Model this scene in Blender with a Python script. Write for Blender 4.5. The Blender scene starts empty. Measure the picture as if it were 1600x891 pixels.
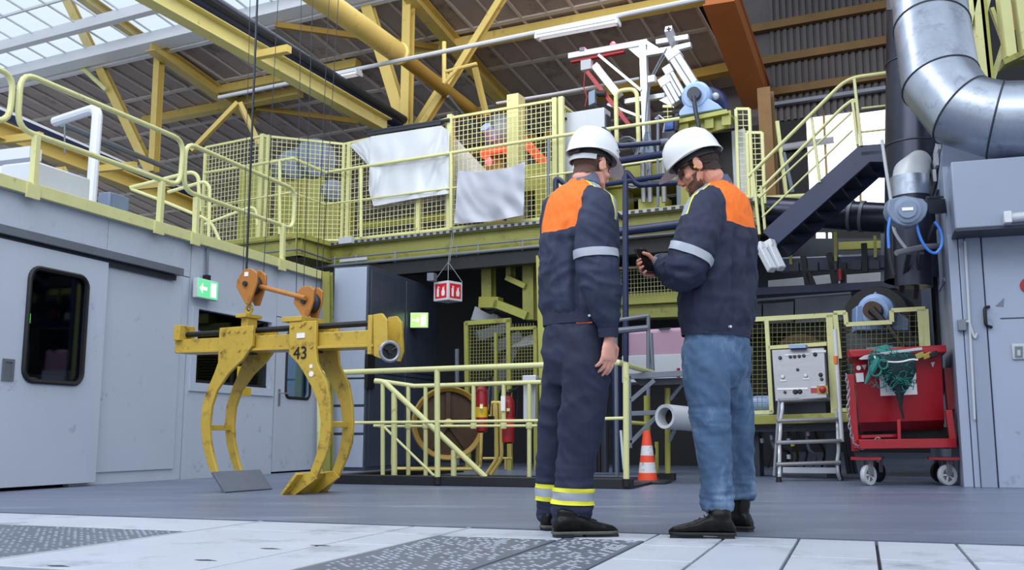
import bpy, bmesh, math, random
from mathutils import Vector, Matrix, noise
random.seed(7)
S = bpy.context.scene
C = S.collection
V = Vector
# ------------------------------------------------------------------ camera
F_PX, PITCH, EYE = 1556.0, math.atan(235 / 1556.0), 0.45
cd = bpy.data.cameras.new('camera'); cam = bpy.data.objects.new('camera', cd); C.objects.link(cam)
cd.sensor_width = 36; cd.lens = F_PX * 36 / 1600; cd.clip_end = 300
cam.location = (0, 0, EYE); cam.rotation_euler = (math.pi / 2 + PITCH, 0, 0)
S.camera = cam
# ------------------------------------------------------------------ sky, lights, exposure
w = bpy.data.worlds.new('world'); S.world = w; w.use_nodes = True
bg = w.node_tree.nodes['Background']; bg.inputs[0].default_value = (0.80, 0.90, 1.0, 1); bg.inputs[1].default_value = 0.85
def area(name, loc, target, sx, sy, power, col):
    l = bpy.data.lights.new(name, 'AREA'); l.shape = 'RECTANGLE'; l.size = sx; l.size_y = sy; l.energy = power; l.color = col
    o = bpy.data.objects.new(name, l); C.objects.link(o); o.location = loc
    o.rotation_euler = (V(target) - V(loc)).to_track_quat('-Z', 'Y').to_euler()
    return o
area('roof_light_front', (-1.0, -1.5, 9.0), (0.0, 5.0, 0), 9, 5, 500, (0.90, 0.95, 1.0))  # unseen area lamps added at roof height in place of skylights
area('roof_light_left', (-5.5, 4.5, 9.0), (-1.0, 9.0, 0.5), 6, 5, 330, (0.92, 0.96, 1.0))
area('roof_light_right', (6.0, 2.0, 9.0), (5.0, 8.0, 2.0), 5, 5, 80, (0.90, 0.95, 1.0))
area('roof_light_deck', (0.5, 11.5, 8.6), (0.5, 14.5, 3.5), 8, 2.0, 260, (0.95, 0.97, 1.0))
S.view_settings.view_transform = 'Standard'; S.view_settings.look = 'None'
S.view_settings.gamma = 1.0; S.view_settings.exposure = 0.35; S.view_settings.use_curve_mapping = False

# ------------------------------------------------------------------ geometry of the view
CP, SP = math.cos(PITCH), math.sin(PITCH)
def ray(x, y):
    u, v = x - 800.0, 445.0 - y
    Y = F_PX * CP - v * SP
    return V((u / Y, 1.0, (v * CP + F_PX * SP) / Y))
def at(x, y, D):
    r = ray(x, y); return V((r.x * D, D, EYE + r.z * D))
def fl(x, y, z=0.0):
    r = ray(x, y); D = (z - EYE) / r.z; return V((r.x * D, D, z))
A1 = math.atan(545 / 1573.6); A2 = math.radians(26.9)
T1 = V((math.sin(A1), math.cos(A1), 0)); B1 = V((math.cos(A1), -math.sin(A1), 0))     # floor and cabins
T2 = V((math.sin(A2), math.cos(A2), 0)); B2 = V((math.cos(A2), -math.sin(A2), 0))     # roof and gallery
UP = V((0, 0, 1))
class Plane:
    def __init__(s, p0, n): s.p = V(p0); s.n = V(n).normalized()
    def __call__(s, x, y, off=0.0):
        r = ray(x, y); e = V((0, 0, EYE)); p = s.p + s.n * off
        return e + r * ((p - e).dot(s.n) / r.dot(s.n))

# ------------------------------------------------------------------ mesh helpers
def frame_of(d):
    d = d.normalized(); a = UP if abs(d.z) < 0.95 else V((0, 1, 0))
    s = d.cross(a).normalized(); return s, s.cross(d).normalized()
def fillet(pts, rad, k=4):
    pts = [V(p) for p in pts]; out = [pts[0]]
    for i in range(1, len(pts) - 1):
        a, b, c = pts[i - 1], pts[i], pts[i + 1]
        d1, d2 = (a - b), (c - b); r = min(rad, d1.length * .49, d2.length * .49)
        p, q = b + d1.normalized() * r, b + d2.normalized() * r
        for j in range(k + 1):
            t = j / k; out.append(p * (1 - t) ** 2 + b * 2 * t * (1 - t) + q * t * t)
    out.append(pts[-1]); return out
OFF = {}
class MB:
    def __init__(s): s.v = []; s.f = []
    def add(s, vs, fs):
        n = len(s.v); s.v += [V(p) for p in vs]; s.f += [tuple(i + n for i in f) for f in fs]; return s
    def hexa(s, b, t):
        return s.add(list(b) + list(t), [(3, 2, 1, 0), (4, 5, 6, 7), (0, 1, 5, 4), (1, 2, 6, 5), (2, 3, 7, 6), (3, 0, 4, 7)])
    def box(s, c, ux, uy, uz):          # centre and half axes
        c, ux, uy, uz = V(c), V(ux), V(uy), V(uz)
        return s.hexa([c - ux - uy - uz, c + ux - uy - uz, c + ux + uy - uz, c - ux + uy - uz],
                      [c - ux - uy + uz, c + ux - uy + uz, c + ux + uy + uz, c - ux + uy + uz])
    def beam(s, p, q, wd, ht, up=None):
        p, q = V(p), V(q); d = q - p; dn = d.normalized()
        a, b = frame_of(dn)
        if up is not None:
            a = dn.cross(V(up)).normalized(); b = a.cross(dn).normalized()
        return s.box((p + q) / 2, d / 2, a * wd / 2, b * ht / 2)
    def ibeam(s, p, q, wd, ht, t=.012, up=None):
        p, q = V(p), V(q); dn = (q - p).normalized(); a, b = frame_of(dn)
        if up is not None:
            a = dn.cross(V(up)).normalized(); b = a.cross(dn).normalized()
        s.beam(p, q, t, ht - 2 * t, b)
        for k in (-1, 1):
            o = b * k * (ht - t) / 2; s.beam(p + o, q + o, wd, t, b)
        return s
    def prism(s, poly, dep):
        poly = [V(p) for p in poly]; n = len(poly); dep = V(dep)
        fs = [tuple(range(n)), tuple(range(2 * n - 1, n - 1, -1))] + [(i, i + n, (i + 1) % n + n, (i + 1) % n) for i in range(n)]
        return s.add(poly + [p + dep for p in poly], fs)
    def ringprism(s, outer, inner, dep):
        n = len(outer); dep = V(dep); vs = [V(p) for p in outer] + [V(p) for p in inner]
        vs = vs + [p + dep for p in vs]; fs = []
        for i in range(n):
            j = (i + 1) % n
            fs += [(i, j, n + j, n + i), (2 * n + j, 2 * n + i, 3 * n + i, 3 * n + j), (i, 2 * n + i, 2 * n + j, j), (n + j, 3 * n + j, 3 * n + i, n + i)]
        return s.add(vs, fs)
    def tube(s, pts, r, n=8, cap=True, rot=0.0):
        pts = [V(p) for p in pts]; m = len(pts)
        rs = r if isinstance(r, (list, tuple)) else [r] * m
        dirs = [(pts[i + 1] - pts[i]).normalized() for i in range(m - 1)]
        a, b = frame_of(dirs[0]); vs = []; fs = []
        for i in range(m):
            if i == 0: d = dirs[0]
            elif i == m - 1: d = dirs[-1]
            else:
                d = dirs[i - 1] + dirs[i]
                d = d.normalized() if d.length > 1e-6 else dirs[i]
            a = (a - d * a.dot(d)).normalized(); b = d.cross(a)
            for k in range(n):
                t = 2 * math.pi * k / n + rot
                vs.append(pts[i] + (a * math.cos(t) + b * math.sin(t)) * rs[i])
        for i in range(m - 1):
            for k in range(n):
                k2 = (k + 1) % n; fs.append((i * n + k, i * n + k2, (i + 1) * n + k2, (i + 1) * n + k))
        if cap: fs += [tuple(range(n - 1, -1, -1)), tuple((m - 1) * n + k for k in range(n))]
        return s.add(vs, fs)
    def cyl(s, p, q, r, n=16, r2=None): return s.tube([p, q], [r, r if r2 is None else r2], n)
    def lathe(s, prof, o, ax, n=20, closed=False):
        o = V(o); ax = V(ax).normalized(); a, b = frame_of(ax); vs = []; fs = []; m = len(prof)
        for r, h in prof:
            for k in range(n):
                t = 2 * math.pi * k / n; vs.append(o + ax * h + (a * math.cos(t) + b * math.sin(t)) * max(r, 1e-4))
        for i in range(m if closed else m - 1):
            i2 = (i + 1) % m
            for k in range(n):
                k2 = (k + 1) % n; fs.append((i * n + k, i * n + k2, i2 * n + k2, i2 * n + k))
        if not closed: fs += [tuple(range(n - 1, -1, -1)), tuple((m - 1) * n + k for k in range(n))]
        return s.add(vs, fs)
    def ell(s, c, ax, ay, az, n=14, m=10):
        c, ax, ay, az = V(c), V(ax), V(ay), V(az); vs = [c - az]; fs = []
        for i in range(1, m):
            ph = math.pi * i / m - math.pi / 2
            for k in range(n):
                t = 2 * math.pi * k / n
                vs.append(c + (ax * math.cos(t) + ay * math.sin(t)) * math.cos(ph) + az * math.sin(ph))
        vs.append(c + az); L = len(vs) - 1
        for k in range(n):
            k2 = (k + 1) % n; fs.append((0, 1 + k2, 1 + k)); fs.append((L, L - n + k, L - n + k2))
            for i in range(m - 2): fs.append((1 + i * n + k, 1 + i * n + k2, 1 + (i + 1) * n + k2, 1 + (i + 1) * n + k))
        return s.add(vs, fs)
    def grid(s, o, u, v, nu, nv, r, n=4):                    # crossed wires over a parallelogram
        o, u, v = V(o), V(u), V(v)
        for i in range(1, nu): s.tube([o + u * i / nu, o + u * i / nu + v], r, n, False, math.pi / 4)
        for i in range(1, nv): s.tube([o + v * i / nv, o + v * i / nv + u], r, n, False, math.pi / 4)
        return s
    def loft(s, rings):
        n = len(rings[0]); m = len(rings); fs = []
        vs = [p for r in rings for p in r]
        for i in range(m - 1):
            for k in range(n):
                k2 = (k + 1) % n; fs.append((i * n + k, i * n + k2, (i + 1) * n + k2, (i + 1) * n + k))
        fs += [tuple(range(n - 1, -1, -1)), tuple((m - 1) * n + k for k in range(n))]
        return s.add(vs, fs)
    def sheet(s, rows, thick):                              # a curved sheet of real thickness from rows of points
        nr, nc = len(rows), len(rows[0]); P = [V(p) for r in rows for p in r]
        N = [V((0, 0, 0)) for _ in P]; q = []
        for i in range(nr - 1):
            for j in range(nc - 1):
                f = (i * nc + j, i * nc + j + 1, (i + 1) * nc + j + 1, (i + 1) * nc + j); q.append(f)
                nn = (P[f[1]] - P[f[0]]).cross(P[f[3]] - P[f[0]])
                for k in f: N[k] += nn
        L = len(P); vs = P + [p - (n.normalized() if n.length > 0 else V((0, 1, 0))) * thick for p, n in zip(P, N)]
        fs = q + [tuple(L + k for k in reversed(f)) for f in q]
        bd = [j for j in range(nc)] + [i * nc + nc - 1 for i in range(1, nr)] + [(nr - 1) * nc + j for j in range(nc - 2, -1, -1)] + [i * nc for i in range(nr - 2, 0, -1)]
        for a, b in zip(bd, bd[1:] + bd[:1]): fs.append((b, a, L + a, L + b))
        return s.add(vs, fs)
    def build(s, name, m, parent=None, bev=0.0, ang=35, smooth=True, fix=True):
        me = bpy.data.meshes.new(name); o = bpy.data.objects.new(name, me); C.objects.link(o)
        if parent is not None: off = OFF[parent]; o.parent = parent
        else:
            lo = V((min(p.x for p in s.v), min(p.y for p in s.v), min(p.z for p in s.v)))
            hi = V((max(p.x for p in s.v), max(p.y for p in s.v), 0))
            off = V(((lo.x + hi.x) / 2, (lo.y + hi.y) / 2, lo.z)); o.location = off
        OFF[o] = off
        me.from_pydata([p - off for p in s.v], [], s.f)
        if fix:
            bm = bmesh.new(); bm.from_mesh(me); bmesh.ops.recalc_face_normals(bm, faces=bm.faces); bm.to_mesh(me); bm.free()
        if smooth:
            me.shade_smooth(); me.set_sharp_from_angle(angle=math.radians(ang))
        me.materials.append(m)
        if bev:
            b = o.modifiers.new('bevel', 'BEVEL'); b.width = bev; b.segments = 2; b.limit_method = 'ANGLE'; b.angle_limit = math.radians(40)
        return o
def tag(o, label=None, cat=None, group=None, kind=None):
    if label: o['label'] = label
    if cat: o['category'] = cat
    if group: o['group'] = group
    if kind: o['kind'] = kind
    return o
def thing(name, loc, label, cat, group=None):
    o = bpy.data.objects.new(name, None); C.objects.link(o); o.location = V(loc); OFF[o] = V(loc); o.empty_display_size = .1
    return tag(o, label, cat, group)
def struct(name, loc=(0, 0, 0)):
    o = bpy.data.objects.new(name, None); C.objects.link(o); o.location = V(loc); OFF[o] = V(loc); o['kind'] = 'structure'; return o
def stuff(o): o['kind'] = 'stuff'; return o
def text(name, body, size, loc, ux, uy, m, parent, ext=.002):
    c = bpy.data.curves.new(name, 'FONT'); c.body = body; c.size = size; c.extrude = ext; c.align_x = 'CENTER'; c.align_y = 'CENTER'
    tmp = bpy.data.objects.new('tmp_text', c); C.objects.link(tmp)
    dg = bpy.context.evaluated_depsgraph_get(); me = bpy.data.meshes.new_from_object(tmp.evaluated_get(dg)); bpy.data.objects.remove(tmp)
    ux, uy = V(ux).normalized(), V(uy).normalized(); uz = ux.cross(uy); loc = V(loc)
    b = MB(); b.add([loc + ux * v.co.x + uy * v.co.y + uz * v.co.z for v in me.vertices], [tuple(p.vertices) for p in me.polygons])
    bpy.data.meshes.remove(me); return b.build(name, m, parent, smooth=False)

# ------------------------------------------------------------------ materials
def lin(c): 
    c /= 255.0; return c / 12.92 if c <= .04045 else ((c + .055) / 1.055) ** 2.4
def rgb(c): return (lin(c[0]), lin(c[1]), lin(c[2]), 1)
def mat(name, col, rough=.5, metal=0.0, var=.15, vs=2.5, dirt=None, damt=.0, ds=6.0, bump=0.0, bs=60.0, spec=.5, emit=0.0, alpha=None, stretch=None, trans=0.0):
    m = bpy.data.materials.new(name); m.use_nodes = True; nt = m.node_tree; N = nt.nodes; L = nt.links
    b = N['Principled BSDF']; b.inputs['Roughness'].default_value = rough; b.inputs['Metallic'].default_value = metal
    b.inputs['Specular IOR Level'].default_value = spec; b.inputs['Base Color'].default_value = rgb(col)
    if trans: b.inputs['Transmission Weight'].default_value = trans
    tc = N.new('ShaderNodeTexCoord'); mp = N.new('ShaderNodeMapping'); L.new(tc.outputs['Object'], mp.inputs[0])
    if stretch: mp.inputs['Scale'].default_value = stretch
    if var or damt:
        n1 = N.new('ShaderNodeTexNoise'); n1.inputs['Scale'].default_value = vs; n1.inputs['Detail'].default_value = 6; n1.inputs['Roughness'].default_value = .65
        L.new(mp.outputs[0], n1.inputs['Vector'])
        r1 = N.new('ShaderNodeValToRGB'); r1.color_ramp.elements[0].position = .3; r1.color_ramp.elements[1].position = .7
        c = rgb(col); k0, k1 = 1 - var, 1 + var * .5
        r1.color_ramp.elements[0].color = (c[0] * k0, c[1] * k0, c[2] * k0, 1)
        r1.color_ramp.elements[1].color = (min(1, c[0] * k1), min(1, c[1] * k1), min(1, c[2] * k1), 1)
        L.new(n1.outputs['Fac'], r1.inputs[0]); out = r1.outputs[0]
        if damt:
            n2 = N.new('ShaderNodeTexNoise'); n2.inputs['Scale'].default_value = ds; n2.inputs['Detail'].default_value = 9; n2.inputs['Roughness'].default_value = .7
            L.new(mp.outputs[0], n2.inputs['Vector'])
            r2 = N.new('ShaderNodeValToRGB'); r2.color_ramp.elements[0].position = .62 - .25 * damt; r2.color_ramp.elements[1].position = .72
            r2.color_ramp.elements[0].color = (0, 0, 0, 1); L.new(n2.outputs['Fac'], r2.inputs[0])
            mx = N.new('ShaderNodeMix'); mx.data_type = 'RGBA'; L.new(r2.outputs[0], mx.inputs[0])
            L.new(out, mx.inputs[6]); mx.inputs[7].default_value = rgb(dirt); out = mx.outputs[2]
        L.new(out, b.inputs['Base Color'])
    if bump:
        n3 = N.new('ShaderNodeTexNoise'); n3.inputs['Scale'].default_value = bs; n3.inputs['Detail'].default_value = 5; L.new(mp.outputs[0], n3.inputs['Vector'])
        bp = N.new('ShaderNodeBump'); bp.inputs['Strength'].default_value = bump; bp.inputs['Distance'].default_value = .01
        L.new(n3.outputs['Fac'], bp.inputs['Height']); L.new(bp.outputs[0], b.inputs['Normal'])
    if emit:
        b.inputs['Emission Color'].default_value = rgb(col); b.inputs['Emission Strength'].default_value = emit
    return m
def glass(name, tint, refl=.12, clear=.8):
    m = bpy.data.materials.new(name); m.use_nodes = True; nt = m.node_tree; N = nt.nodes; L = nt.links
    for n in list(N): N.remove(n)
    o = N.new('ShaderNodeOutputMaterial'); t = N.new('ShaderNodeBsdfTransparent'); g = N.new('ShaderNodeBsdfGlossy'); x = N.new('ShaderNodeMixShader')
    t.inputs[0].default_value = tuple(c * clear for c in rgb(tint)[:3]) + (1,); g.inputs['Roughness'].default_value = .03; g.inputs[0].default_value = (.9, .95, 1, 1)
    f = N.new('ShaderNodeFresnel'); f.inputs[0].default_value = 1.45; a = N.new('ShaderNodeMath'); a.operation = 'MULTIPLY_ADD'; a.inputs[1].default_value = refl * 8; a.inputs[2].default_value = refl; a.use_clamp = True; L.new(f.outputs[0], a.inputs[0])
    L.new(a.outputs[0], x.inputs[0]); L.new(t.outputs[0], x.inputs[1]); L.new(g.outputs[0], x.inputs[2]); L.new(x.outputs[0], o.inputs[0]); return m

M = dict(
    cabin_r=mat('right cabin paint', (152, 162, 184), .36, 0, .08, .6, (116, 124, 144), .08, 4), cabin_r2=mat('right cabin panel paint', (138, 148, 170), .38, 0, .08, .8),
    slab=mat('light floor plate', (178, 183, 196), .42, 0, .10, 1.3, (120, 126, 140), .35, 2.0, .15, 90),
    motor=mat('motor grey blue', (122, 136, 162), .45, .1, .2, 5), steel_floor=mat('worn steel plate', (100, 106, 122), .4, .15, .2, 3, (90, 94, 105), .3, 3),
    mat=mat('dark floor sheet', (103, 111, 133), .38, 0, .22, .9, (132, 140, 160), .35, 1.2, .12, 70, stretch=(.5, 2, 1)),
    joint=mat('black joint', (14, 15, 20), .6, 0, 0),
    kerb=mat('black kerb', (17, 18, 26), .5, 0, .2),
    cabin=mat('blue grey cabin paint', (184, 191, 207), .38, 0, .07, .6, (128, 136, 156), .06, 4),
    cabin2=mat('blue grey cabinet paint', (163, 172, 191), .4, 0, .08, .8),
    cabin_dk=mat('cabinet shade and seam tone', (62, 70, 84), .35, 0, .15, 1.0),
    grey=mat('mid grey metal', (112, 118, 130), .45, .3, .15),
    dkgrey=mat('dark grey metal', (52, 56, 66), .45, .3, .2),
    black=mat('black rubber', (12, 12, 16), .55, 0, .1),
    navy=mat('navy paint', (28, 38, 76), .4, 0, .2),
    rail=mat('pale yellow rail paint', (208, 206, 146), .38, 0, .07, 4, (160, 150, 90), .1, 9),
    olive=mat('olive yellow paint', (150, 148, 72), .42, 0, .14, 2.2, (98, 92, 40), .3, 5),
    lime=mat('lime yellow paint', (166, 164, 78), .42, 0, .10, 2.2),
    ochre=mat('truss yellow paint', (206, 180, 100), .45, 0, .10, 1.5, (150, 122, 56), .16, 4), girder=mat('crane girder paint', (208, 196, 126), .42, 0, .08, 1.5, (150, 126, 60), .12, 4),
    ochre_dk=mat('ochre brown paint', (164, 130, 56), .5, 0, .2, 1.0),
    tong=mat('crane yellow paint', (192, 160, 62), .38, 0, .12, 4, (92, 66, 28), .34, 9, .1, 60),
    block=mat('orange hoist paint', (178, 116, 50), .38, 0, .15, 4, (110, 66, 24), .35, 8),
    wire=mat('steel wire', (46, 50, 60), .4, .6, 0),
    steel=mat('brushed steel', (150, 150, 156), .42, .6, .1, 4, stretch=(1, 1, 8)),
    alu=mat('aluminium', (216, 220, 228), .32, .55, .06),
    duct=mat('galvanised duct', (172, 180, 196), .34, .82, .18, 3.5, (120, 126, 142), .35, 5, .05, 30),
    pipe_dk=mat('dark duct', (58, 60, 74), .3, .7, .2, 1.5),
    white=mat('white paint', (206, 208, 214), .45, 0, .05),
    whitebeam=mat('white beam paint', (222, 222, 226), .5, 0, .05, .6),
    sheet=mat('white plastic sheet', (222, 225, 232), .3, 0, .05, 3, bump=.2, bs=6),
    cloth=mat('grey cloth', (174, 176, 188), .7, 0, .08, 3, bump=.1, bs=5),
    roof=mat('brown roof decking', (166, 150, 144), .7, 0, .14, .8, (92, 80, 76), .3, 1.2),
    rooftrim=mat('roof joint strip', (200, 188, 180), .7, 0, .12),
    clad=mat('grey wall cladding', (88, 82, 84), .6, 0, .25, .7),
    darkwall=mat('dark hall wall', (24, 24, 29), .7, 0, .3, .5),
    orange=mat('orange paint', (228, 112, 48), .42, 0, .1),
    beam_or=mat('orange brown beam paint', (176, 104, 52), .45, 0, .15, .8),
    robot=mat('robot orange', (232, 104, 60), .4, 0, .1),
    red=mat('red paint', (158, 24, 36), .32, 0, .12, 3, (110, 16, 24), .2, 6),
    sign_red=mat('sign red', (214, 34, 46), .45, 0, 0),
    cone_or=mat('cone orange', (232, 74, 40), .5, 0, .12, 8),
    cone_wh=mat('cone white band', (214, 212, 214), .45, 0, .1, 20, (70, 66, 70), .35, 22),
    bear=mat('light blue casting', (146, 172, 216), .4, 0, .12, 5),
    net=mat('green net', (30, 112, 106), .7, 0, .25, 30), net_dk=mat('dark green net', (12, 46, 48), .8, 0, .5, 60, bump=.8, bs=120), mesh_dk=mat('guard mesh wire', (120, 118, 62), .5, .1, .1), column=mat('ochre with shadow tone', (120, 88, 42), .6, 0, .2),
    brown=mat('brown drum', (74, 54, 38), .5, .3, .3, 3),
    pvc=mat('pale grey pipe', (184, 187, 194), .35, 0, .06),
    green_lit=mat('green lit sign', (104, 206, 144), .4, 0, 0, emit=.55),
    lime_lit=mat('lime lit sign', (160, 220, 110), .4, 0, 0, emit=.8),
    sign_wh=mat('white sign print', (245, 250, 248), .4, 0, 0, emit=.75),
    tube_glow=mat('unlit tube with added glow', (232, 230, 234), .4, 0, 0, emit=.3), tread=mat('tread pattern', (136, 142, 156), .4, .2, .1),
    daylight=mat('daylit window pane', (248, 251, 255), .3, 0, 0, emit=1.25),
    green_led=mat('green indicator', (70, 230, 90), .4, 0, 0, emit=1.2),
    red_led=mat('red beacon', (255, 60, 70), .4, 0, 0, emit=4),
    glass_dk=glass('dark window glass', (150, 155, 165), .03, 1.0),
    glass_cl=glass('clear window glass', (215, 230, 240), .06, 1.0),
    glass_sky=glass('skylight glass', (250, 252, 255), .004, 1.0),
    hose=mat('blue hose', (58, 120, 210), .4, 0, .05),
    reel=mat('reel grey', (118, 132, 156), .4, 0, .08),
    paper=mat('white paper', (236, 232, 236), .7, 0, .04),
    pink=mat('tank glow pink', (172, 136, 158), .4, 0, .12, 1.2),
    yel=mat('warning yellow', (236, 196, 40), .4, 0, .05),
    blue=mat('blue paint', (50, 86, 160), .4, 0, .1),
)
M['sheet'].node_tree.nodes['Principled BSDF'].inputs['Alpha'].default_value = .78
M['sheet'].node_tree.nodes['Principled BSDF'].inputs['Transmission Weight'].default_value = 0.0
# ================================================================== SETTING
# ---- floor
O1 = fl(800, 826)
def st(x, y, z=0.0):
    p = fl(x, y, z) - O1; return p.dot(B1), p.dot(T1)
def F(s, t, z=0.0): return O1 + B1 * s + T1 * t + UP * z
floor = struct('floor')
b = MB(); b.box(F(0, 14, -.06), B1 * 22, T1 * 20, UP * .04); b.build('floor_base', M['joint'], floor)
def plate(nm, s0, s1, t0, t1, m, z=0.0, g=.006, bev=.003):
    b = MB(); b.box(F((s0 + s1) / 2, (t0 + t1) / 2, z - .012), B1 * ((s1 - s0) / 2 - g), T1 * ((t1 - t0) / 2 - g), UP * .012)
    return b.build(nm, m, floor, bev)
TE = 0.0
b = MB(); b.box(F(0, 13.5, -.012), B1 * 16, T1 * 13.485, UP * .012); b.build('floor_sheet', M['mat'], floor)
sj = sorted([st(200, 844.5)[0], st(500, 852)[0], st(560, 866)[0], st(800, 868)[0], st(965, 866)[0], st(1098, 866)[0], st(1234, 866)[0], st(1372, 866)[0], st(1508, 866)[0]])
d = sj[-1] - sj[-2]
sj = [sj[0] - 2.4, sj[0] - 1.2] + sj + [sj[-1] + d * k for k in (1, 2, 3, 4)]
tread = MB(); tplates = []
for i in range(len(sj) - 1):
    a, c = sj[i], sj[i + 1]; cuts = [[-.50], [-.62], [-.45], [-.40, -.85], [-.42], [-.33], [-.5, -1.0], [-.36], [-.7], [-.7], [-.7]][i % 11]
    ts = [-.035] + cuts + [-1.9]
    for j in range(len(ts) - 1):
        t1, t0 = ts[j], ts[j + 1]
        mid = (a + c) / 2
        isT = (i in (5, ) and j == 1) or (i in (1,) and j == 1) or (i == 4 and j == 1)
        plate('floor_plate', a, c, t0, t1, M['steel_floor'] if isT else M['slab'])
        if isT:
            n1 = int((c - a) / .036); n2 = int((t1 - t0) / .02)
            for p in range(1, n1):
                for q in range(1, min(n2, 70)):
                    if random.random() < .6: continue
                    s0 = a + p * (c - a) / n1 + (.018 if q % 2 else 0); tt = t1 - q * .02
                    if s0 > c - .02: continue
                    dx, dy = (.013, .0025)
                    pts = [F(s0 - dx, tt, 0), F(s0, tt - dy, 0), F(s0 + dx, tt, 0), F(s0, tt + dy, 0), F(s0, tt, .004)]
                    tread.add(pts, [(0, 1, 4), (1, 2, 4), (2, 3, 4), (3, 0, 4)])
stuff(tread.build('tread_pattern', M['tread'], floor, smooth=False))
for k in (2, 4):
    b = MB(); b.box(F(sj[k] + .004, -.97, .001), B1 * .006, T1 * .93, UP * .003); b.build('edge_strip', M['alu'], floor)
hol = MB()
for x, y in ((320, 875), (500, 852), (422, 857), (90, 884)):
    p = fl(x, y, .001); hol.add([p - B1 * .05, p - T1 * .016 - B1 * .01, p + B1 * .055, p + T1 * .02], [(0, 1, 2, 3)])
hol.build('lifting_slot', M['joint'], floor, smooth=False)

# ---- left cabin wall
PC = fl(283, 749); CABP = Plane(PC, B1)
def cab(x, y): p = CABP(x, y); return (p - PC).dot(T1), p.z
def K(t, z, off=0.0): return PC + T1 * t + UP * z + B1 * off          # off > 0 comes out of the wall
wall = struct('wall_left', PC)
def panel(par, nm, t0, t1, z0, z1, o0, o1, m, bev=.003):
    b = MB(); b.box(K((t0 + t1) / 2, (z0 + z1) / 2, (o0 + o1) / 2), T1 * (t1 - t0) / 2, UP * (z1 - z0) / 2, B1 * (o1 - o0) / 2)
    return b.build(nm, m, par, bev)
def rrect(t0, t1, z0, z1, r, k=5):
    out = []
    for cx, cz, a0 in ((t1 - r, z1 - r, 0), (t0 + r, z1 - r, 90), (t0 + r, z0 + r, 180), (t1 - r, z0 + r, 270)):
        for j in range(k + 1):
            a = math.radians(a0 + 90 * j / k); out.append((cx + r * math.cos(a), cz + r * math.sin(a)))
    return out
def holed(par, nm, O, I, r, o0, o1, m, bev=0.0):          # a panel with a rounded opening
    t0, t1, z0, z1 = I; inn = rrect(t0, t1, z0, z1, max(r, .002)); k = 6; out = []
    for idx, (a, c) in enumerate(inn):
        q = idx // k; j = idx % k
        if q == 0: p = (O[1], c if j < 3 else O[3]) if j < 3 else ((O[1] if j == 3 else a), O[3])
        elif q == 1: p = (a, O[3]) if j < 2 else ((O[0], O[3]) if j in (2, 3) else (O[0], c))
        elif q == 2: p = (O[0], c) if j < 2 else ((O[0], O[2]) if j in (2, 3) else (a, O[2]))
        else: p = (a, O[2]) if j < 2 else ((O[1], O[2]) if j in (2, 3) else (O[1], c))
        out.append(p)
    b = MB(); b.ringprism([K(*p, o0) for p in out], [K(*p, o0) for p in inn], B1 * (o1 - o0)); return b.build(nm, m, par, bev)
TS = cab(291, 560)[0]                      # seam between the two cabin sections
TD0 = cab(427, 640)[0]; TEND = cab(503, 640)[0]
ztop1 = cab(0, 284)[1]; ztop = cab(298, 386)[1]
zt = (ztop1 + ztop) / 2
tA = -5.4
tdoor1 = cab(151, 575)[0]; zdoor = cab(100, 397)[1]
tp1, tp0 = cab(278, 560)[0], cab(160, 560)[0]
# section one: a fixed strip above the sliding door, panels, and the wall left of it
ts_up = cab(169, 370)[0]
panel(wall, 'wall_panel', tA, ts_up - .004, zdoor + .06, zt, -.07, 0, M['cabin'])
panel(wall, 'wall_panel', ts_up + .004, TS - .006, zdoor + .06, zt, -.07, 0, M['cabin'])
panel(wall, 'wall_panel', tdoor1 - .25, TS - .006, 0, zdoor + .055, -.07, -.004, M['cabin'])
panel(wall, 'access_panel', tdoor1 + .02, tp1, cab(210, 745)[1] + .06, zdoor - .03, -.004, .012, M['cabin'])
panel(wall, 'wall_panel', tA - .4, tA + .3, 0, zdoor + .055, -.07, 0, M['cabin'])
panel(wall, 'door_track', cab(-60, 350)[0], cab(275, 426)[0], cab(100, 383)[1] - .045, cab(100, 383)[1] + .03, 0, .10, M['grey'])
panel(wall, 'door_track_lip', cab(-60, 350)[0], cab(270, 426)[0], cab(100, 383)[1] - .10, cab(100, 383)[1] - .05, .02, .05, M['dkgrey'])
# section two with a window and a door
w0, w1 = cab(306, 540)[0], cab(422, 540)[0]; wz1, wz0 = cab(360, 492)[1], cab(360, 602)[1]
holed(wall, 'wall_panel', (TS + .006, TD0 - .005, 0, zt), (w0, w1, wz0, wz1), 0, -.07, 0, M['cabin'])
holed(wall, 'window_trim', (w0 - .09, w1 + .09, wz0 - .09, wz1 + .02), (w0, w1, wz0, wz1), 0, 0, .018, M['cabin'])
panel(wall, 'window_sash', w0 + .02, w1 - .02, wz0, wz0 + .03, -.05, -.02, M['black'])
panel(wall, 'window_pane', w0, w1, wz0, wz1, -.045, -.038, M['glass_dk'])
zd2 = cab(465, 500)[1]
panel(wall, 'wall_panel', TD0 + .005, TEND, zd2, zt, -.07, 0, M['cabin'])
# the cabin's own dark room behind
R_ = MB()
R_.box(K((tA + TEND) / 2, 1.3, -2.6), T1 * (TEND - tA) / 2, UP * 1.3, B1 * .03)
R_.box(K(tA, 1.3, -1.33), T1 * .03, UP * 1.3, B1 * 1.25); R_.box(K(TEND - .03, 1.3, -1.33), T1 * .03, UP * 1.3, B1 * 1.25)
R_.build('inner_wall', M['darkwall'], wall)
b = MB(); b.box(K((tA + TEND) / 2, zt + .02, -1.3), T1 * (TEND - tA) / 2, UP * .03, B1 * 1.33); b.build('cabin_roof', M['cabin2'], wall)
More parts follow.
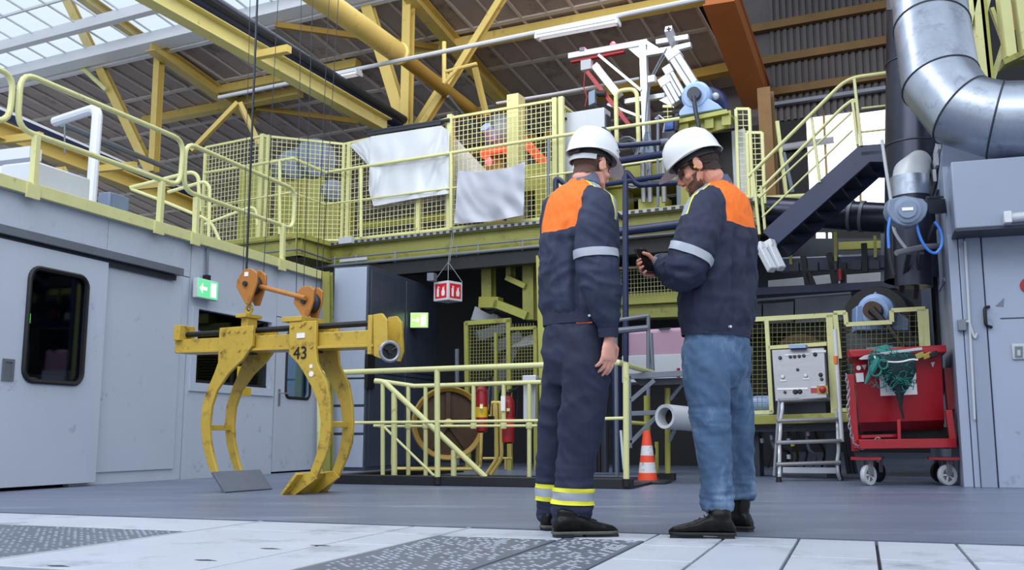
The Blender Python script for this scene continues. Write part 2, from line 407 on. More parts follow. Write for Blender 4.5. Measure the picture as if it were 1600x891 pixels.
# end face of the cabin
panel(wall, 'corner_post', TEND - .03, TEND + .02, 0, zt, -.08, .008, M['cabin2'])
b = MB()
tp_, zp_ = cab(66, 592); ta_, tb_ = cab(36, 585)[0], cab(97, 585)[0]; off_ = .03
b.box(K(tp_, zp_ - .03, off_ - .45), T1 * .55, UP * .02, B1 * .4); b.box(K(tp_, zp_ / 2 - .03, off_ - .7), T1 * .6, UP * (zp_ / 2 - .03), B1 * .02)
tb = b.build('desk', M['dkgrey']); tag(tb, 'dark desk inside the left control cabin, seen through its door window', 'desk')
b = MB(); b.box(K((ta_ + tb_) / 2, zp_ + .012, off_ - .07), T1 * (tb_ - ta_) / 2, UP * .025, B1 * .06); tag(b.build('paper_stack', M['paper']), 'white paper stack on the cabin desk behind the door window', 'papers')
b = MB(); q_ = K(cab(330, 512)[0] + .35, cab(330, 512)[1] + .05, -.8); b.tube([q_ - T1 * .45, q_ + T1 * .5], .04, 8); tag(b.build('light_tube', M['daylight']), 'glowing tube added as a bright reflection in the wide window of the left cabin', 'lamp')  # glowing tube added for a bright reflection in the window glass
b = MB(); b.box(K(cab(414, 570)[0] + .25, cab(412, 575)[1] - .2, -.45), T1 * .22, UP * .62, B1 * .15); tag(b.build('reflection_box', M['white']), 'pale cupboard added as a bright reflection at the right end of the wide cabin window', 'stand-in')  # pale box added where the glass shows a bright reflection
# sliding door
d1 = struct('door_1', K(tdoor1, 0, .02))
dw = [cab(40, 420), cab(127, 434), cab(117, 599), cab(24, 594)]
wt0, wt1 = (dw[0][0] + dw[3][0]) / 2, (dw[1][0] + dw[2][0]) / 2; dz1, dz0 = (dw[0][1] + dw[1][1]) / 2, (dw[2][1] + dw[3][1]) / 2
I1 = (wt0, wt1, dz0, dz1)
holed(d1, 'door_panel', (tA, tdoor1, .03, zdoor), I1, .09, .02, .065, M['cabin'])
holed(d1, 'window_seal', (wt0 - .035, wt1 + .035, dz0 - .035, dz1 + .035), (wt0 + .012, wt1 - .012, dz0 + .012, dz1 - .012), .08, .065, .082, M['black'])
# rounded seal made of a tube round the opening
b = MB(); rr = rrect(wt0 - .005, wt1 + .005, dz0 - .005, dz1 + .005, .10); b.tube([K(*p, .072) for p in rr + rr[:2]], .022, 6, False); b.build('seal_bead', M['black'], d1)
bpy.data.objects.remove([o for o in d1.children if o.name.startswith('window_seal')][0])
b = MB(); b.prism([K(*p, .045) for p in rrect(wt0 - .01, wt1 + .01, dz0 - .01, dz1 + .01, .09)], B1 * .006); b.build('window_pane', M['glass_dk'], d1, smooth=False)
hx = cab(2, 578); b = MB(); b.ringprism([K(hx[0] + a, hx[1] + c, .065) for a, c in ((-.06, -.09), (.06, -.09), (.06, .09), (-.06, .09))], [K(hx[0] + a, hx[1] + c, .065) for a, c in ((-.035, -.065), (.035, -.065), (.035, .065), (-.035, .065))], B1 * .012)
b.box(K(*hx, .067), T1 * .035, UP * .065, B1 * .001); b.build('flush_handle', M['grey'], d1)
b = MB(); b.tube([K(wt0 + .03, dz0 + .48, .055), K(wt0 + .03, dz0 + .56, .055)], .012, 8); b.build('indicator_lamp', M['green_led'], d1)
# hinged door
d2 = struct('door_2', K(TD0, 0, 0))
q0, q1 = cab(446, 590)[0], cab(484, 590)[0]; qz1, qz0 = cab(465, 520)[1], cab(465, 622)[1]
holed(d2, 'door_panel', (TD0 + .012, TEND - .045, .02, zd2 - .01), (q0, q1, qz0, qz1), .08, -.05, .004, M['cabin'])
b = MB(); rr = rrect(q0, q1, qz0, qz1, .08); b.tube([K(*p, .005) for p in rr + rr[:2]], .02, 6, False); b.build('seal_bead', M['black'], d2)
b = MB(); b.prism([K(*p, -.03) for p in rr], B1 * .006); b.build('window_pane', M['glass_cl'], d2, smooth=False)
b = MB(); b.box(K((q0 + q1) / 2, (qz0 + qz1) / 2, -.10), T1 * .3, UP * .5, B1 * .008); b.build('window_blind', M['white'], d2)
hh = cab(434, 614); b = MB(); b.box(K(hh[0] + .02, hh[1] - .05, .008), T1 * .022, UP * .1, B1 * .005); b.tube([K(hh[0] + .02, hh[1], .01), K(hh[0] + .02, hh[1], .06), K(hh[0] + .14, hh[1], .06)], .01, 6); b.build('door_handle', M['steel'], d2)

# ---- roof, in the gallery's own direction
NODE = at(636, 197, 17.2); TRP = Plane(NODE, T2)          # vertical truss plane
RP0 = TRP(249, 79); sl = math.radians(9.3)
RD = (T2 * math.cos(sl) - UP * math.sin(sl)).normalized(); RN = B2.cross(RD).normalized()
if RN.z < 0: RN = -RN
ROOF = Plane(RP0, RN)
def roofuv(p): d = p - RP0; return d.dot(B2), d.dot(RD)
def RF(u, v, n=0.0): return RP0 + B2 * u + RD * v + RN * n
u0, v0 = roofuv(ROOF(0, 143)); u1, v1 = roofuv(ROOF(540, 5))
ceil = struct('ceiling', RP0)
VE = (v0 + v1) / 2                                          # edge of the decking towards the skylight
UR = roofuv(ROOF(1205, 200))[0]
nu, nv = 26, 12; du = 1.05; dv = 1.5
us = -9.0
NC = max(1, min(23, int(round((UR - .1 - us) / du))))
for i in range(NC):
    for j in range(13):
        uu = us + i * du; vv = VE + j * dv
        b = MB(); b.box(RF(uu + du / 2, vv + dv / 2, .04 + random.uniform(0, .008)), B2 * (du / 2 - .015), RD * (dv / 2 - .02), RN * .03)
        o = b.build('roof_panel', M['roof'], ceil, smooth=False)
b = MB()
for i in range(NC + 1): b.beam(RF(us + i * du, VE, 0), RF(us + i * du, VE + 13 * dv, 0), .05, .05, RN)
for j in range(14): b.beam(RF(us, VE + j * dv, .0), RF(us + NC * du, VE + j * dv, .0), .10, .04, RN)
for i in range(NC): b.beam(RF(us + (i + .5) * du, VE, .005), RF(us + (i + .5) * du, VE + 13 * dv, .005), .03, .04, RN)
stuff(b.build('joint_strips', M['rooftrim'], ceil))
b = MB(); b.box(RF(us + NC * du / 2, VE + 6.9 * dv, .12), B2 * (NC * du / 2 + .1), RD * 9.9, RN * .03); b.build('roof_back', M['darkwall'], ceil)
b = MB(); pq = RF(us + NC * du, VE + 6.5 * dv, 0); b.box(V((pq.x, pq.y, 0)) + B2 * 5.0 + UP * (RP0.z + 2.6) - T2 * 2, B2 * 5.2, T2 * 11, UP * .05); b.build('sky_block_slab', M['darkwall'], ceil)  # unseen slab added to stop sky light falling on the right side
# skylight: white beams, glazing bars and panes
sk = struct('window_1', RF(0, VE, 0))
def skp(x, y): return ROOF(x, y)
z_e = RF(0, VE, 0)
def skrow(pa, pb, wd, ht, n=0.0, nm='skylight_beam'):
    (ua, va), (ub, vb) = roofuv(ROOF(*pa)), roofuv(ROOF(*pb)); vv = (va + vb) / 2
    b = MB(); b.beam(RF(us - 3, vv, n), RF(us + 20, vv, n), wd, ht, RN); b.build(nm, M['whitebeam'], sk, .005); return vv
vA = skrow((0, 143), (500, 16), .10, .10, -.02)
vB = skrow((0, 123), (330, 42), .30, .26, .02)
vC = skrow((0, 76), (220, 20), .14, .24, .05)
pw = abs(roofuv(ROOF(133, 70))[0] - roofuv(ROOF(100, 78))[0]); nP = 44
rows = [vA - .03, vB - .05, vC - .05, vC - .75, vC - 1.5, vC - 2.25, vC - 3.0]; u0 = us - 1.0
for j in range(len(rows) - 1):
    for i in range(nP):
        b = MB(); b.box(RF(u0 + (i + .5) * pw, (rows[j] + rows[j + 1]) / 2, .16), B2 * (pw / 2 - .012), RD * abs(rows[j] - rows[j + 1]) / 2, RN * .004)
        b.build('skylight_pane', M['glass_sky'], sk, smooth=False)
for i in range(nP + 1):
    b = MB(); b.beam(RF(u0 + i * pw, rows[0], .145), RF(u0 + i * pw, rows[-1], .145), .03, .03, RN); b.build('glazing_bar', M['whitebeam'], sk)
for vv in rows[3:]:
    b = MB(); b.beam(RF(us - 3, vv, .14), RF(us + 20, vv, .14), .04, .05, RN); b.build('glazing_rail', M['whitebeam'], sk)

# ---- far walls
wb = struct('wall_back', T2 * 30)
b = MB(); b.box(TRP.p + T2 * 14 + UP * -1.5, B2 * 22, T2 * .1, UP * 5.5); b.build('wall_sheet', M['darkwall'], wb)
b = MB(); b.box(at(800, 560, 16.5), B2 * 4.5, T2 * .05, UP * 1.9); b.build('partition', M['darkwall'], wb)
wr = struct('wall_right', at(1290, 300, 20))
b = MB(); b.box(at(1580, 60, 15), V((1.2, 0, 0)), V((0, .05, 0)), UP * 1.6); b.build('wall_sheet', M['darkwall'], wr)  # dark backing added to hide open sky behind the stair tower posts
CW = Plane(at(1290, 230, 19.0), T2)
def cw(x, y, off=0): return CW(x, y, off)
pa, pb = cw(1206, 100), cw(1420, 100)
zlo, zhi = cw(1300, 178).z, cw(1300, -200).z
b = MB(); n = 20
for i in range(n):
    a = pa + (pb - pa) * (i / n); c = pa + (pb - pa) * ((i + .55) / n); off = T2 * (-.05)
    b.hexa([V((a.x, a.y, zlo)), V((c.x, c.y, zlo)), V((c.x, c.y, zlo)) + off, V((a.x, a.y, zlo)) + off],
           [V((a.x, a.y, zhi)), V((c.x, c.y, zhi)), V((c.x, c.y, zhi)) + off, V((a.x, a.y, zhi)) + off])
stuff(b.build('cladding_ribs', M['clad'], wr, smooth=False))
def cwbox(par, nm, x0, y0, x1, y1, o0, th, m):
    a, c = cw(x0, (y0 + y1) / 2), cw(x1, (y0 + y1) / 2); z1_, z0_ = cw((x0 + x1) / 2, y0).z, cw((x0 + x1) / 2, y1).z
    mid = (a + c) / 2; mid = V((mid.x, mid.y, (z0_ + z1_) / 2)) + T2 * (o0 + th / 2); L = (V((c.x, c.y, 0)) - V((a.x, a.y, 0))).dot(B2)
    b = MB(); b.box(mid, B2 * L / 2, T2 * th / 2, UP * (z1_ - z0_) / 2); return b.build(nm, m, par)
cwbox(wr, 'wall_sheet', 1120, -200, 1480, 178, .02, .1, M['clad'])
cwbox(wr, 'wall_sheet', 1150, 177, 1262, 420, .02, .1, M['darkwall'])
cwbox(wr, 'wall_sheet', 1262, 330, 1440, 640, .02, .1, M['darkwall'])
cwbox(wr, 'wall_sheet', 1395, 177, 1440, 330, .02, .1, M['darkwall'])
for y in (22, 76, 128): cwbox(wr, 'wall_rail', 1170, y, 1420, y + 12, -.2, .15, M['column'])
cwbox(wr, 'wall_rail', 1205, 152, 1395, 157, -.25, .15, M['grey'])
w2 = struct('window_2', cw(1320, 330))
for x0, x1 in ((1262, 1289), (1292, 1340), (1343, 1394)):
    cwbox(w2, 'window_pane', x0, 172, x1, 330, .04, .02, M['daylight'])
for x in (1290.5, 1341.5): cwbox(w2, 'window_mullion', x - 1.6, 172, x + 1.6, 330, -.02, .06, M['ochre_dk'])
# ================================================================== ROOF STEEL (things that hang under the roof)
tr = thing('roof_truss', NODE, 'yellow roof truss above the gallery with upright posts and slanting braces', 'truss')
def tp(x, y, off=0): return TRP(x, y, off)
for a, c, wd in (((250, 70), (240, 268), .16), ((640, -60), (635, 200), .17)):
    b = MB(); b.ibeam(tp(*a), tp(*c), wd, wd, .02, T2); b.build('truss_post', M['ochre'], tr)
for a, c, wd in (((98, -16), (236, 268), .2), ((553, -60), (632, 196), .22), ((820, -60), (655, 205), .12)):
    b = MB(); b.ibeam(tp(*a, .05), tp(*c, .05), wd, .14, .02, T2); b.build('truss_brace', M['ochre'], tr)
for a, c in (((131, 108), (166, 140)), ((128, 112), (131, 100))):
    b = MB(); b.beam(tp(*a, -.1), tp(*c, -.1), .06, .08); b.build('bracket', M['rail'], tr)
# rafters on the roof plane
for i, (a, c, lab) in enumerate((((236, 70), (400, 186), 'yellow sloping rafter behind the left truss post, nearest the skylight corner'),
                        ((640, -12), (800, 172), 'long yellow sloping rafter right of the tall centre truss post'),
                        )):
    b = MB(); b.ibeam(ROOF(*a, off=-.16), ROOF(*c, off=-.16), .24, .26, .02, RN)
    tag(b.build('rafter', M['ochre']), lab, 'beam', 'sloping roof rafters')
p, q = ROOF(1123, -14, off=-.3), ROOF(1210, 226, off=-.3)
b = MB(); b.beam(p, q, .46, .42, RN)
for k in (-1, 1): b.beam(p + RN * .22 * k, q + RN * .22 * k, .54, .03, RN)
ob = b.build('rafter', M['beam_or']); tag(ob, 'wide orange brown rafter running down to the dark corner behind the press', 'beam', 'sloping roof rafters')
b = MB(); b.ibeam(at(1196, 140, 16.4), at(1206, 330, 16.4), .22, .3, .02, T2); tag(b.build('hall_column', M['column']), 'ochre hall column coloured as if in shadow below the end of the orange brown rafter', 'column')  # ochre darkened to put the corner's shadow into the colour
# purlins
k = 0
for a, c, lab in (((225, 190), (470, 143), 'long ochre purlin crossing behind the left truss post'), ((330, 145), (560, 100), 'ochre purlin carrying the short fluorescent lamp'),
                  ((640, 84), (1120, -8), 'ochre purlin just under the long fluorescent lamp'), ((400, 168), (560, 190), 'thin ochre tie crossing low above the fenced machines'),
                  ((430, 38), (690, 75), 'thin ochre tie crossing behind the fat ochre duct'), ((930, 150), (1150, 105), 'dim ochre purlin behind the aluminium frame top'), ((620, 262), (930, 200), 'lowest ochre purlin behind the white plastic sheets')):
    b = MB(); o_ = -.10 - .015 * k
    b.beam(ROOF(*a, off=o_), ROOF(*c, off=o_), .07 if 'thin' in lab else .20, .12 if 'thin' in lab else .2, RN)
    tag(b.build('purlin', M['ochre_dk' if k > 2 else 'ochre']), lab, 'beam', 'roof purlins'); k += 1
# knee braces around the rafters
for a, c, lab in (((372, 160), (300, 235), 'slim ochre strut slanting left from the left rafter end'), ((374, 160), (405, 225), 'short ochre strut under the left rafter end'),
                  ((700, 115), (650, 195), 'brown strut slanting down to the white sheet rail'), ((742, 105), (760, 180), 'ochre strut standing below the centre rafter')):
    b = MB(); b.beam(at(*a, 17.4), at(*c, 17.6), .09, .08); tag(b.build('roof_strut', M['ochre']), lab, 'strut', 'roof struts')
b = MB(); b.tube([at(694, 65, 15), at(694, 130, 15)], .035, 8); b.tube([at(694, 112, 15), at(745, 99, 14.8)], .03, 8); b.tube([at(694, 130, 15), at(714, 108, 14.9)], .03, 8)
tag(b.build('pipe_hanger', M['ochre']), 'small ochre triangular pipe hanger right of the tall truss post', 'bracket')
# crane girder with pipes
g = thing('crane_girder', fl(440, 95, 5.75), 'yellow crane girder with dark pipes running down from the top left', 'girder')
p, q = fl(215, -22, 5.75), fl(604, 197, 5.75)
b = MB(); b.ibeam(p, q, .2, .26, .02, UP); b.build('girder_beam', M['girder'], g)
b = MB(); b.tube([fl(262, -28, 6.0), fl(622, 190, 6.0)], .13, 12); b.build('dark_pipe', M['navy'], g)
b = MB(); b.tube([fl(285, -28, 6.02), fl(634, 188, 6.02)], .07, 10); b.build('dark_pipe', M['dkgrey'], g)
b = MB(); b.tube([fl(308, -22, 6.05), fl(640, 190, 6.05)], .035, 8); b.build('pale_pipe', M['grey'], g)
b = MB(); b.beam(fl(402, 86, 5.6), fl(452, 76, 5.6), .1, .1); b.build('cross_bracket', M['ochre'], g)
# fat ochre duct
b = MB(); b.tube([at(470, -25, 12.6), at(624, 84, 15.2)], .17, 16); b.lathe([(.14, 0), (.19, .02), (.19, .08), (.14, .1)], at(621, 82, 15.1), at(624, 84, 15.2) - at(470, -25, 12.6), 16)
tag(b.build('ochre_duct', M['ochre']), 'fat ochre round duct under the roof, ending at the tall truss post', 'duct')
b = MB(); b.tube([at(628, 88, 15.4), at(745, 178, 18.0)], .12, 12); tag(b.build('roof_pipe', M['ochre_dk']), 'dull brown pipe carrying on from the fat ochre duct', 'pipe')
b = MB(); b.tube([at(700, 150, 16.2), at(740, 200, 17)], .03, 8); tag(b.build('roof_pipe', M['grey']), 'thin grey pipe slanting behind the fence top beside the brown pipe', 'pipe')
# lamps on their conduit
b = MB(); b.tube([fl(342, 152, 6.25), fl(1112, -6, 6.25)], .035, 8); tag(b.build('conduit', M['pvc']), 'long pale conduit crossing under the roof between two fluorescent lamps', 'conduit')
for i, (a, c, lab) in enumerate((((478, 128), (561, 110), 'short dusty fluorescent lamp left of the tall truss post'), ((840, 54), (966, 30), 'long white fluorescent lamp hanging above the aluminium frame'))):
    p, q = fl(*a, 6.17), fl(*c, 6.17); t = thing('ceiling_lamp', (p + q) / 2, lab, 'lamp', 'fluorescent roof lamps')
    s = (q - p).normalized().cross(UP)
    b = MB(); b.beam(p, q, .16, .05, UP); b.build('lamp_body', M['white'], t, .004)
    for k in (-1, 1):
        b = MB(); b.tube([p + s * k * .05 - UP * .045, q + s * k * .05 - UP * .045], .02, 8); b.build('lamp_tube', M['tube_glow'], t)  # unlit tubes given a faint glow so their undersides stay bright
    for e in (p, q):
        b = MB(); b.beam(e - UP * .05 - s * .08, e - UP * .05 + s * .08, .03, .06); b.build('lamp_end', M['white'], t)
# runway behind the left railing
b = MB(); b.ibeam(ROOF(118, -14, off=.45), ROOF(249, 80, off=.45), .2, .2, .02, RN); b.build('upper_rafter', M['ochre'], tr)
rw = thing('runway_beam', fl(120, 250, 4.2), 'yellow crane runway beam with dark rail behind the left cabin railing', 'beam')
b = MB(); b.ibeam(fl(-40, 190, 4.2), fl(330, 334, 4.2), .2, .22, .02, UP); b.build('beam', M['ochre'], rw)
b = MB(); b.beam(fl(-40, 166, 4.5), fl(330, 322, 4.5), .22, .1, UP); b.build('dark_rail', M['navy'], rw)
b = MB(); b.tube([fl(-40, 156, 4.6), fl(310, 308, 4.6)], .06, 8); b.build('pale_pipe', M['white'], rw)
for x, y in ((20, 217), (170, 262), (232, 290)):
    b = MB(); p = fl(x, y, 4.1); b.beam(p - B1 * .3, p + B1 * .45, .07, .09); b.build('bracket', M['ochre'], rw)
for x, y in ((32, 232), (95, 262)):
    b = MB(); p = fl(x, y, 4.0); b.beam(p, p - UP * 1.0, .1, .1); b.beam(p, p - UP * .9 + T2 * .7, .09, .09); b.build('hanger_post', M['ochre'], rw)
b = MB(); p = at(2, 246, 10); b.box(p, B1 * .45, T1 * .08, UP * .06); tag(b.build('cable_duct', M['white']), 'white ceiling duct end at the left picture edge above the cabin', 'duct')

# ================================================================== CABIN ROOF
sill = thing('cabin_sill', K(-2, zt, 0), 'pale yellow sill beam along the top edge of the left cabin', 'sill')
b = MB(); b.beam(K(tA, zt + .05, .02), K(TEND + .02, zt + .05, .02), .10, .11, UP); b.build('sill_beam', M['rail'], sill, .004)
def loop(pts, rad, nm, m, par, r=.024, n=10):
    P_ = fillet([pts[0]] + pts[1:] + [pts[0]], rad, 5)[0:]; b = MB(); b.tube(P_, r, n); return b.build(nm, m, par)
for i, (cor, posts, lab) in enumerate((
        ([(-260, 22), (22, 116), (14, 193), (-260, 118)], [], 'pale yellow railing loop cut off by the left picture edge, on the cabin roof'),
        ([(33, 112), (287, 219), (281, 291), (27, 200)], [((57, 212), (51, 308)), ((253, 284), (248, 364))], 'long pale yellow railing loop over the sliding door cabin'),
        ([(290, 222), (461, 296), (458, 358), (287, 297)], [((307, 308), (305, 381)), ((442, 352), (441, 421))], 'pale yellow railing loop on the cabin roof above the exit sign'))):
    pp = [CABP(*c_, off=.03) for c_ in cor]
    t = thing('cabin_railing', pp[3], lab, 'railing', 'railing loops on the cabin roof')
    mid = (pp[0] + pp[1]) / 2
    loop([mid] + [pp[1], pp[2], pp[3], pp[0]], .16, 'rail_loop', M['rail'], t, .026)
    for a, c in posts:
        b = MB(); b.beam(CABP(*a, off=.05), CABP(*c, off=.05), .055, .055, T1); b.build('post', M['rail'], t, .004)
        b = MB(); e = CABP(*c, off=.08); b.box(e + UP * .05, T1 * .07, UP * .06, B1 * .012); b.build('foot_plate', M['rail'], t)
# boxes and pipes on the roof
b = MB(); p = K(cab(58, 300)[0] + .5, zt + .19, -.4); b.box(p, T1 * .34, B1 * .2, UP * .21); tag(b.build('roof_box', M['white'], bev=.02), 'white box on the cabin roof behind the long railing loop', 'box')
b = MB(); b.tube(fillet([at(86, 190, 10.6), at(153, 168, 10.2), at(140, 340, 10.0)], .12, 5), .055, 10); tag(b.build('white_pipe', M['white']), 'white bent pipe rising from the cabin roof beside the white box', 'pipe')
b = MB(); b.tube([at(97, 193, 11), at(282, 271, 15)], .04, 8); b.tube([at(101, 195, 11), at(101, 240, 11)], .01, 6); tag(b.build('grey_pipe', M['grey']), 'thin grey brown pipe sloping behind the white bent pipe', 'pipe')
jb = thing('junction_box', K(cab(209, 330)[0], zt + .02, -.25), 'grey blue junction box on the cabin roof edge, next to the railing post', 'box')
c0 = OFF[jb] + UP * .2; b = MB(); b.box(c0, T1 * .14, B1 * .07, UP * .11); b.build('box_body', M['reel'], jb, .01)
b = MB(); b.box(c0 + B1 * .075, T1 * .10, B1 * .01, UP * .08); b.build('box_lid', M['reel'], jb); b = MB(); b.tube([c0 - UP * .1, c0 - UP * .2], .03, 8); b.build('gland', M['black'], jb)
# stair hand rails beyond the cabin roof
for pts, lab, r in (([(203, 293), (300, 268), (310, 275), (312, 330)], 'pale yellow hand rail stub behind the cabin railing gap', .024), ([(262, 300), (320, 283), (328, 292), (326, 370)], 'pale yellow bent rail right of the junction box', .022),
                 ([(205, 295), (250, 312), (330, 345), (345, 380)], 'pale yellow sloping rail behind the junction box', .02), ([(320, 350), (400, 320), (402, 352)], 'short pale yellow rail in front of the fence corner', .018)):
    b = MB(); b.tube(fillet([at(x, y, 11.8) for x, y in pts], .12, 4), r, 8); tag(b.build('stair_rail', M['rail']), lab, 'rail', 'rails behind the cabin roof')

# ================================================================== CRANE TONGS
TG = fl(348, 770); TGP = Plane(TG, T2)
def tg(x, y, off=0): return TGP(x, y, off)
tn = thing('crane_tongs', TG + B2 * .3, 'big yellow coil lifting tongs numbered 43, hanging over the dark floor sheet', 'lifting tongs')
armL = [(343, 512), (341, 540), (340.5, 566), (334, 584), (326.5, 601), (316, 632), (313, 663), (316, 694), (324, 725), (330, 740), (348, 769), (358, 768), (339, 738), (333, 715), (328, 689), (327, 663), (330, 635), (339, 609), (357, 583), (379, 561), (394, 540), (396, 508)]
armR = [(452, 502), (451, 553), (466, 569), (473, 580), (486, 603), (497, 630), (501, 658), (499, 684), (494, 710), (484, 738), (470, 756), (446, 773), (462, 773), (494, 746), (507, 715), (514, 694), (517, 663), (515.5, 627), (510, 596), (499, 575), (495, 565), (493, 541), (494, 501)]
for i, (arm, bolts) in enumerate(((armL, [(349, 521), (358, 517), (372, 517), (382, 517), (346, 548), (374, 546)]), (armR, [(457, 510), (470, 508), (485, 510), (487, 541), (457, 541), (475, 505)]))):
    for k, d in enumerate((.10, .38)):
        b = MB(); b.prism([tg(x, y, .10) + T2 * (d - .10) for x, y in arm], T2 * .03); a = b.build('tong_arm', M['tong'], tn, .004, ang=30)
        for x, y in bolts:
            b = MB(); b.cyl(tg(x, y, .10) + T2 * (d - .112), tg(x, y, .10) + T2 * (d - .06), .016, 6); b.build('bolt', M['tong'], a)
# cross bars and blades
for x, y in ((323, 668), (509, 663)):
    b = MB(); b.box(tg(x, y, .12) + T2 * .135, B2 * .02, T2 * .135, UP * .022); b.build('cross_bar', M['tong'], tn, .003)
for lo, hi, m, nm in (((351, 770), (331, 738), M['steel_floor'], 'left'), ((439, 773.5), (463, 740), M['tong'], 'right')):
    p, q = tg(*lo), tg(*hi); n = (q - p).cross(T2).normalized() * .012
    b = MB(); b.hexa([p - n, q - n, q - n + T2 * .56, p - n + T2 * .56], [p + n, q + n, q + n + T2 * .56, p + n + T2 * .56]); b.build('blade', m, tn, .003)
for d in (.10, .38):     # gussets behind the right blade
    b = MB(); b.prism([tg(x, y, .07) + T2 * (d - .10) for x, y in ((440, 772), (462, 742), (486, 738), (494, 748), (461, 773))], T2 * .02); b.build('gusset', M['tong'], tn)
# beam
def tbeam(a, c, h, d0, d1, m, nm, bev=.006):
    p, q = tg(*a, d0), tg(*c, d0); b = MB(); b.box((p + q) / 2 + T2 * (d1 - d0) / 2, (q - p) / 2, T2 * (d1 - d0) / 2, UP * h / 2); return b.build(nm, m, tn, bev)
tbeam((273, 541), (585, 526.5), .115, .15, .33, M['tong'], 'main_beam')
tbeam((276, 549.5), (583, 539.5), .02, .12, .36, M['tong'], 'lower_flange', .002)
tbeam((400, 546), (452, 543), .02, .17, .3, M['dkgrey'], 'guide_rail', .002)
b = MB(); p, q = tg(292, 523, .2), tg(590, 504, .2); b.tube([p, q], .024, 10); b.build('screw_rod', M['black'], tn)
b = MB(); p = tg(288, 521, .2); b.box(p, B2 * .035, T2 * .09, UP * .065); b.build('rod_bearing', M['tong'], tn, .004)
b = MB(); b.box(tg(478, 545, .24), B2 * .09, T2 * .10, UP * .03); b.build('sliding_shoe', M['dkgrey'], tn)
b = MB(); b.box(tg(372, 548, .24), B2 * .12, T2 * .10, UP * .03); b.build('sliding_shoe', M['dkgrey'], tn)
b = MB(); b.prism([tg(x, y, .1) for x, y in ((583, 491), (596, 489), (604, 500), (606, 545), (600, 562), (584, 556))], T2 * .03)
b.prism([tg(x, y, .1) + T2 * .2 for x, y in ((583, 491), (596, 489), (604, 500), (606, 545), (600, 562), (584, 556))], T2 * .03); b.build('end_plate', M['tong'], tn, .003)
b = MB(); b.box(tg(588, 524, .21), B2 * .02, T2 * .09, UP * .15); b.build('gear_case', M['tong'], tn, .004)
hw = tg(609, 549, .02); ax = (B2 * .75 - T2 * .66).normalized()
b = MB(); b.tube([hw + (ax.cross(UP).normalized() * math.cos(t * .3927) + UP * math.sin(t * .3927)) * .07 for t in range(17)], .014, 8, False); h_ = b.build('hand_wheel', M['steel'], tn)
b = MB(); b.cyl(hw - ax * .09, hw + ax * .015, .018, 10)
for t in range(3): b.tube([hw, hw + (ax.cross(UP).normalized() * math.cos(t * 2.09 + .5) + UP * math.sin(t * 2.09 + .5)) * .066], .008, 6)
b.lathe([(.06, -.012), (.06, -.006)], hw, ax, 16); b.build('spokes', M['black'], h_)
# lifting lugs
b = MB(); p = tg(389, 514, .24); b.box(tg(389, 512, .24), B2 * .035, T2 * .06, UP * .11); b.build('lifting_post', M['tong'], tn, .005)
b = MB(); b.box(tg(389, 494.5, .24), B2 * .055, T2 * .1, UP * .015); b.build('post_cap', M['tong'], tn, .003)
b = MB(); c_ = tg(389, 483, .24); b.tube([c_ + (B2 * math.cos(t * .5236) + UP * math.sin(t * .5236)) * .032 for t in range(13)], .013, 8, False); b.build('eye_ring', M['tong'], tn)
b = MB(); b.box(tg(474, 501, .24), B2 * .10, T2 * .15, UP * .02); b.build('top_plate', M['tong'], tn, .003)
text('number_43', '43', .14, tg(469, 552, .096), B2, UP, M['black'], tn)
b = MB(); b.box(tg(470, 524, .096), B2 * .04, T2 * .003, UP * .02); b.build('type_plate', M['paper'], tn)
b = MB(); b.lathe([(.022, 0), (.022, .006)], tg(486, 584, .095), T2, 12); b.build('sticker', M['paper'], tn)
b = MB(); b.box(tg(486, 572, .097), B2 * .014, T2 * .002, UP * .014); b.build('sticker', M['paper'], tn)
b = MB(); b.box(tg(377, 583, .6), B2 * .03, T2 * .02, UP * .06); b.box(tg(385, 612, .6), B2 * .035, T2 * .02, UP * .035); b.build('hazard_pad', M['yel'], tn)
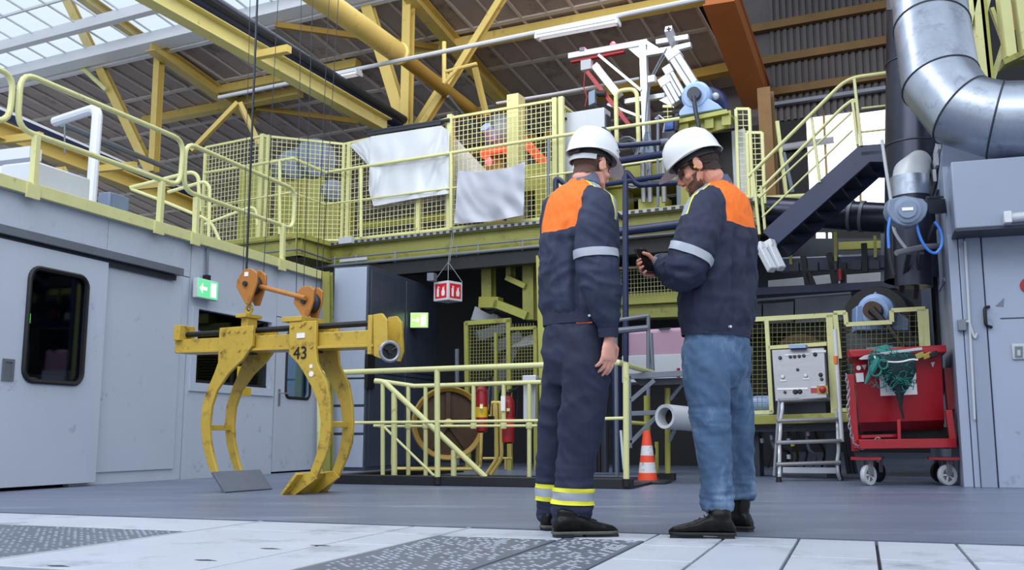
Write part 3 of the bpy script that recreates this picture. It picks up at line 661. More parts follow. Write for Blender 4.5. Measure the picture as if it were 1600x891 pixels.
# hoist blocks
b1 = [(381, 420), (393, 419), (401, 426), (401, 441), (390, 475), (383, 475), (369, 448), (370, 437)]
b2 = [(472, 447), (484, 446), (490, 452), (489, 470), (480, 497), (474, 497), (459, 474), (460, 460)]
for i, (poly, ctr, hook, ropes, lab) in enumerate(((b1, (384, 443), (389, 477), [((380, 424), .0), ((385, 421), .0), ((399, 426), .1)], 'left orange hoist block above the tongs, hung on the thickest rope'),
                                        (b2, (475, 471), (478, 498), [((463, 452), .0), ((472, 449), .02), ((484, 449), .08), ((489, 452), .1)], 'right orange hoist block, lower down and joined by a rod'))):
    t = thing('hoist_block', tg(*hook, .24), lab, 'hoist', 'orange hoist blocks over the tongs')
    for d in (.18, .29):
        b = MB(); b.prism([tg(x, y, .18) + T2 * (d - .18) for x, y in poly], T2 * .022); b.build('cheek_plate', M['block'], t, .005)
    c_ = tg(*ctr, .18) - T2 * .18; b = MB(); b.lathe([(.05, 0), (.085, 0), (.085, .015), (.07, .03), (.085, .045), (.085, .08), (.05, .08)], c_ + T2 * .205, T2, 16); b.build('sheave', M['dkgrey'], t)
    b = MB(); b.cyl(c_ + T2 * .16, c_ + T2 * .33, .022, 8); b.build('axle', M['dkgrey'], t)
    b = MB(); h0 = tg(*hook, .25); b.tube([h0 + UP * .06, h0, h0 + B2 * .025 - UP * .03, h0 - UP * .06, h0 - B2 * .02 - UP * .035], .011, 8); b.build('hook', M['grey'], t)
    for j, ((x, y), d) in enumerate(ropes):
        p = tg(x, y, .21) + T2 * d; b = MB(); b.tube([p - UP * .03, p + UP * (6.2 if not (i == 0 and j == 1) else 6.4) + B2 * (.12 * (j - 1) if not (i == 0 and j == 1) else .0) ], .010 if (i == 0 and j == 1) else .003, 6); b.build('wire_rope', M['wire'], t)
    if i == 0:
        b = MB(); b.box(tg(385, 428, .178), B2 * .02, T2 * .002, UP * .018); b.build('label_plate', M['paper'], t)
        b = MB(); b.cyl(tg(405, 447, .27), tg(477, 465.5, .15), .02, 10); b.build('connecting_rod', M['block'], t)

# ================================================================== PIT RAILINGS
RP = Plane(fl(750, 760), T1)
def rp(x, y, off=0): return RP(x, y, off)
kb = thing('pit_kerb', rp(750, 760), 'low black kerb along the pit edge under the yellow railing', 'kerb')
pz = .085
p, q = rp(517, 755), rp(986, 763); p.z = q.z = 0
b = MB(); b.beam(p + UP * pz / 2 + T1 * .06, q + UP * pz / 2 + T1 * .06, .12, pz, UP); b.build('front_kerb', M['kerb'], kb, .006)
b = MB(); b.beam(p + UP * pz / 2 + T1 * .12, p + UP * pz / 2 + T1 * 3.2, .12, pz, UP); b.build('side_kerb', M['kerb'], kb, .006)
b = MB(); b.box((p + q) / 2 + T1 * 1.0 + UP * .012, (q - p) / 2, T1 * .9, UP * .01); b.build('pit_floor', M['kerb'], kb)
r1 = thing('pit_railing', rp(683, 757), 'pale yellow tube railing standing on the black kerb in front of the pit', 'railing')
b = MB(); b.tube([rp(499, 583), rp(852, 570), rp(966, 566)] + [at(1028, 585, 10.6)], .026, 10); b.build('top_rail', M['rail'], r1)
b = MB(); b.tube([rp(499, 661), rp(845, 657), rp(980, 653)], .014, 8); b.build('mid_rail', M['rail'], r1)
for x, y0, y1 in ((499, 583, 741), (683, 577, 745), (978, 567, 748)):
    b = MB(); b.tube([rp(x, y0), rp(x + .6, y1)], .026, 10); b.build('post', M['rail'], r1)
    b = MB(); b.tube([rp(x + .6, y1), rp(x + .6, y1 + 12)], .033, 10); b.build('post_shoe', M['black'], r1)
r2 = thing('stair_railing', rp(598, 742, .75), 'pale yellow sloping stair railing going down into the pit behind the front railing', 'railing')
def r2p(x, y): return rp(x, y, .75)
b = MB(); b.tube(fillet([r2p(586, 595), r2p(600, 596), r2p(759, 746)], .08, 4), .028, 10); b.build('sloping_rail', M['rail'], r2)
b = MB(); b.tube([r2p(584, 665), r2p(598, 665), r2p(679, 744)], .014, 8); b.build('lower_sloping_rail', M['rail'], r2)
for x, y0, y1, r in ((598, 598, 742, .022), (616, 614, 743, .03), (709, 703, 745, .028)):
    b = MB(); b.tube([r2p(x, y0), r2p(x, y1)], r, 10); b.build('post', M['rail'], r2)
r3 = thing('back_railing', rp(740, 742, 1.1), 'pale yellow railing at the back of the pit, holding the red fire extinguishers', 'railing')
def r3p(x, y): return rp(x, y, 1.1)
b = MB(); b.tube([r3p(600, 596), r3p(648, 603), r3p(689, 602), r3p(846, 597)], .024, 10); b.build('top_rail', M['rail'], r3)
b = MB(); b.tube([r3p(592, 666), r3p(850, 665)], .014, 8); b.build('mid_rail', M['rail'], r3)
for x, y0, y1 in ((638, 604, 742), (665, 604, 743), (740, 600, 668), (787, 600, 670), (827, 599, 746)):
    b = MB(); b.tube([r3p(x, y0), r3p(x, y1)], .022, 10); b.build('post', M['rail'], r3)
    b = MB(); b.lathe([(.03, -.03), (.034, -.02), (.034, .02), (.03, .03)], r3p(x, 665), UP, 8); b.build('clamp', M['rail'], r3)
# cable drum
dr = thing('cable_drum', rp(702, 722, 1.9), 'round brown drum with a yellow rim on a tube stand in the pit', 'drum')
dc = rp(700, 661, 1.9); dax = (T1 * .88 - B1 * .47).normalized(); dax = -dax
R0 = .40
b = MB(); b.lathe([(R0 - .05, .0), (R0, .0), (R0 + .01, .03), (R0, .10), (R0 - .01, .10), (R0 - .05, .06)], dc, dax, 40, True); b.build('rim', M['ochre_dk'], dr)
b = MB(); b.lathe([(R0 - .02, -.18), (R0 - .02, .0)], dc, dax, 36); b.build('drum_body', M['brown'], dr)
b = MB(); sa = dax.cross(UP).normalized()
for k in range(5):
    t = k * 1.2566 + .3; b.beam(dc + dax * .03, dc + dax * .03 + (sa * math.cos(t) + UP * math.sin(t)) * (R0 - .03), .05, .02, dax)
b.build('spoke', M['brown'], dr)
b = MB(); b.lathe([(.05, 0), (.05, .07), (.03, .09)], dc, dax, 14); b.build('hub', M['ochre'], dr)
b = MB(); q0_, q1_ = dc - UP * .5 - sa * .35, dc - UP * .5 + sa * .6
for o_ in (.12, -.2): b.tube(fillet([dc - sa * .36 - UP * .1 + dax * o_, q0_ + dax * o_, q1_ + dax * o_, q1_ + UP * .35 + dax * o_], .06, 3), .018, 8)
b.build('tube_stand', M['ochre'], dr)
# extinguishers
for i, (x, y0, y1, m, off, lab) in enumerate(((752, 596, 676, 'red', 1.22, 'dark red fire extinguisher on the back railing, left one with a yellow label'), (794, 612, 693, 'red', 1.24, 'red fire extinguisher hanging lower on the back railing, beside the white tag'))):
    p1, p0 = rp(x, y0, off), rp(x, y1, off); t = thing('fire_extinguisher', p0, lab, 'fire extinguisher', 'fire extinguishers in the pit')
    L = p1.z - p0.z; b = MB(); b.lathe([(.04, 0), (.062, .015), (.064, .04), (.064, L * .78), (.05, L * .87), (.025, L * .92), (.025, L * .95)], p0, UP, 18); b.build('cylinder', M[m], t)
    b = MB(); b.lathe([(.03, L * .94), (.03, L * 1.0), (.015, L * 1.03)], p0, UP, 10); b.beam(p0 + UP * (L * 1.03), p0 + UP * (L * 1.06) + B1 * .09, .02, .015); b.build('valve', M['black'], t)
    b = MB(); b.tube([p0 + UP * L + B1 * .03, p0 + UP * (L + .05) + B1 * .11, p0 + UP * (L * .7) + B1 * .10, p0 + UP * (L * .35) + B1 * .085], .011, 8); b.build('hose', M['black'], t)
    b = MB(); b.lathe([(.0655, L * .3), (.0655, L * .5)], p0, UP, 18); b.build('label_band', M['yel'] if i == 0 else M['sign_red'], t)
    b = MB(); b.beam(p0 + UP * L * .6, r3p(x, 640), .03, .03); b.build('bracket', M['rail'], t)
b = MB(); b.box(rp(786, 630, 1.06), B1 * .022, T1 * .004, UP * .075); tag(b.build('paper_tag', M['paper']), 'white paper tag hanging on the back railing post', 'tag')
for i, x in enumerate((770, 777)):
    b = MB(); b.tube(fillet([rp(x - 4, 650, 1.6), rp(x - 4, 630, 1.6), rp(x + 5, 628, 1.6), rp(x + 7, 716, 1.6), rp(x - 10, 741, 1.6)], .06, 4), .02, 8)
    tag(b.build('hook_stand', M['ochre']), ['yellow bent tube hook right of the brown drum, left one of the pair', 'yellow bent tube hook beside the lower red extinguisher'][i], 'hook', 'yellow hooks in the pit')
b = MB(); b.tube([rp(755, 716, 1.8), rp(800, 716, 1.8)], .015, 6); b.tube([rp(790, 716, 1.8), rp(790, 733, 1.8)], .015, 6); b.tube([rp(797, 690, 1.8), rp(797, 716, 1.8)], .015, 6)
tag(b.build('low_rail', M['ochre']), 'low yellow pipe frame on the pit floor beneath the extinguishers', 'frame')
pb_ = thing('profile_post', rp(832, 655, 1.2), 'grey aluminium profile pair with a junction box right of the fire extinguishers', 'post')
for x in (822, 834):
    b = MB(); b.beam(rp(x, 590, 1.2), rp(x, 655, 1.2), .045, .045, T1); b.build('profile', M['alu'], pb_, .003)
b = MB(); b.box(rp(829, 592, 1.15), B1 * .07, T1 * .05, UP * .035); b.build('box_body', M['alu'], pb_, .004)
b = MB(); b.tube([rp(838, 596, 1.15), rp(862, 595, 1.2)], .035, 10); b.build('hose_end', M['dkgrey'], pb_)

# ================================================================== UNDER THE GALLERY, LEFT
cp = fl(569, 735.5); CBP = Plane(cp, T1)
cl = CBP(517, 600); W = (cp - cl).dot(B1); Hc = CBP(569, 414).z
CSP = Plane(cp, B1); Dp = (CSP(683, 580) - cp).dot(T1)
cbn = thing('tool_cabinet', cp, 'tall blue grey steel container cabinet under the gallery corner, its long side coloured dark as shade', 'cabinet')
def cbx(s0, s1, t0, t1, z0, z1, m, nm, bev=.004):
    b = MB(); b.box(cp + B1 * (s0 + s1) / 2 + T1 * (t0 + t1) / 2 + UP * (z0 + z1) / 2, B1 * (s1 - s0) / 2, T1 * (t1 - t0) / 2, UP * (z1 - z0) / 2); return b.build(nm, m, cbn, bev)
cbx(-W, -.0, .0, Dp, 0, Hc, M['cabin_dk'], 'carcass')  # long side coloured dark to carry the shade under the gallery
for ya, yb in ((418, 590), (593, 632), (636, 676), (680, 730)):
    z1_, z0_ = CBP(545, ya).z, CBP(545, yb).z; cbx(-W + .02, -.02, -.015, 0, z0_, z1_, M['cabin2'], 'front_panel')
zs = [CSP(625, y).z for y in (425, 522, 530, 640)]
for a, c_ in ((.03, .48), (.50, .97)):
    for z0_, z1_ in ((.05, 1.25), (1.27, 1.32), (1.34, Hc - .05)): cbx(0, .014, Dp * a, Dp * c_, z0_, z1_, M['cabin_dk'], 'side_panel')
b = MB(); b.box(CSP(578, 580, .02), B1 * .02, T1 * .10, UP * .22); b.build('recess_handle', M['black'], cbn)
p = fl(510, 742); b = MB(); b.ibeam(at(512, 425, 12.9), at(513, 738, 12.9), .1, .1, .012, T1); tag(b.build('corner_column', M['olive']), 'olive yellow column between the left cabin end and the container cabinet', 'column')
# ================================================================== GALLERY (deck on steel beams in the roof's direction)
ZD = 3.4
GP = Plane(fl(700, 357, ZD), T2)
def gp(x, y, off=0): return GP(x, y, off)
g0, g1 = gp(508, 379), gp(1190, 305); g0.z = g1.z = ZD
gl = gp(700, 357); SB = lambda p: (p - gl).dot(B2)
sL, sR = SB(g0), SB(gp(1180, 306))
def G(s, t, z): return V((gl.x, gl.y, 0)) + B2 * s + T2 * t + UP * z
dk = thing('gallery_deck', G(0, 0, ZD), 'olive yellow steel gallery deck with a perforated grey edge above the pit', 'platform')
def gb(par, s0, s1, t0, t1, z0, z1, m, nm, bev=0.0):
    b = MB(); b.box(G((s0 + s1) / 2, (t0 + t1) / 2, (z0 + z1) / 2), B2 * (s1 - s0) / 2, T2 * (t1 - t0) / 2, UP * (z1 - z0) / 2); return b.build(nm, m, par, bev)
gb(dk, sL - .2, sR, .05, 5.5, ZD - .06, ZD, M['olive'], 'deck_plate')
b = MB(); b.ibeam(G(sL - .05, .1, ZD - .22), G(sR, .1, ZD - .22), .16, .30, .018, UP); b.build('edge_beam', M['olive'], dk)
gb(dk, sL, sR, -.03, .06, ZD - .075, ZD - .03, M['steel'], 'edge_strip', .003)
b = MB(); nn = 60
for i in range(nn):
    s = sL + (i + .5) * (sR - sL) / nn; b.box(G(s, -.032, ZD - .052), B2 * .026, T2 * .004, UP * .016)
stuff(b.build('strip_holes', M['dkgrey'], dk, smooth=False))
b = MB(); b.box(G(-1.75, -.05, ZD - .03), B2 * .12, T2 * .05, UP * .05); b.build('edge_box', M['pvc'], dk, .004)
b = MB(); b.tube([G(sL - .2, -.02, ZD - .39), G(sR, -.02, ZD - .39)], .022, 8); b.build('air_pipe', M['grey'], dk)
b = MB(); b.tube([G(sL, -.0, ZD - .28), G(-.2, -.0, ZD - .28), G(sR, 0, ZD - .28)], .012, 6); b.build('conduit', M['grey'], dk)
for s in (-2.0, -1.6, -.9, .15, .5, 1.2):
    b = MB(); b.beam(G(s, 0, ZD - .42), G(s, 0, ZD - .25), .02, .02); b.build('pipe_clip', M['grey'], dk)
gb(dk, sL, sR, .03, .2, ZD - .60, ZD - .42, M['kerb'], 'lower_beam')
gb(dk, sL + .3, -1.4, -.02, .0, ZD - .345, ZD - .30, M['pvc'], 'cable_tray')
# left bump-out of the deck
q1 = fl(467, 363, ZD); GLP = Plane(q1, T2); sB = SB(q1); tB = (q1 - gl).dot(T2)
gb(dk, sB - 2.6, sB, tB, 2.5, ZD - .06, ZD, M['olive'], 'deck_plate')
b = MB(); b.ibeam(G(sB - 2.6, tB + .08, ZD - .2), G(sB, tB + .08, ZD - .2), .14, .28, .018, UP); b.build('edge_beam', M['olive'], dk)
b = MB(); b.ibeam(G(sB - .05, tB, ZD - .2), G(sB - .05, .1, ZD - .2), .14, .28, .018, UP); b.build('edge_beam', M['olive'], dk)
b = MB(); b.tube([G(sB - 2.0, tB - .04, ZD - .26), G(sB + .03, tB - .04, ZD - .26), G(sB + .03, .0, ZD - .30)], .016, 6); b.build('conduit', M['grey'], dk)
# gallery railing
def glp(x, y, off=0): return GLP(x, y, off)
gr = thing('gallery_railing', gp(700, 357), 'pale yellow gallery railing running along the deck edge above the pit', 'railing')
b = MB(); b.tube([glp(320, 270), glp(458, 247), gp(509, 269), gp(700, 239.5), gp(860, 214), gp(1062, 185)], .024, 10); b.build('top_rail', M['rail'], gr)
b = MB(); b.tube([glp(308, 325), glp(456, 300), gp(508, 319), gp(701, 294), gp(900, 268), gp(1040, 248)], .015, 8); b.build('mid_rail', M['rail'], gr)
for x, f, y0, y1, m in ((437, glp, 250, 366, 'rail'), (564, gp, 262, 371, 'rail'), (705, gp, 239, 356, 'rail'), (857, gp, 214, 340, 'grey'), (1028, gp, 181, 322, 'grey')):
    b = MB(); b.tube([f(x, y0), f(x, y1)], .026 if m == 'rail' else .02, 10); b.build('post', M[m], gr)
# wire mesh fence
fe = thing('mesh_fence', gp(705, 350, .2), 'pale yellow wire mesh fence panels standing behind the gallery railing', 'fence')
fo = .16
def fpanel(a, c, zt0, zt1, m='rail', sp=.072, zb=ZD + .02):
    a0, c0 = V((a.x, a.y, zb)), V((c.x, c.y, zb)); u = c0 - a0; L = u.length; ud = u.normalized()
    b = MB(); nu, nv = max(2, int(L / sp)), max(2, int((zt0 - zb) / sp))
    for i in range(1, nu):
        p = a0 + u * i / nu; b.tube([p, V((p.x, p.y, zt0 + (zt1 - zt0) * i / nu))], .006, 4, False, math.pi / 4)
    for i in range(1, nv):
        b.tube([a0 + UP * (zt0 - zb) * i / nv, c0 + UP * (zt1 - zb) * i / nv], .006, 4, False, math.pi / 4)
    stuff(b.build('wire_mesh', M[m], fe, smooth=False))
    for p, q in ((V((a.x, a.y, zt0)), V((c.x, c.y, zt1))), (a0 + UP * .02, c0 + UP * .02)):
        b = MB(); b.beam(p, q, .035, .035, UP); b.build('frame_bar', M[m], fe)
def fpost(p, z1, wd=.06, m='rail', zb=ZD):
    b = MB(); b.beam(V((p.x, p.y, zb)), V((p.x, p.y, z1)), wd, wd, T2); b.build('fence_post', M[m], fe, .004)
f0, f1 = glp(322, 230, .35), glp(411, 212, .35); f2 = gp(538, 225, fo); f3, f4, f5 = gp(656, 196, fo), gp(704, 184, fo), gp(867, 156, fo)
z0_ = f1.z
fpanel(f0, f1, f0.z, f1.z); fpanel(f1, f2, f1.z, f2.z); fpanel(f2, f3, f2.z, f3.z - .02); fpanel(f3, f4, f3.z - .02, f4.z); fpanel(f4, f5, f4.z, f5.z)
f6 = f5 + T2 * 1.2; fpanel(f5, f6, f5.z, f5.z)
for p, z1, wd in ((f0, f0.z, .05), (f1, f1.z + .03, .07), (f1 + B2 * .11, f1.z, .05), (f2, f2.z + .02, .05), (f2 + B2 * .10, f2.z, .06), (f3, f3.z, .07), (f4, f4.z + .05, .08), (f5, f5.z + .03, .07), (f5 + B2 * .1, f5.z + .03, .07)): fpost(p, z1, wd)
b = MB(); b.beam(G(sL + .25, fo + .35, gp(600, 335).z), G(SB(f4), fo + .35, gp(600, 335).z), .06, .1, UP); b.build('rear_rail', M['lime'], fe)
# small mesh gates at the right end
for x0, x1, y0, y1, lab in ((1150, 1171, 170, 262, 1), (1167, 1191, 207, 300, 2), (1036, 1050, 166, 190, 0)):
    a, c = gp(x0, y0, .5), gp(x1, y0, .5)
    if lab == 0: fpanel(a, c, a.z, c.z, zb=gp(1040, 190, .5).z)
    else:
        fpanel(a, c, a.z, c.z, zb=ZD + .1); fpost(a, a.z, .04); fpost(c, c.z, .04)

# sheets and cloth
def drape(name, top, bot, nc, nr, off, amp, m, lab, cat, freq=3.0, sk=0.0, f=gp, grp=None):
    rows = []
    for i in range(nr + 1):
        v = i / nr; row = []
        for j in range(nc + 1):
            u = j / nc
            k = u * (len(top) - 1); a = min(int(k), len(top) - 2); fr = k - a
            tx, ty = top[a][0] * (1 - fr) + top[a + 1][0] * fr, top[a][1] * (1 - fr) + top[a + 1][1] * fr
            k = u * (len(bot) - 1); a = min(int(k), len(bot) - 2); fr = k - a
            bx, by = bot[a][0] * (1 - fr) + bot[a + 1][0] * fr, bot[a][1] * (1 - fr) + bot[a + 1][1] * fr
            wv = amp * (.25 + .75 * v) * (1.6 * noise.noise(V((u * freq * 2.2 + sk * 7, v * 1.1 + u * 1.5, sk))) + .8 * noise.noise(V((u * freq * 5 - v * 3, v * 2.5, sk + 4))))
            row.append(f(tx * (1 - v) + bx * v, ty * (1 - v) + by * v, off + wv))
        rows.append(row)
    b = MB(); b.sheet(rows, .006); o = b.build(name, m, ang=60); return tag(o, lab, cat, grp)
drape('plastic_sheet', [(580, 213), (690, 196), (702, 205)], [(576, 296), (584, 322), (655, 309), (702, 302)], 44, 30, .05, .06, M['sheet'], 'big white plastic sheet hung on the fence top left of the wide fence post', 'sheet', 2.0, 2.0, grp='white plastic sheets')
drape('plastic_sheet', [(546, 226), (584, 212)], [(576, 258), (584, 264)], 16, 12, .10, .03, M['sheet'], 'small triangular plastic flap at the left edge of the big sheet', 'sheet', 1.5, 5.0, grp='white plastic sheets')
drape('plastic_sheet', [(690, 198), (705, 208)], [(698, 312), (762, 268)], 10, 14, .30, .02, M['sheet'], 'torn white plastic flap hanging behind the wide fence post', 'sheet', 1.5, grp='white plastic sheets')
drape('grey_cloth', [(716, 266), (745, 269), (792, 263), (821, 252)], [(710, 349), (765, 346), (818, 336)], 50, 36, -.10, .085, M['cloth'], 'crumpled grey cloth hung over the gallery railing', 'cloth', 1.2, 1.0)
b = MB(); b.tube([gp(571, 207, .1), gp(702, 187, .1)], .028, 8); b.beam(gp(575, 210, .1), gp(690, 192, .1), .05, .04, UP); tag(b.build('sheet_roller', M['dkgrey']), 'dark grey roller bar holding the white plastic sheets', 'bar')
b = MB(); b.tube([gp(776, 161, .9), gp(862, 147, .9), gp(999, 122, .9)], .022, 8); tag(b.build('long_rod', M['pvc']), 'long thin pale rod crossing above the grey cabinet to the aluminium post', 'rod')
# machine column and cabinet
mc = thing('machine_column', gp(802, 340, .5), 'tall pale yellow box column behind the mesh fence', 'column')
p, q = gp(802, 147, .45), gp(804, 250, .45)
gb(mc, SB(gp(793, 200, .45)), SB(gp(811, 200, .45)), .42, .66, ZD, p.z, M['rail'], 'column_body', .006)
gb(mc, SB(gp(793, 200, .45)) + .0, SB(gp(866, 200, .45)), .5, .9, ZD + .55, ZD + .95, M['lime'], 'side_arm', .006)
gb(mc, SB(gp(835, 200, .45)), SB(gp(868, 200, .45)), .45, .9, ZD, ZD + .6, M['lime'], 'base_box', .006)
ec = thing('control_cabinet', gp(914, 330, .3), 'light grey steel control cabinet left of the hooped yellow rail', 'cabinet')
a, c = gp(878, 176, .3), gp(944, 168, .3)
gb(ec, SB(a), SB(c), .3, .55, gp(910, 266, .3).z, (a.z + c.z) / 2, M['pvc'], 'cabinet_body', .01)
b = MB(); z_ = a.z; b.box(G(SB(c) + .012, .42, gp(946, 186, .3).z), B2 * .006, T2 * .08, UP * .09); b.build('side_window', M['dkgrey'], ec)
b = MB(); b.cyl(gp(884, 185, .28), gp(884, 185, .31), .02, 8); b.build('lock', M['black'], ec)
gb(ec, SB(a) + .05, SB(c) - .05, .33, .5, ZD, gp(910, 266, .3).z, M['grey'], 'cabinet_stand')
# robot and fan behind the fence
rb = thing('robot_arm', gp(820, 330, 1.2), 'orange jointed robot arm behind the mesh fence', 'robot')
for i, (a, c, wd) in enumerate((((814, 214), (858, 262), .14), ((758, 238), (792, 232), .13), ((818, 272), (842, 286), .14))):
    b = MB(); b.beam(gp(*a, 1.1), gp(*c, 1.1), .12, wd, UP); b.build('arm_link', M['robot'], rb, .02)
for x, y in ((814, 214), (858, 262), (818, 272), (758, 240), (792, 232)):
    b = MB(); b.cyl(gp(x, y, 1.0), gp(x, y, 1.22), .085, 14); b.build('joint', M['robot'], rb)
b = MB(); b.cyl(G(SB(gp(840, 300, 1.1)), 1.1, ZD), gp(842, 286, 1.1), .15, 16); b.build('robot_base', M['dkgrey'], rb)
b = MB(); b.tube([gp(818, 180, 1.4), gp(830, 196, 1.3), gp(845, 210, 1.2)], .06, 8); b.build('tool_cable', M['black'], rb)
fn = thing('fan_housing', gp(775, 340, 1.4), 'grey round fan housing seen through the mesh fence', 'fan')
c_ = gp(780, 215, 1.4); b = MB(); b.lathe([(.2, -.2), (.36, -.12), (.38, .0), (.36, .12), (.2, .2)], c_, (T2 * .6 + B2 * .8), 24); b.build('housing', M['grey'], fn)
b = MB(); b.cyl(c_ - T2 * .3 + B2 * .05 - UP * .1, c_ - T2 * .5 + B2 * .02 + UP * .04, .09, 14); b.build('motor', M['bear'], fn)
b = MB(); b.beam(G(SB(c_) - .1, 1.4, ZD), c_ - UP * .2 - B2 * .1, .3, .3); b.build('stand', M['lime'], fn)
b = MB(); b.ell(gp(764, 252, .9), B2 * .05, T2 * .05, UP * .07); tag(b.build('red_beacon', M['red_led']), 'small lit red warning beacon just above the grey cloth', 'lamp')
def glow(name, loc, power):
    l = bpy.data.lights.new(name, 'POINT'); l.energy = power; l.color = (1, .12, .14); l.shadow_soft_size = .05
    o = bpy.data.objects.new(name, l); C.objects.link(o); o.location = loc
glow('red_beacon_light', gp(766, 244, .55), 5)
b = MB(); b.lathe([(.04, 0), (.045, .02), (.045, .1), (.02, .13)], gp(958, 78, 1.2), UP, 14); tag(b.build('red_beacon', M['red_led']), 'small lit red warning beacon on the gantry top beam', 'lamp')
glow('red_beacon_light', gp(958, 66, 1.2), 40)
# motors behind the left fence
for i, (x, y, r, lab) in enumerate(((455, 262, .26, 'large pale blue motor behind the left mesh fence corner'), (490, 252, .34, 'round pale blue fan casing right of the large motor behind the fence'), (515, 302, .2, 'small pale blue motor low behind the fence near the first sheet'))):
    c_ = glp(x, y, 1.2 + .2 * i); t = thing('motor', c_ - UP * r, lab, 'motor', 'pale blue motors behind the fence')
    b = MB(); b.lathe([(r * .5, -.32), (r * .95, -.28), (r, -.2), (r, .2), (r * .9, .26), (r * .4, .3)], c_, (B2 * .8 - T2 * .6), 20); b.build('housing', M['motor'], t)
    b = MB()
    for k in range(9): b.lathe([(r * 1.04, -.17 + k * .042), (r * 1.04, -.155 + k * .042)], c_, (B2 * .8 - T2 * .6), 16)
    stuff(b.build('cooling_fins', M['motor'], t)); b = MB(); b.beam(V((c_.x, c_.y, ZD)), c_ - UP * r * .8, .4, .35); b.build('pedestal', M['lime'], t)
for i, (x0, x1, y0, y1, off, lab) in enumerate(((468, 500, 325, 372, 1.7, 'lime yellow machine base behind the rail corner, left one'), (505, 533, 315, 376, 1.7, 'lime yellow machine base behind the rail corner, right one'), (372, 402, 262, 300, 1.2, 'lime yellow machine frame behind the left fence panel'))):
    a, c = glp(x0, y0, off), glp(x1, y1, off); b = MB(); s0_, s1_ = SB(a), SB(c); tt = (a - gl).dot(T2)
    b.ibeam(G((s0_ + s1_) / 2, tt + .2, ZD), G((s0_ + s1_) / 2, tt + .2, a.z), s1_ - s0_, .3, .03, T2); tag(b.build('lime_machine', M['lime']), lab, 'machine', 'lime machine bases behind the fence')

# ================================================================== ALUMINIUM FRAME WITH CYLINDERS
af = thing('profile_gantry', gp(1010, 325, .7), 'white aluminium profile frame with red arm standing on the gallery', 'frame')
ao = .75
def ap(x, y, o=0): return gp(x, y, ao + o)
def bar(par, a, c, wd, m, nm, o=0, dp=.08, o2=None, bev=.004):
    b = MB(); b.beam(ap(*a, o), ap(*c, o if o2 is None else o2), dp, wd, UP if abs(a[0] - c[0]) > abs(a[1] - c[1]) * .4 else B2); return b.build(nm, m, par, bev)
bar(af, (889, 88), (1012, 66), .085, M['alu'], 'top_beam')
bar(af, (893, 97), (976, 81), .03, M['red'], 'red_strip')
bar(af, (1005, 66), (1011, 225), .10, M['alu'], 'post', dp=.1)
bar(af, (1008, 84), (1050, 77), .08, M['alu'], 'top_beam')
bar(af, (936, 86), (1003, 142), .04, M['alu'], 'brace', -.03)
bar(af, (977, 159), (1040, 149), .07, M['alu'], 'cross_beam', .2)
bar(af, (950, 163), (1004, 184), .04, M['alu'], 'brace', .1)
for tri in (((981, 75), (1000, 72), (1001, 92)), ((1011, 63), (1029, 74), (1011, 85)), ((1030, 156), (1051, 146), (1053, 168))):
    b = MB(); b.prism([ap(x, y, -.02) for x, y in tri], T2 * .02); b.build('gusset', M['alu'], af)
b = MB(); b.box(ap(917, 102), B2 * .08, T2 * .05, UP * .075); b.build('bearing_block', M['pvc'], af, .005)
b = MB(); b.box(ap(911, 78), B2 * .04, T2 * .05, UP * .03); b.build('top_block', M['grey'], af, .005)
bar(af, (918, 112), (984, 196), .06, M['red'], 'red_arm', -.05, .06)
bar(af, (930, 102), (968, 150), .11, M['alu'], 'slide_profile', .05, .1)
b = MB(); b.box(ap(926, 153, -.1), B2 * .05 + UP * .015, T2 * .04, UP * .1); b.build('sensor_box', M['reel'], af, .006)
b = MB(); b.cyl(ap(934, 146, -.1), ap(946, 146, -.1), .05, 12); b.build('sensor_lens', M['black'], af)
b = MB(); b.tube([ap(914, 112, -.06), ap(912, 135, -.06), ap(917, 150, -.06), ap(914, 166, -.06)], .008, 6); b.build('red_cable', M['red'], af)
b = MB(); b.tube(fillet([ap(1042, 75, -.1), ap(1030, 95, -.1), ap(1012, 130, -.1), ap(1008, 200, -.1), ap(1012, 230, -.1)], .2, 4), .012, 6); b.tube(fillet([ap(1046, 78, -.1), ap(1034, 95, -.1), ap(1015, 130, -.1), ap(1011, 200, -.1), ap(1005, 236, -.1)], .2, 4), .01, 6); b.build('cable_bundle', M['grey'], af)
b = MB(); b.prism([ap(x, y, -.08) for x, y in ((1008, 205), (1014, 205), (1022, 238), (998, 238))], T2 * .05); b.build('foot', M['reel'], af)
bar(af, (1026, 66), (1076, 58), .07, M['alu'], 'cross_bar'); bar(af, (1055, 76), (1080, 70), .07, M['alu'], 'cross_bar', -.1)
bar(af, (1044, 44), (1054, 70), .1, M['alu'], 'profile_end', -.2, .1, .1)
b = MB(); e = ap(1045, 45, -.26); b.box(e, B2 * .03, T2 * .012, UP * .007); b.box(e, B2 * .007, T2 * .012, UP * .03); b.build('profile_slot', M['black'], af)
for a, c, wd, nm in (((1052, 84), (1084, 134), .17, 'cylinder'), ((1044, 108), (1068, 150), .11, 'cylinder'), ((1038, 126), (1058, 162), .13, 'cylinder')):
    p, q = ap(*a, -.12), ap(*c, -.12); b = MB(); b.beam(p, q, wd, wd, T2); o = b.build(nm, M['alu'], af, .015)
    b = MB(); dd = (q - p).normalized(); b.beam(p - dd * .04, p + dd * .09, wd * 1.15, wd * 1.15, T2); b.build('cylinder_head', M['white'], o, .008)
    b = MB(); b.tube([p + dd * .1 - T2 * wd * .55, q - T2 * wd * .55], .012, 6); b.build('tie_rod', M['grey'], o)
b = MB(); b.box(ap(1019, 124, -.2), B2 * .05, T2 * .05, UP * .05); b.build('valve_block', M['white'], af, .006)
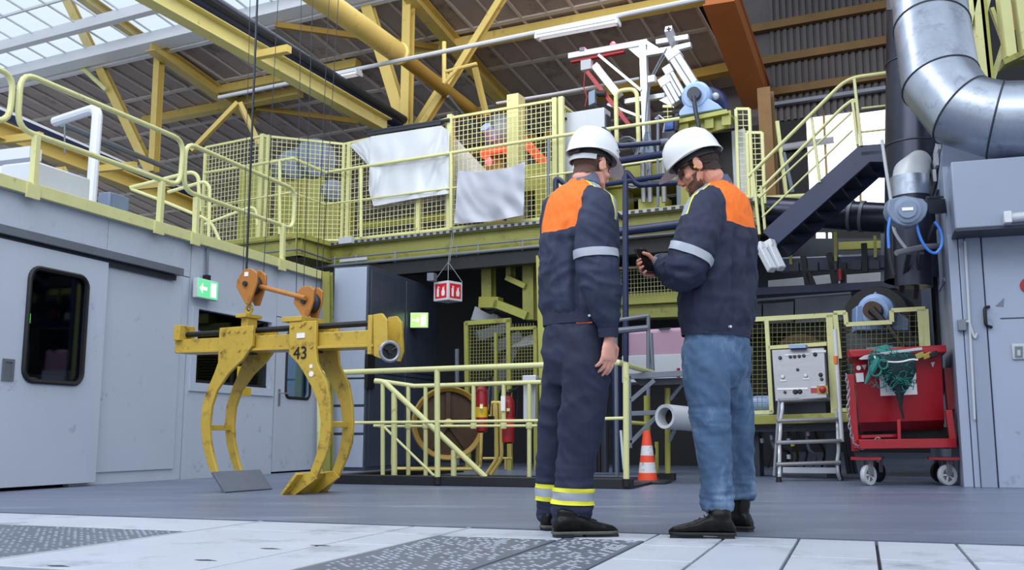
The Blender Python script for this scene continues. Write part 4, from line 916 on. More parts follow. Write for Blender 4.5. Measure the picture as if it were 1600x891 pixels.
# roller with bearing
rl = thing('bearing_roller', gp(1098, 170, .4), 'light blue bearing housing with a big black disc on an olive bracket', 'bearing')
dc = gp(1101, 174, .75); dn = (-T2 * .92 + B2 * -.25 + UP * .05).normalized()
b = MB(); b.lathe([(.05, -.03), (.33, -.03), (.35, 0), (.35, .05), (.33, .07), (.05, .07)], dc, -dn, 40); b.build('disc', M['navy'], rl)
bc = gp(1090, 152, .45)
b = MB(); b.lathe([(.10, -.12), (.17, -.10), (.2, -.05), (.2, .09), (.16, .12)], bc, -T2 * 1.0, 28)
b.prism([gp(x, y, .34) for x, y in ((1059, 181), (1062, 172), (1073, 160), (1108, 154), (1122, 162), (1129, 169))], T2 * .24); b.build('housing', M['bear'], rl, .01)
b = MB(); b.cyl(bc - T2 * .2, bc - T2 * .05, .09, 18); b.build('shaft_end', M['dkgrey'], rl)
b = MB(); b.ell(gp(1118, 150, .5), B2 * .05, T2 * .05, UP * .05); b.build('grease_cap', M['pvc'], rl)
b = MB(); b.tube(fillet([gp(1084, 150, .2), gp(1087, 175, .2), gp(1094, 204, .2), gp(1068, 211, .2)], .1, 4), .03, 8); b.build('pipe_loop', M['dkgrey'], rl)
b = MB(); b.prism([gp(x, y, .3) for x, y in ((1054, 187), (1135, 170), (1138, 176), (1054, 193))], T2 * .5)
b.prism([gp(x, y, .42) for x, y in ((1056, 188), (1136, 172), (1139, 198), (1110, 206), (1060, 212))], T2 * .06)
for x, y in ((1069, 186), (1108, 178), (1135, 173)): b.beam(gp(x, y, .36), gp(x, y + 22, .36), .02, .12, B2)
b.build('bracket', M['lime'], rl)
b = MB(); a, c = gp(1075, 205, .7), gp(1108, 205, .7); b.box(V(((a.x + c.x) / 2, (a.y + c.y) / 2, (ZD + a.z) / 2)), B2 * .16, T2 * .12, UP * (a.z - ZD) / 2); b.build('bracket_leg', M['lime'], rl)
b = MB(); a, c = gp(1118, 212, 1.0), gp(1143, 212, 1.0); b.box(V(((a.x + c.x) / 2, (a.y + c.y) / 2, (ZD + a.z) / 2)), B2 * .14, T2 * .12, UP * (a.z - ZD) / 2); b.build('press_body', M['black'], rl)
drape('plastic_sheet', [(1143, 205), (1164, 200)], [(1142, 315), (1180, 306)], 8, 10, .9, .02, M['sheet'], 'narrow white plastic curtain right of the black press body', 'sheet', 2, grp='white plastic sheets')
# hooped rail, valves, lime machine bed
b = MB(); b.tube(fillet([gp(964, 232, .25), gp(962, 142, .25), gp(995, 138, .25), gp(998, 228, .25)], .12, 5), .03, 10); tag(b.build('hoop_rail', M['rail']), 'pale yellow hooped hand rail right of the light grey cabinet', 'rail')
vb = thing('valve_block', gp(1048, 215, .2), 'blue and black pneumatic valve block under the aluminium frame', 'valve')
b = MB(); b.box(gp(1047, 197, .2), B2 * .06, T2 * .05, UP * .06); b.build('solenoid', M['blue'], vb, .01)
b = MB(); b.box(gp(1047, 215, .2), B2 * .09, T2 * .07, UP * .07); b.cyl(gp(1058, 178, .2), gp(1056, 205, .2), .035, 10); b.build('body', M['dkgrey'], vb, .01)
b = MB(); b.tube([gp(1024, 186, .2), gp(1030, 180, .2), gp(1040, 188, .2), gp(1036, 210, .2)], .014, 6); b.build('tubing', M['pvc'], vb)
b = MB(); p = gp(1058, 210, .25); b.beam(V((p.x, p.y, ZD)), p, .05, .05); b.build('stand', M['grey'], vb)
for i, (x, y, r, lab) in enumerate(((978, 232, .16, 'grey hose coil left of the aluminium post foot'), (990, 268, .2, 'larger grey hose coil low under the dark pipes'))):
    c_ = gp(x, y, .35); b = MB(); ang = [k * .42 for k in range(40)]
    b.tube([c_ + (B2 * math.cos(t) + UP * math.sin(t)) * (r + .02 * math.sin(t * .37)) + T2 * (.002 * k) for k, t in enumerate(ang)], .013, 6); tag(b.build('hose_coil', M['grey']), lab, 'hose', 'hose coils on the gallery')
lm = thing('press_bed', gp(1020, 320, .8), 'lime yellow press bed with uprights on the gallery between the two men', 'machine')
for s0, s1, z0, z1, t0, t1 in ((930, 1118, .52, .80, .75, 1.5), (948, 975, 0, .52, .8, 1.2), (1060, 1090, 0, .52, .8, 1.2), (1000, 1042, .0, .3, .7, 1.0)):
    gb(lm, SB(gp(s0, 280, .8)), SB(gp(s1, 280, .8)), t0, t1, ZD + z0, ZD + z1, M['lime'], 'bed_beam', .006)
for x in (1004, 1014, 1036):
    b = MB(); b.cyl(gp(x, 240, .6), gp(x + 2, 316, .6), .035, 10); b.build('piston_rod', M['steel'], lm)
gb(lm, SB(gp(930, 280, .8)), SB(gp(1118, 280, .8)), 1.6, 1.7, ZD, ZD + .5, M['black'], 'back_plate')
# dark hand rails and pipes in front of the press
nv = thing('navy_stair_rail', at(977, 560, 10.8), 'dark navy tube hand rail with a tall post rising between the two men', 'railing')
DN = 11.6
def np_(x, y, d=0): return at(x, y, DN + d)
for pts, r in (([(941, 222), (941, 198), (964, 228), (1034, 222)], .034), ([(955, 253), (1056, 237)], .042), ([(868, 318), (868, 276), (894, 296)], .034), ([(940, 288), (1042, 274)], .034)):
    b = MB(); b.tube(fillet([np_(*p) for p in pts], .06, 4), r, 10); b.build('rail_tube', M['navy'], nv)
b = MB(); b.tube(fillet([np_(978, 740), np_(977, 266), np_(996, 289), np_(1064, 284)], .06, 4), .037, 10); b.build('post', M['navy'], nv)
b = MB(); b.tube([np_(1032, 222), np_(1044, 221)], .042, 10); b.build('clamp', M['grey'], nv)
b = MB(); b.tube([np_(950, 320), np_(974, 342)], .02, 8); b.build('handle', M['black'], nv)
b = MB(); b.tube([gp(950, 364, -.15), gp(1075, 349, -.15)], .06, 12); tag(b.build('navy_pipe', M['navy']), 'thick navy pipe along the gallery beam between the two men', 'pipe')

# ================================================================== SIGNS
fs = thing('fire_sign_cube', gp(700, 440, -.1), 'hanging white cube sign with red fire extinguisher pictograms on two faces', 'sign')
cc = gp(700, 456, -.12); ca = math.radians(49); sx = V((math.cos(ca), math.sin(ca), 0)); sy = V((-math.sin(ca), math.cos(ca), 0)); hs = .143
fs_faces = []
b = MB(); b.box(cc, sx * hs, sy * hs, UP * hs * .95); b.build('cube_body', M['white'], fs, .004)
for n, u in ((-sx, sy * -1), (-sy, sx)):
    u = n.cross(UP) * -1
    # red panel with white pictograms
    c_ = cc + n * (hs + .001)
    b = MB(); b.box(c_, u * hs * .78, n * .001, UP * hs * .72); b.build('red_panel', M['sign_red'], fs)
    c2 = c_ + n * .002
    b = MB(); e = c2 - u * hs * .38; b.prism([e + u * x * hs + UP * z * hs for x, z in ((-.14, -.55), (.14, -.55), (.14, .2), (.05, .32), (.05, .5), (-.05, .5), (-.05, .32), (-.14, .2))], n * .001)
    b.prism([e + u * x * hs + UP * z * hs for x, z in ((.03, .42), (.22, .3), (.24, .36), (.05, .5))], n * .001); b.build('extinguisher_pictogram', M['paper'], fs)
    b = MB(); e = c2 + u * hs * .34; b.prism([e + u * x * hs + UP * z * hs for x, z in ((-.2, -.5), (.18, -.5), (.24, -.1), (.14, .1), (.16, .5), (0, .22), (-.1, .42), (-.12, .1), (-.24, -.1))], n * .001); b.build('flame_pictogram', M['paper'], fs)
b = MB()
top = cc + UP * .43
for k1 in (-1, 1):
    for k2 in (-1, 1): b.tube([cc + sx * hs * k1 + sy * hs * k2 + UP * hs, top], .004, 5)
b.build('sling', M['steel'], fs)
b = MB(); hz = ZD - .05 - top.z; b.tube([top, top + UP * hz + T2 * .1], .004, 5); b.tube([top + B1 * .02, top + UP * hz + B1 * .03 + T2 * .1], .004, 5); b.build('hanging_wire', M['steel'], fs)
def exit_sign(name_lab, c, u, n, wd, ht, m, arrow):
    t = thing('exit_sign', c, name_lab, 'sign')
    b = MB(); b.box(c - n * .03, u * wd / 2, n * .03, UP * ht / 2); b.build('lamp_box', M['white'], t, .006)
    b = MB(); b.box(c + n * .002, u * (wd / 2 - .008), n * .002, UP * (ht / 2 - .008)); b.build('lit_panel', m, t)
    f = c + n * .005
    b = MB()
    if arrow: b.prism([f + u * x * wd + UP * z * ht for x, z in ((-.42, 0), (-.27, .26), (-.27, .08), (-.06, .08), (-.06, -.08), (-.27, -.08), (-.27, -.26))], n * .001)
    else: b.prism([f + u * x * wd + UP * z * ht for x, z in ((-.4, .06), (-.1, .06), (-.1, .22), (.02, 0), (-.1, -.22), (-.1, -.06), (-.4, -.06))], n * .001)
    b.build('arrow_mark', M['sign_wh'], t)
    x0 = .12 if arrow else .1
    b = MB(); b.prism([f + u * x * wd + UP * z * ht for x, z in ((x0, -.36), (x0 + .26, -.36), (x0 + .26, .36), (x0, .36))], n * .001); b.build('door_mark', M['sign_wh'], t)
    return t
es = exit_sign('green lit exit sign on the left cabin wall above the window', CABP(325, 452, .10), T1, B1, .36, .21, M['green_lit'], True)
b = MB(); b.tube([CABP(324, 388, .03), CABP(323, 440, .03)], .016, 8); b.build('cable_conduit', M['grey'], es)
b = MB(); b.box(CABP(323, 437, .06), T1 * .03, UP * .05, B1 * .03); b.build('mount', M['black'], es)
e2 = exit_sign('small lime green lit exit sign in the dark, on the side of the container cabinet', CSP(655, 500, .16), (B1 * .95 + T1 * .3).normalized(), (-T1 * .95 + B1 * .3).normalized(), .26, .22, M['lime_lit'], False)
b = MB(); b.box(CSP(650, 500, .06), T1 * .05, UP * .08, B1 * .05); b.build('mount', M['black'], e2)
b = MB(); b.box(at(675, 433, 13.8), B1 * .05, T1 * .06, UP * .055); tag(b.build('wall_speaker', M['grey']), 'small grey box lamp in the dark left of the hanging cube sign', 'lamp')
# ================================================================== RIGHT CABIN
RC0 = fl(1506, 761); RCP = Plane(RC0, T1); RCS = Plane(RC0, B1)
def rc(x, y, o=0): return RCP(x, y, o)
def rs(x, y): p = rc(x, y); return (p - RC0).dot(B1), p.z
def R(s, t, z): return V((RC0.x, RC0.y, 0)) + B1 * s + T1 * t + UP * z
cr = thing('right_cabin', RC0, 'large blue grey cabin with an overhanging top box at the right picture edge', 'cabin')
def rbx(par, s0, s1, t0, t1, z0, z1, m, nm, bev=.004):
    b = MB(); b.box(R((s0 + s1) / 2, (t0 + t1) / 2, (z0 + z1) / 2), B1 * (s1 - s0) / 2, T1 * (t1 - t0) / 2, UP * (z1 - z0) / 2); return b.build(nm, m, par, bev)
ztr = rc(1540, 246).z - .05; zov = rc(1500, 366).z
rbx(cr, 0, .05, 0, 4.2, 0, ztr, M['cabin_r2'], 'side_wall')
rbx(cr, .02, 2.6, .03, 4.2, 0, ztr, M['cabin_r2'], 'cabin_body')
# side window slit
zz1, zz0 = 2.35, .95
b = MB(); b.box(R(-.012, 1.7, 1.62), B1 * .014, T1 * .28, UP * .74); b.build('side_window_frame', M['black'], cr)
b = MB(); b.box(R(-.03, 1.7, 1.62), B1 * .004, T1 * .22, UP * .68); b.build('side_window_pane', M['glass_dk'], cr)
rbx(cr, -.012, 0, .5, 1.2, 1.9, 1.94, M['cabin_r2'], 'side_strip')
# front strips, pilaster and door
sx1 = rs(1509, 560)[0]; sx2 = rs(1519, 560)[0]; sx3 = rs(1549, 600)[0]
rbx(cr, 0, sx1 - .006, -.02, .03, 0, zov, M['cabin_r'], 'front_strip')
rbx(cr, sx1, sx2 - .004, -.03, .03, 0, zov, M['cabin_r'], 'front_strip')
rbx(cr, sx2, sx3 - .012, -.05, .03, 0, zov, M['cabin_r2'], 'pilaster')
rbx(cr, sx3, 1.9, -.03, .03, .0, zov, M['cabin_r'], 'front_door')
b = MB(); b.tube([rc(1508, 376, -.06), rc(1518, 560, -.06), rc(1523, 655, -.06)], .012, 8); b.build('conduit', M['pvc'], cr)
b = MB(); b.box(rc(1503, 508, -.05), B1 * .035, T1 * .03, UP * .05); b.build('socket_box', M['grey'], cr, .006)
b = MB(); b.tube(fillet([rc(1508, 502, -.07), rc(1514, 502, -.07), rc(1521, 524, -.07), rc(1524, 529, -.07), rc(1526, 520, -.07)], .03, 3), .01, 6); b.build('cable', M['pvc'], cr)
b = MB(); b.tube(fillet([rc(1545, 479, -.03), rc(1538, 481, -.09), rc(1540, 508, -.09), rc(1549, 511, -.03)], .03, 4), .014, 8); b.build('door_handle', M['black'], cr)
b = MB(); b.box(rc(1592, 549, -.04), B1 * .055, T1 * .012, UP * .07); l_ = b.build('lock_plate', M['pvc'], cr, .01)
b = MB(); b.ringprism([rc(x, y, -.06) for x, y in ((1586, 541), (1598, 541), (1598, 558), (1586, 558))], [rc(x, y, -.06) for x, y in ((1589, 545), (1595, 545), (1595, 555), (1589, 555))], T1 * .01); b.build('lock_ring', M['grey'], l_)
b = MB(); b.prism([rc(x, y, -.034) for x, y in ((1555, 478), (1563, 471), (1569, 465), (1568, 479))], T1 * .003); b.build('dent_mark', M['grey'], cr)
rbx(cr, rs(1562, 497)[0], 1.9, -.034, -.03, rs(1562, 498)[1] - .006, rs(1562, 497)[1], M['cabin_dk'], 'panel_seam')
b = MB(); b.lathe([(.03, 0), (.07, .004), (.07, .008), (.03, .01)], rc(1607, 446, -.03), -T1, 20); b.build('red_handle_plate', M['red'], cr)
# overhanging box
sb0 = rs(1489, 300)[0]; ov = .42
zb0 = rc(1497, 357, -ov).z; zb1 = rc(1481, 253, -ov).z
so0 = (rc(1489, 305, -ov) - RC0).dot(B1)
rbx(cr, so0, 2.4, -ov, .0, zb0, zb1, M['cabin_r2'], 'overhang_box', .012)
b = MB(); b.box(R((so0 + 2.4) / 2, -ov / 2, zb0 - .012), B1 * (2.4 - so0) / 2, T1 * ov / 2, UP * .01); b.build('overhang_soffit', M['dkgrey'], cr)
wl = thing('wall_lamp', rc(1585, 342, -ov - .06), 'white tube wall lamp on the right cabin overhang', 'lamp')
b = MB(); b.box(rc(1574, 340, -ov - .05), B1 * .03, T1 * .05, UP * .05); b.build('lamp_cap', M['white'], wl, .006)
b = MB(); b.cyl(rc(1580, 340, -ov - .05), rc(1625, 336, -ov - .05), .042, 12); b.build('lamp_tube', M['pvc'], wl)
# housing above the side wall
b = MB(); b.hexa([R(-.02, .5, ztr - .1), R(.5, .5, ztr - .1), R(.5, 2.2, ztr - .1), R(-.02, 2.2, ztr - .1)], [R(.12, .55, ztr + .75), R(.5, .55, ztr + .75), R(.5, 2.2, ztr + .75), R(.12, 2.2, ztr + .75)]); hz_ = b.build('roof_housing', M['cabin_r2'], cr, .01)
for k in range(4):
    b = MB(); b.beam(R(-.03 + .03 * k, .52, ztr + .05 + .16 * k), R(-.03 + .03 * k, 1.2, ztr + .05 + .16 * k), .03, .12, UP); b.build('louvre', M['pvc'], hz_)

# ================================================================== DUCTS
du_ = thing('silver_duct', at(1470, 200, 8.8), 'large silver segmented ventilation duct bending right over the right cabin', 'duct')
path = [at(1436, 440, 10.35), at(1436, 230, 10.35), at(1437, 100, 10.35), at(1438, 10, 10.3), at(1440, -62, 9.95), at(1449, -40, 9.5), at(1456, 43, 9.15), at(1470, 130, 8.85), at(1502, 172, 8.68), at(1556, 187, 8.55), at(1690, 187, 8.3)]
tmp = MB(); tmp.tube(path, .345, 40, False); n = 40
for i in range(len(path) - 1):
    b = MB(); b.loft([tmp.v[i * n:(i + 1) * n], tmp.v[(i + 1) * n:(i + 2) * n]]); b.f = b.f[:-2]
    b.build('duct_segment', M['duct'] if i > 2 else M['pipe_dk'], du_, ang=50, fix=True)
    if i:
        ring = tmp.v[i * n:(i + 1) * n]; c = path[i]; b = MB(); b.tube([c + (p - c) * 1.006 for p in ring + ring[:1]], .009, 6, False); b.build('seam_band', M['dkgrey'], du_)
hp = thing('dark_duct', at(1280, 334, 12.4), 'thick dark horizontal duct passing behind the navy stairs', 'duct')
p, q = fl(1120, 322, at(1280, 334, 12.4).z), at(1392, 341, 11.6)
b = MB(); b.tube([at(1120, 324, 13.2), at(1400, 341, 12.0)], .185, 24); b.build('duct_body', M['pipe_dk'], hp)
for x in (1335, 1352):
    t_ = (x - 1120) / 280; c = at(1120, 324, 13.2).lerp(at(1400, 341, 12.0), t_); b = MB(); b.lathe([(.18, -.02), (.2, -.02), (.2, .02), (.18, .02)], c, at(1400, 341, 12.0) - at(1120, 324, 13.2), 24, True); b.build('duct_band', M['grey'], hp)
sm = thing('small_elbow_duct', at(1425, 400, 9.4), 'short silver elbow duct with a domed cap behind the hose reel', 'duct')
sp = [at(1428, 448, 9.5), at(1424, 320, 9.5), at(1422, 292, 9.5), at(1424, 270, 9.6), at(1436, 252, 9.95)]
b = MB(); b.tube(sp[:3], .175, 24); b.build('duct_body', M['pipe_dk'], sm); b = MB(); b.tube(sp[2:], [.175, .17, .12], 24); b.build('domed_cap', M['pvc'], sm)
b = MB(); b.lathe([(.17, -.1), (.182, -.1), (.182, .1), (.17, .1)], sp[2], UP, 24, True); b.build('silver_collar', M['duct'], sm)
# hose reel
hr = thing('hose_reel', at(1416, 328, 8.7), 'grey hose reel with blue hose loops on the right cabin corner', 'hose reel')
DR = 8.6
def hp_(x, y, d=0): return at(x, y, DR + d)
arc = [(1418 + 33 * math.cos(a) * .98, 322 + 31 * math.sin(a)) for a in [math.radians(t) for t in range(-8, 190, 18)]]
b = MB(); b.prism([hp_(x, y) for x, y in [(1389, 311), (1414, 305), (1442, 310)] + [(min(x, 1450), y) for x, y in arc if y > 316]], V((.02, .16, 0))); b.build('reel_case', M['reel'], hr, .012)
c_ = hp_(1417, 328)
for r, h in ((.12, .02), (.085, .035)):
    b = MB(); b.lathe([(r, 0), (r, h), (r * .9, h + .008)], c_, V((-.25, -1, 0)), 24); b.build('reel_disc', M['reel'], hr)
b = MB(); b.box(c_ + V((-.25, -1, 0)).normalized() * .048, V((.045, -.011, 0)), V((0, .002, 0)), UP * .014); b.build('label', M['paper'], hr)
b = MB(); b.beam(hp_(1446, 322, .08), hp_(1474, 322, .3), .05, .13); b.beam(hp_(1449, 308, .06), hp_(1472, 308, .28), .03, .02); b.build('wall_bracket', M['dkgrey'], hr)
b = MB(); b.tube(fillet([hp_(1393, 330, .02), hp_(1387, 357, .02), hp_(1389, 392, .02)], .3, 5), .013, 8); b.build('blue_hose', M['hose'], hr)
b = MB(); b.tube([hp_(1389, 388, .02), hp_(1392, 412, .02), hp_(1396, 430, .02)], .022, 8); b.build('hose_gun', M['black'], hr)
pts = [(1431, 343), (1434, 360), (1440, 377), (1450, 391), (1461, 397), (1470, 388), (1473, 372), (1468, 356), (1460, 346)]
b = MB(); b.tube(fillet([hp_(x, y, .05) for x, y in pts], .1, 3), .013, 8); b.build('blue_hose', M['hose'], hr)
b = MB(); b.tube(fillet([at(x, y, 9.0) for x, y in ((1378, 218), (1384, 262), (1392, 310), (1397, 362), (1408, 378), (1416, 388))], .15, 3), .016, 8); tag(b.build('pale_cable', M['pvc']), 'pale cable hanging down in front of the dark duct to the steel bracket', 'cable')
b = MB(); b.tube([at(1400, 395, 8.9), at(1444, 385, 9.0), at(1466, 384, 9.3)], .026, 8); tag(b.build('steel_bracket', M['steel']), 'bright steel tube bracket below the hose reel', 'bracket')
for i, (a, c) in enumerate((((1462, 350), (1436, 415)), ((1420, 395), (1408, 455)), ((1440, 395), (1430, 465)))):
    b = MB(); b.beam(at(*a, 9.2), at(*c, 9.6), .04, .04); tag(b.build('support_strut', M['dkgrey']), ['dark strut slanting down from the reel bracket to the cabin wall', 'dark strut under the left end of the steel bracket', 'dark strut under the middle of the steel bracket'][i], 'strut', 'dark struts under the hose reel')
# pale steelwork at the top right
ts_ = thing('stair_tower', at(1545, 100, 12), 'pale yellow green steel posts and braces behind the silver duct at top right', 'frame')
for a, c, wd, m in (((1524, -10), (1538, 130), .13, 'rail'), ((1532, -10), (1546, 130), .08, 'lime'), ((1566, -10), (1578, 90), .13, 'rail'), ((1590, -10), (1604, 90), .12, 'rail'), ((1522, -8), (1512, 40), .06, 'rail')):
    b = MB(); b.beam(at(*a, 12), at(*c, 12), wd, .12, V((0, 1, 0))); b.build('post', M[m], ts_)
for a, c, wd in (((1549, 12), (1568, 64), .05), ((1568, 70), (1550, 126), .06), ((1545, -5), (1534, 40), .05)):
    b = MB(); b.beam(at(*a, 12.1), at(*c, 12.1), wd, .05); b.build('brace', M['rail'], ts_)
b = MB(); b.hexa([at(x, y, 11.8) for x, y in ((1568, 92), (1604, 74), (1604, 84), (1570, 100))], [at(x, y, 13.2) for x, y in ((1560, 104), (1604, 92), (1604, 100), (1560, 112))]); b.build('landing', M['olive'], ts_)
b = MB(); b.box(at(1583, 30, 13), V((.09, 0, 0)), V((0, .1, 0)), UP * .2); b.build('orange_box', M['beam_or'], ts_, .02)

# ================================================================== NAVY STAIRS
SPn = Plane(at(1290, 300, 11.2), T2)
def sp_(x, y, o=0): return SPn(x, y, o)
nsx = thing('navy_stairs', sp_(1205, 372), 'navy blue steel stairs with pale yellow hand rails rising right to the upper landing', 'stairs')
for o in (0, .75):
    pth = [sp_(1202, 372, 0) + T2 * o, sp_(1346, 244, 0) + T2 * o, sp_(1400, 237, 0) + T2 * o]
    b = MB(); up = UP
    d = (pth[1] - pth[0]).normalized(); nn = d.cross(T2).normalized(); nn = nn if nn.z > 0 else -nn; h = .12
    j0 = pth[1] + nn * h * .7; poly = [pth[0] - nn * h, pth[1] - nn * h * .8 + B2 * .03, pth[2] - UP * h, pth[2] + UP * h * .9, pth[1] + UP * h * 1.1 - B2 * .02, pth[0] + nn * h]
    b.prism(poly, T2 * .05); b.build('stringer', M['navy'], nsx, .004)
for k in range(7):
    t = (k + .5) / 7; p = sp_(1202, 372).lerp(sp_(1346, 244), t); b = MB(); b.box(p + T2 * .4, B2 * .13, T2 * .36, UP * .015); b.build('tread', M['dkgrey'], nsx)
b = MB(); b.box(sp_(1346, 240).lerp(sp_(1420, 233), .5) + T2 * .4, (sp_(1420, 233) - sp_(1346, 240)) / 2, T2 * .4, UP * .02); b.build('landing', M['navy'], nsx)
for pts, r, o in (([(1169, 276), (1324, 122), (1390, 113)], .022, 0), ([(1186, 298), (1318, 166), (1334, 155), (1336, 160)], .02, .7), ([(1186, 309), (1330, 176)], .012, 0), ([(1191, 339), (1332, 203)], .012, 0), ([(1346, 169), (1390, 164)], .012, 0), ([(1346, 206), (1390, 201)], .012, 0)):
    b = MB(); b.tube(fillet([sp_(x, y) + T2 * (o if o else 0) for x, y in pts], .15, 4) if not o else fillet([sp_(x, y, o) for x, y in pts], .1, 4), r, 10); b.build('hand_rail', M['rail'], nsx)
for x0, y0, x1, y1, o, wd in ((1335, 123, 1346, 228, 0, .05), (1268, 184, 1281, 285, 0, .04), (1332, 158, 1340, 226, .7, .04), (1177, 270, 1187, 366, 0, .035), (1189, 290, 1196, 364, .3, .035)):
    b = MB(); b.beam(sp_(x0, y0, o), sp_(x1, y1, o), wd, .03, B2); b.build('rail_post', M['rail'], nsx)
for i, (a, c, wd, m, lab) in enumerate((((1214, 189), (1228, 302), .05, 'rail', 'pale upright strip standing left of the bright windows'), ((1224, 238), (1238, 300), .05, 'grey', 'grey upright strip standing left of the bright windows'))):
    b = MB(); b.beam(at(*a, 14), at(*c, 14), wd, .04, V((0, 1, 0))); tag(b.build('wall_strip', M[m]), lab, 'strip')
b = MB(); b.tube([cw(1212, 232, -.1), cw(1303, 218, -.1)], .07, 10); tag(b.build('light_tube', M['pvc']), 'grey tube lamp hanging level in front of the bright windows', 'lamp')
b = MB(); b.tube([at(1170, 312, 15), at(1270, 306, 15)], .05, 8); tag(b.build('yellow_pipe', M['rail']), 'pale yellow pipe along the top of the dark horizontal duct', 'pipe')

# ================================================================== MACHINERY UNDER THE STAIRS
mb_ = thing('press_machine', at(1290, 520, 13.2), 'dark navy machine frame with grey covers below the horizontal duct', 'machine')
MPn = Plane(at(1290, 440, 13.0), T2)
def mp_(x, y, o=0): return MPn(x, y, o)
def mbx(x0, x1, y0, y1, o, dp, m, nm, par=None, sl_=0):
    a, c, d, e = mp_(x0, y0, o), mp_(x1, y0 + sl_, o), mp_(x1, y1 + sl_, o), mp_(x0, y1, o)
    b = MB(); b.prism([a, c, d, e], T2 * dp); return b.build(nm, m, par or mb_, .003)
mbx(1120, 1450, 372, 520, .9, .1, M['dkgrey'], 'back_panel'); mbx(1120, 1450, 345, 440, 1.2, .1, M['darkwall'], 'back_panel')
mbx(1218, 1390, 404, 424, 0, .14, M['navy'], 'cross_beam', None, -6)
mbx(1120, 1400, 452, 464, -.1, .16, M['navy'], 'cross_beam', None, -14)
for x0, x1, y0, y1, s_ in ((1200, 1262, 438, 453, -6), (1262, 1300, 432, 446, -4), (1310, 1388, 430, 444, -6), (1222, 1252, 402, 412, -2), (1252, 1290, 402, 412, -2), (1310, 1348, 398, 406, -2)): mbx(x0, x1, y0, y1, .6, .1, M['white'], 'pale_cover', None, s_)
mbx(1120, 1190, 478, 505, .5, .1, M['grey'], 'grey_cover', None, -4); mbx(1192, 1240, 474, 505, .5, .1, M['grey'], 'grey_cover', None, -3); mbx(1242, 1330, 466, 505, .5, .1, M['grey'], 'grey_cover', None, -6)
for x in (1240, 1270, 1300, 1338, 1366): mbx(x - 8, x + 8, 410 - (x - 1240) * .03, 424 - (x - 1240) * .03, -.05, .05, M['dkgrey'], 'clamp_plate')
for x0, y0, x1, y1 in ((1255, 400, 1262, 446), (1296, 395, 1304, 445), (1318, 410, 1318, 445), (1262, 425, 1272, 448), (1350, 380, 1352, 425)):
    b = MB(); b.beam(mp_(x0, y0, -.02), mp_(x1, y1, -.02), .07, .06, T2); b.build('drop_arm', M['black'], mb_)
for x, y0, y1 in ((1235, 382, 413), (1305, 362, 408), (1367, 368, 402)):
    b = MB(); b.beam(mp_(x, y0, -.05), mp_(x + 1, y1, -.05), .035, .035, T2); b.build('green_post', M['olive'], mb_)
mbx(1310, 1388, 378, 390, .5, .1, M['olive'], 'olive_rail', None, -3)
for x0, x1, y in ((1275, 1289, 363), (1294, 1299, 363)): mbx(x0, x1, y, y + 10, 1.1, .05, M['daylight'], 'lit_opening')
b = MB(); b.tube([mp_(1312, 420, -.1), mp_(1313, 438, -.1)], .03, 8); b.build('red_valve', M['red'], mb_)
b = MB(); b.tube([mp_(1165, 470, -.1), mp_(1330, 458, -.1)], .02, 8); b.build('pipe', M['grey'], mb_)
mbx(1376, 1384, 365, 440, .1, .1, M['grey'], 'side_plate')
# flood lamp with two bars
fl_ = thing('flood_lamp', at(1205, 405, 10.4), 'slanting pale double tube lamp mounted at the foot of the navy stairs', 'lamp')
for a, c in (((1187, 384), (1207, 422)), ((1202, 380), (1221, 420))):
    b = MB(); b.beam(at(*a, 10.4), at(*c, 10.2), .085, .08); o = b.build('lamp_bar', M['pvc'], fl_, .012)
    b = MB(); b.beam(at(a[0] - 1, a[1] - 4, 10.4), at(a[0] + 3, a[1] + 7, 10.38), .1, .1); b.build('end_cap', M['white'], o, .01)
b = MB(); b.beam(at(1190, 398, 10.5), at(1214, 392, 10.5), .03, .04); b.build('bridge', M['grey'], fl_)
b = MB(); b.beam(at(1204, 392, 10.45), sp_(1204, 374), .04, .04); b.build('mount_arm', M['dkgrey'], fl_)
# lower black roller with blue bearing
lr = thing('lower_roller', at(1370, 520, 11.3), 'black roller with a pale blue bearing behind the red skip', 'bearing')
dc = at(1368, 498, 11.6); ax_ = (-T2 * .95 - B2 * .1).normalized()
b = MB(); b.lathe([(.05, 0), (.38, 0), (.39, -.04), (.39, -.5), (.05, -.5)], dc, ax_, 40); b.build('roller', M['black'], lr)
bc = at(1369, 487, 11.1); b = MB(); b.lathe([(.1, -.2), (.185, -.2), (.2, -.12), (.2, .04), (.15, .08), (.1, .08)], bc, ax_, 28); b.build('bearing', M['bear'], lr)
b = MB(); b.prism([at(x, y, 11.1) for x, y in ((1338, 478), (1346, 476), (1352, 500), (1390, 500), (1398, 484), (1420, 498), (1420, 516), (1338, 516))], V((.05, .3, 0))); b.build('bearing_base', M['bear'], lr, .01)
b = MB(); b.cyl(bc + ax_ * .05, bc + ax_ * .2, .1, 18); b.cyl(bc + ax_ * .2, bc + ax_ * .22, .05, 12); b.build('shaft_end', M['brown'], lr)
b = MB(); b.tube([bc + ax_ * .2, at(1390, 512, 10.7), at(1413, 544, 10.5)], [.05, .032, .03], 10); b.build('lever', M['black'], lr)
b = MB(); b.tube([at(1363, 463, 11.1), at(1368, 457, 11.1), at(1373, 463, 11.1)], .012, 6); b.build('eye_bolt', M['bear'], lr)
b = MB(); a = at(1340, 516, 11.2); c = at(1425, 516, 11.2); b.hexa([V((a.x, a.y, .5)), V((c.x, c.y, .5)), V((c.x, c.y + .4, .5)), V((a.x, a.y + .4, .5))], [V((a.x, a.y, a.z)), V((c.x, c.y, a.z)), V((c.x, c.y + .4, a.z)), V((a.x, a.y + .4, a.z))]); b.build('machine_stand', M['grey'], lr)
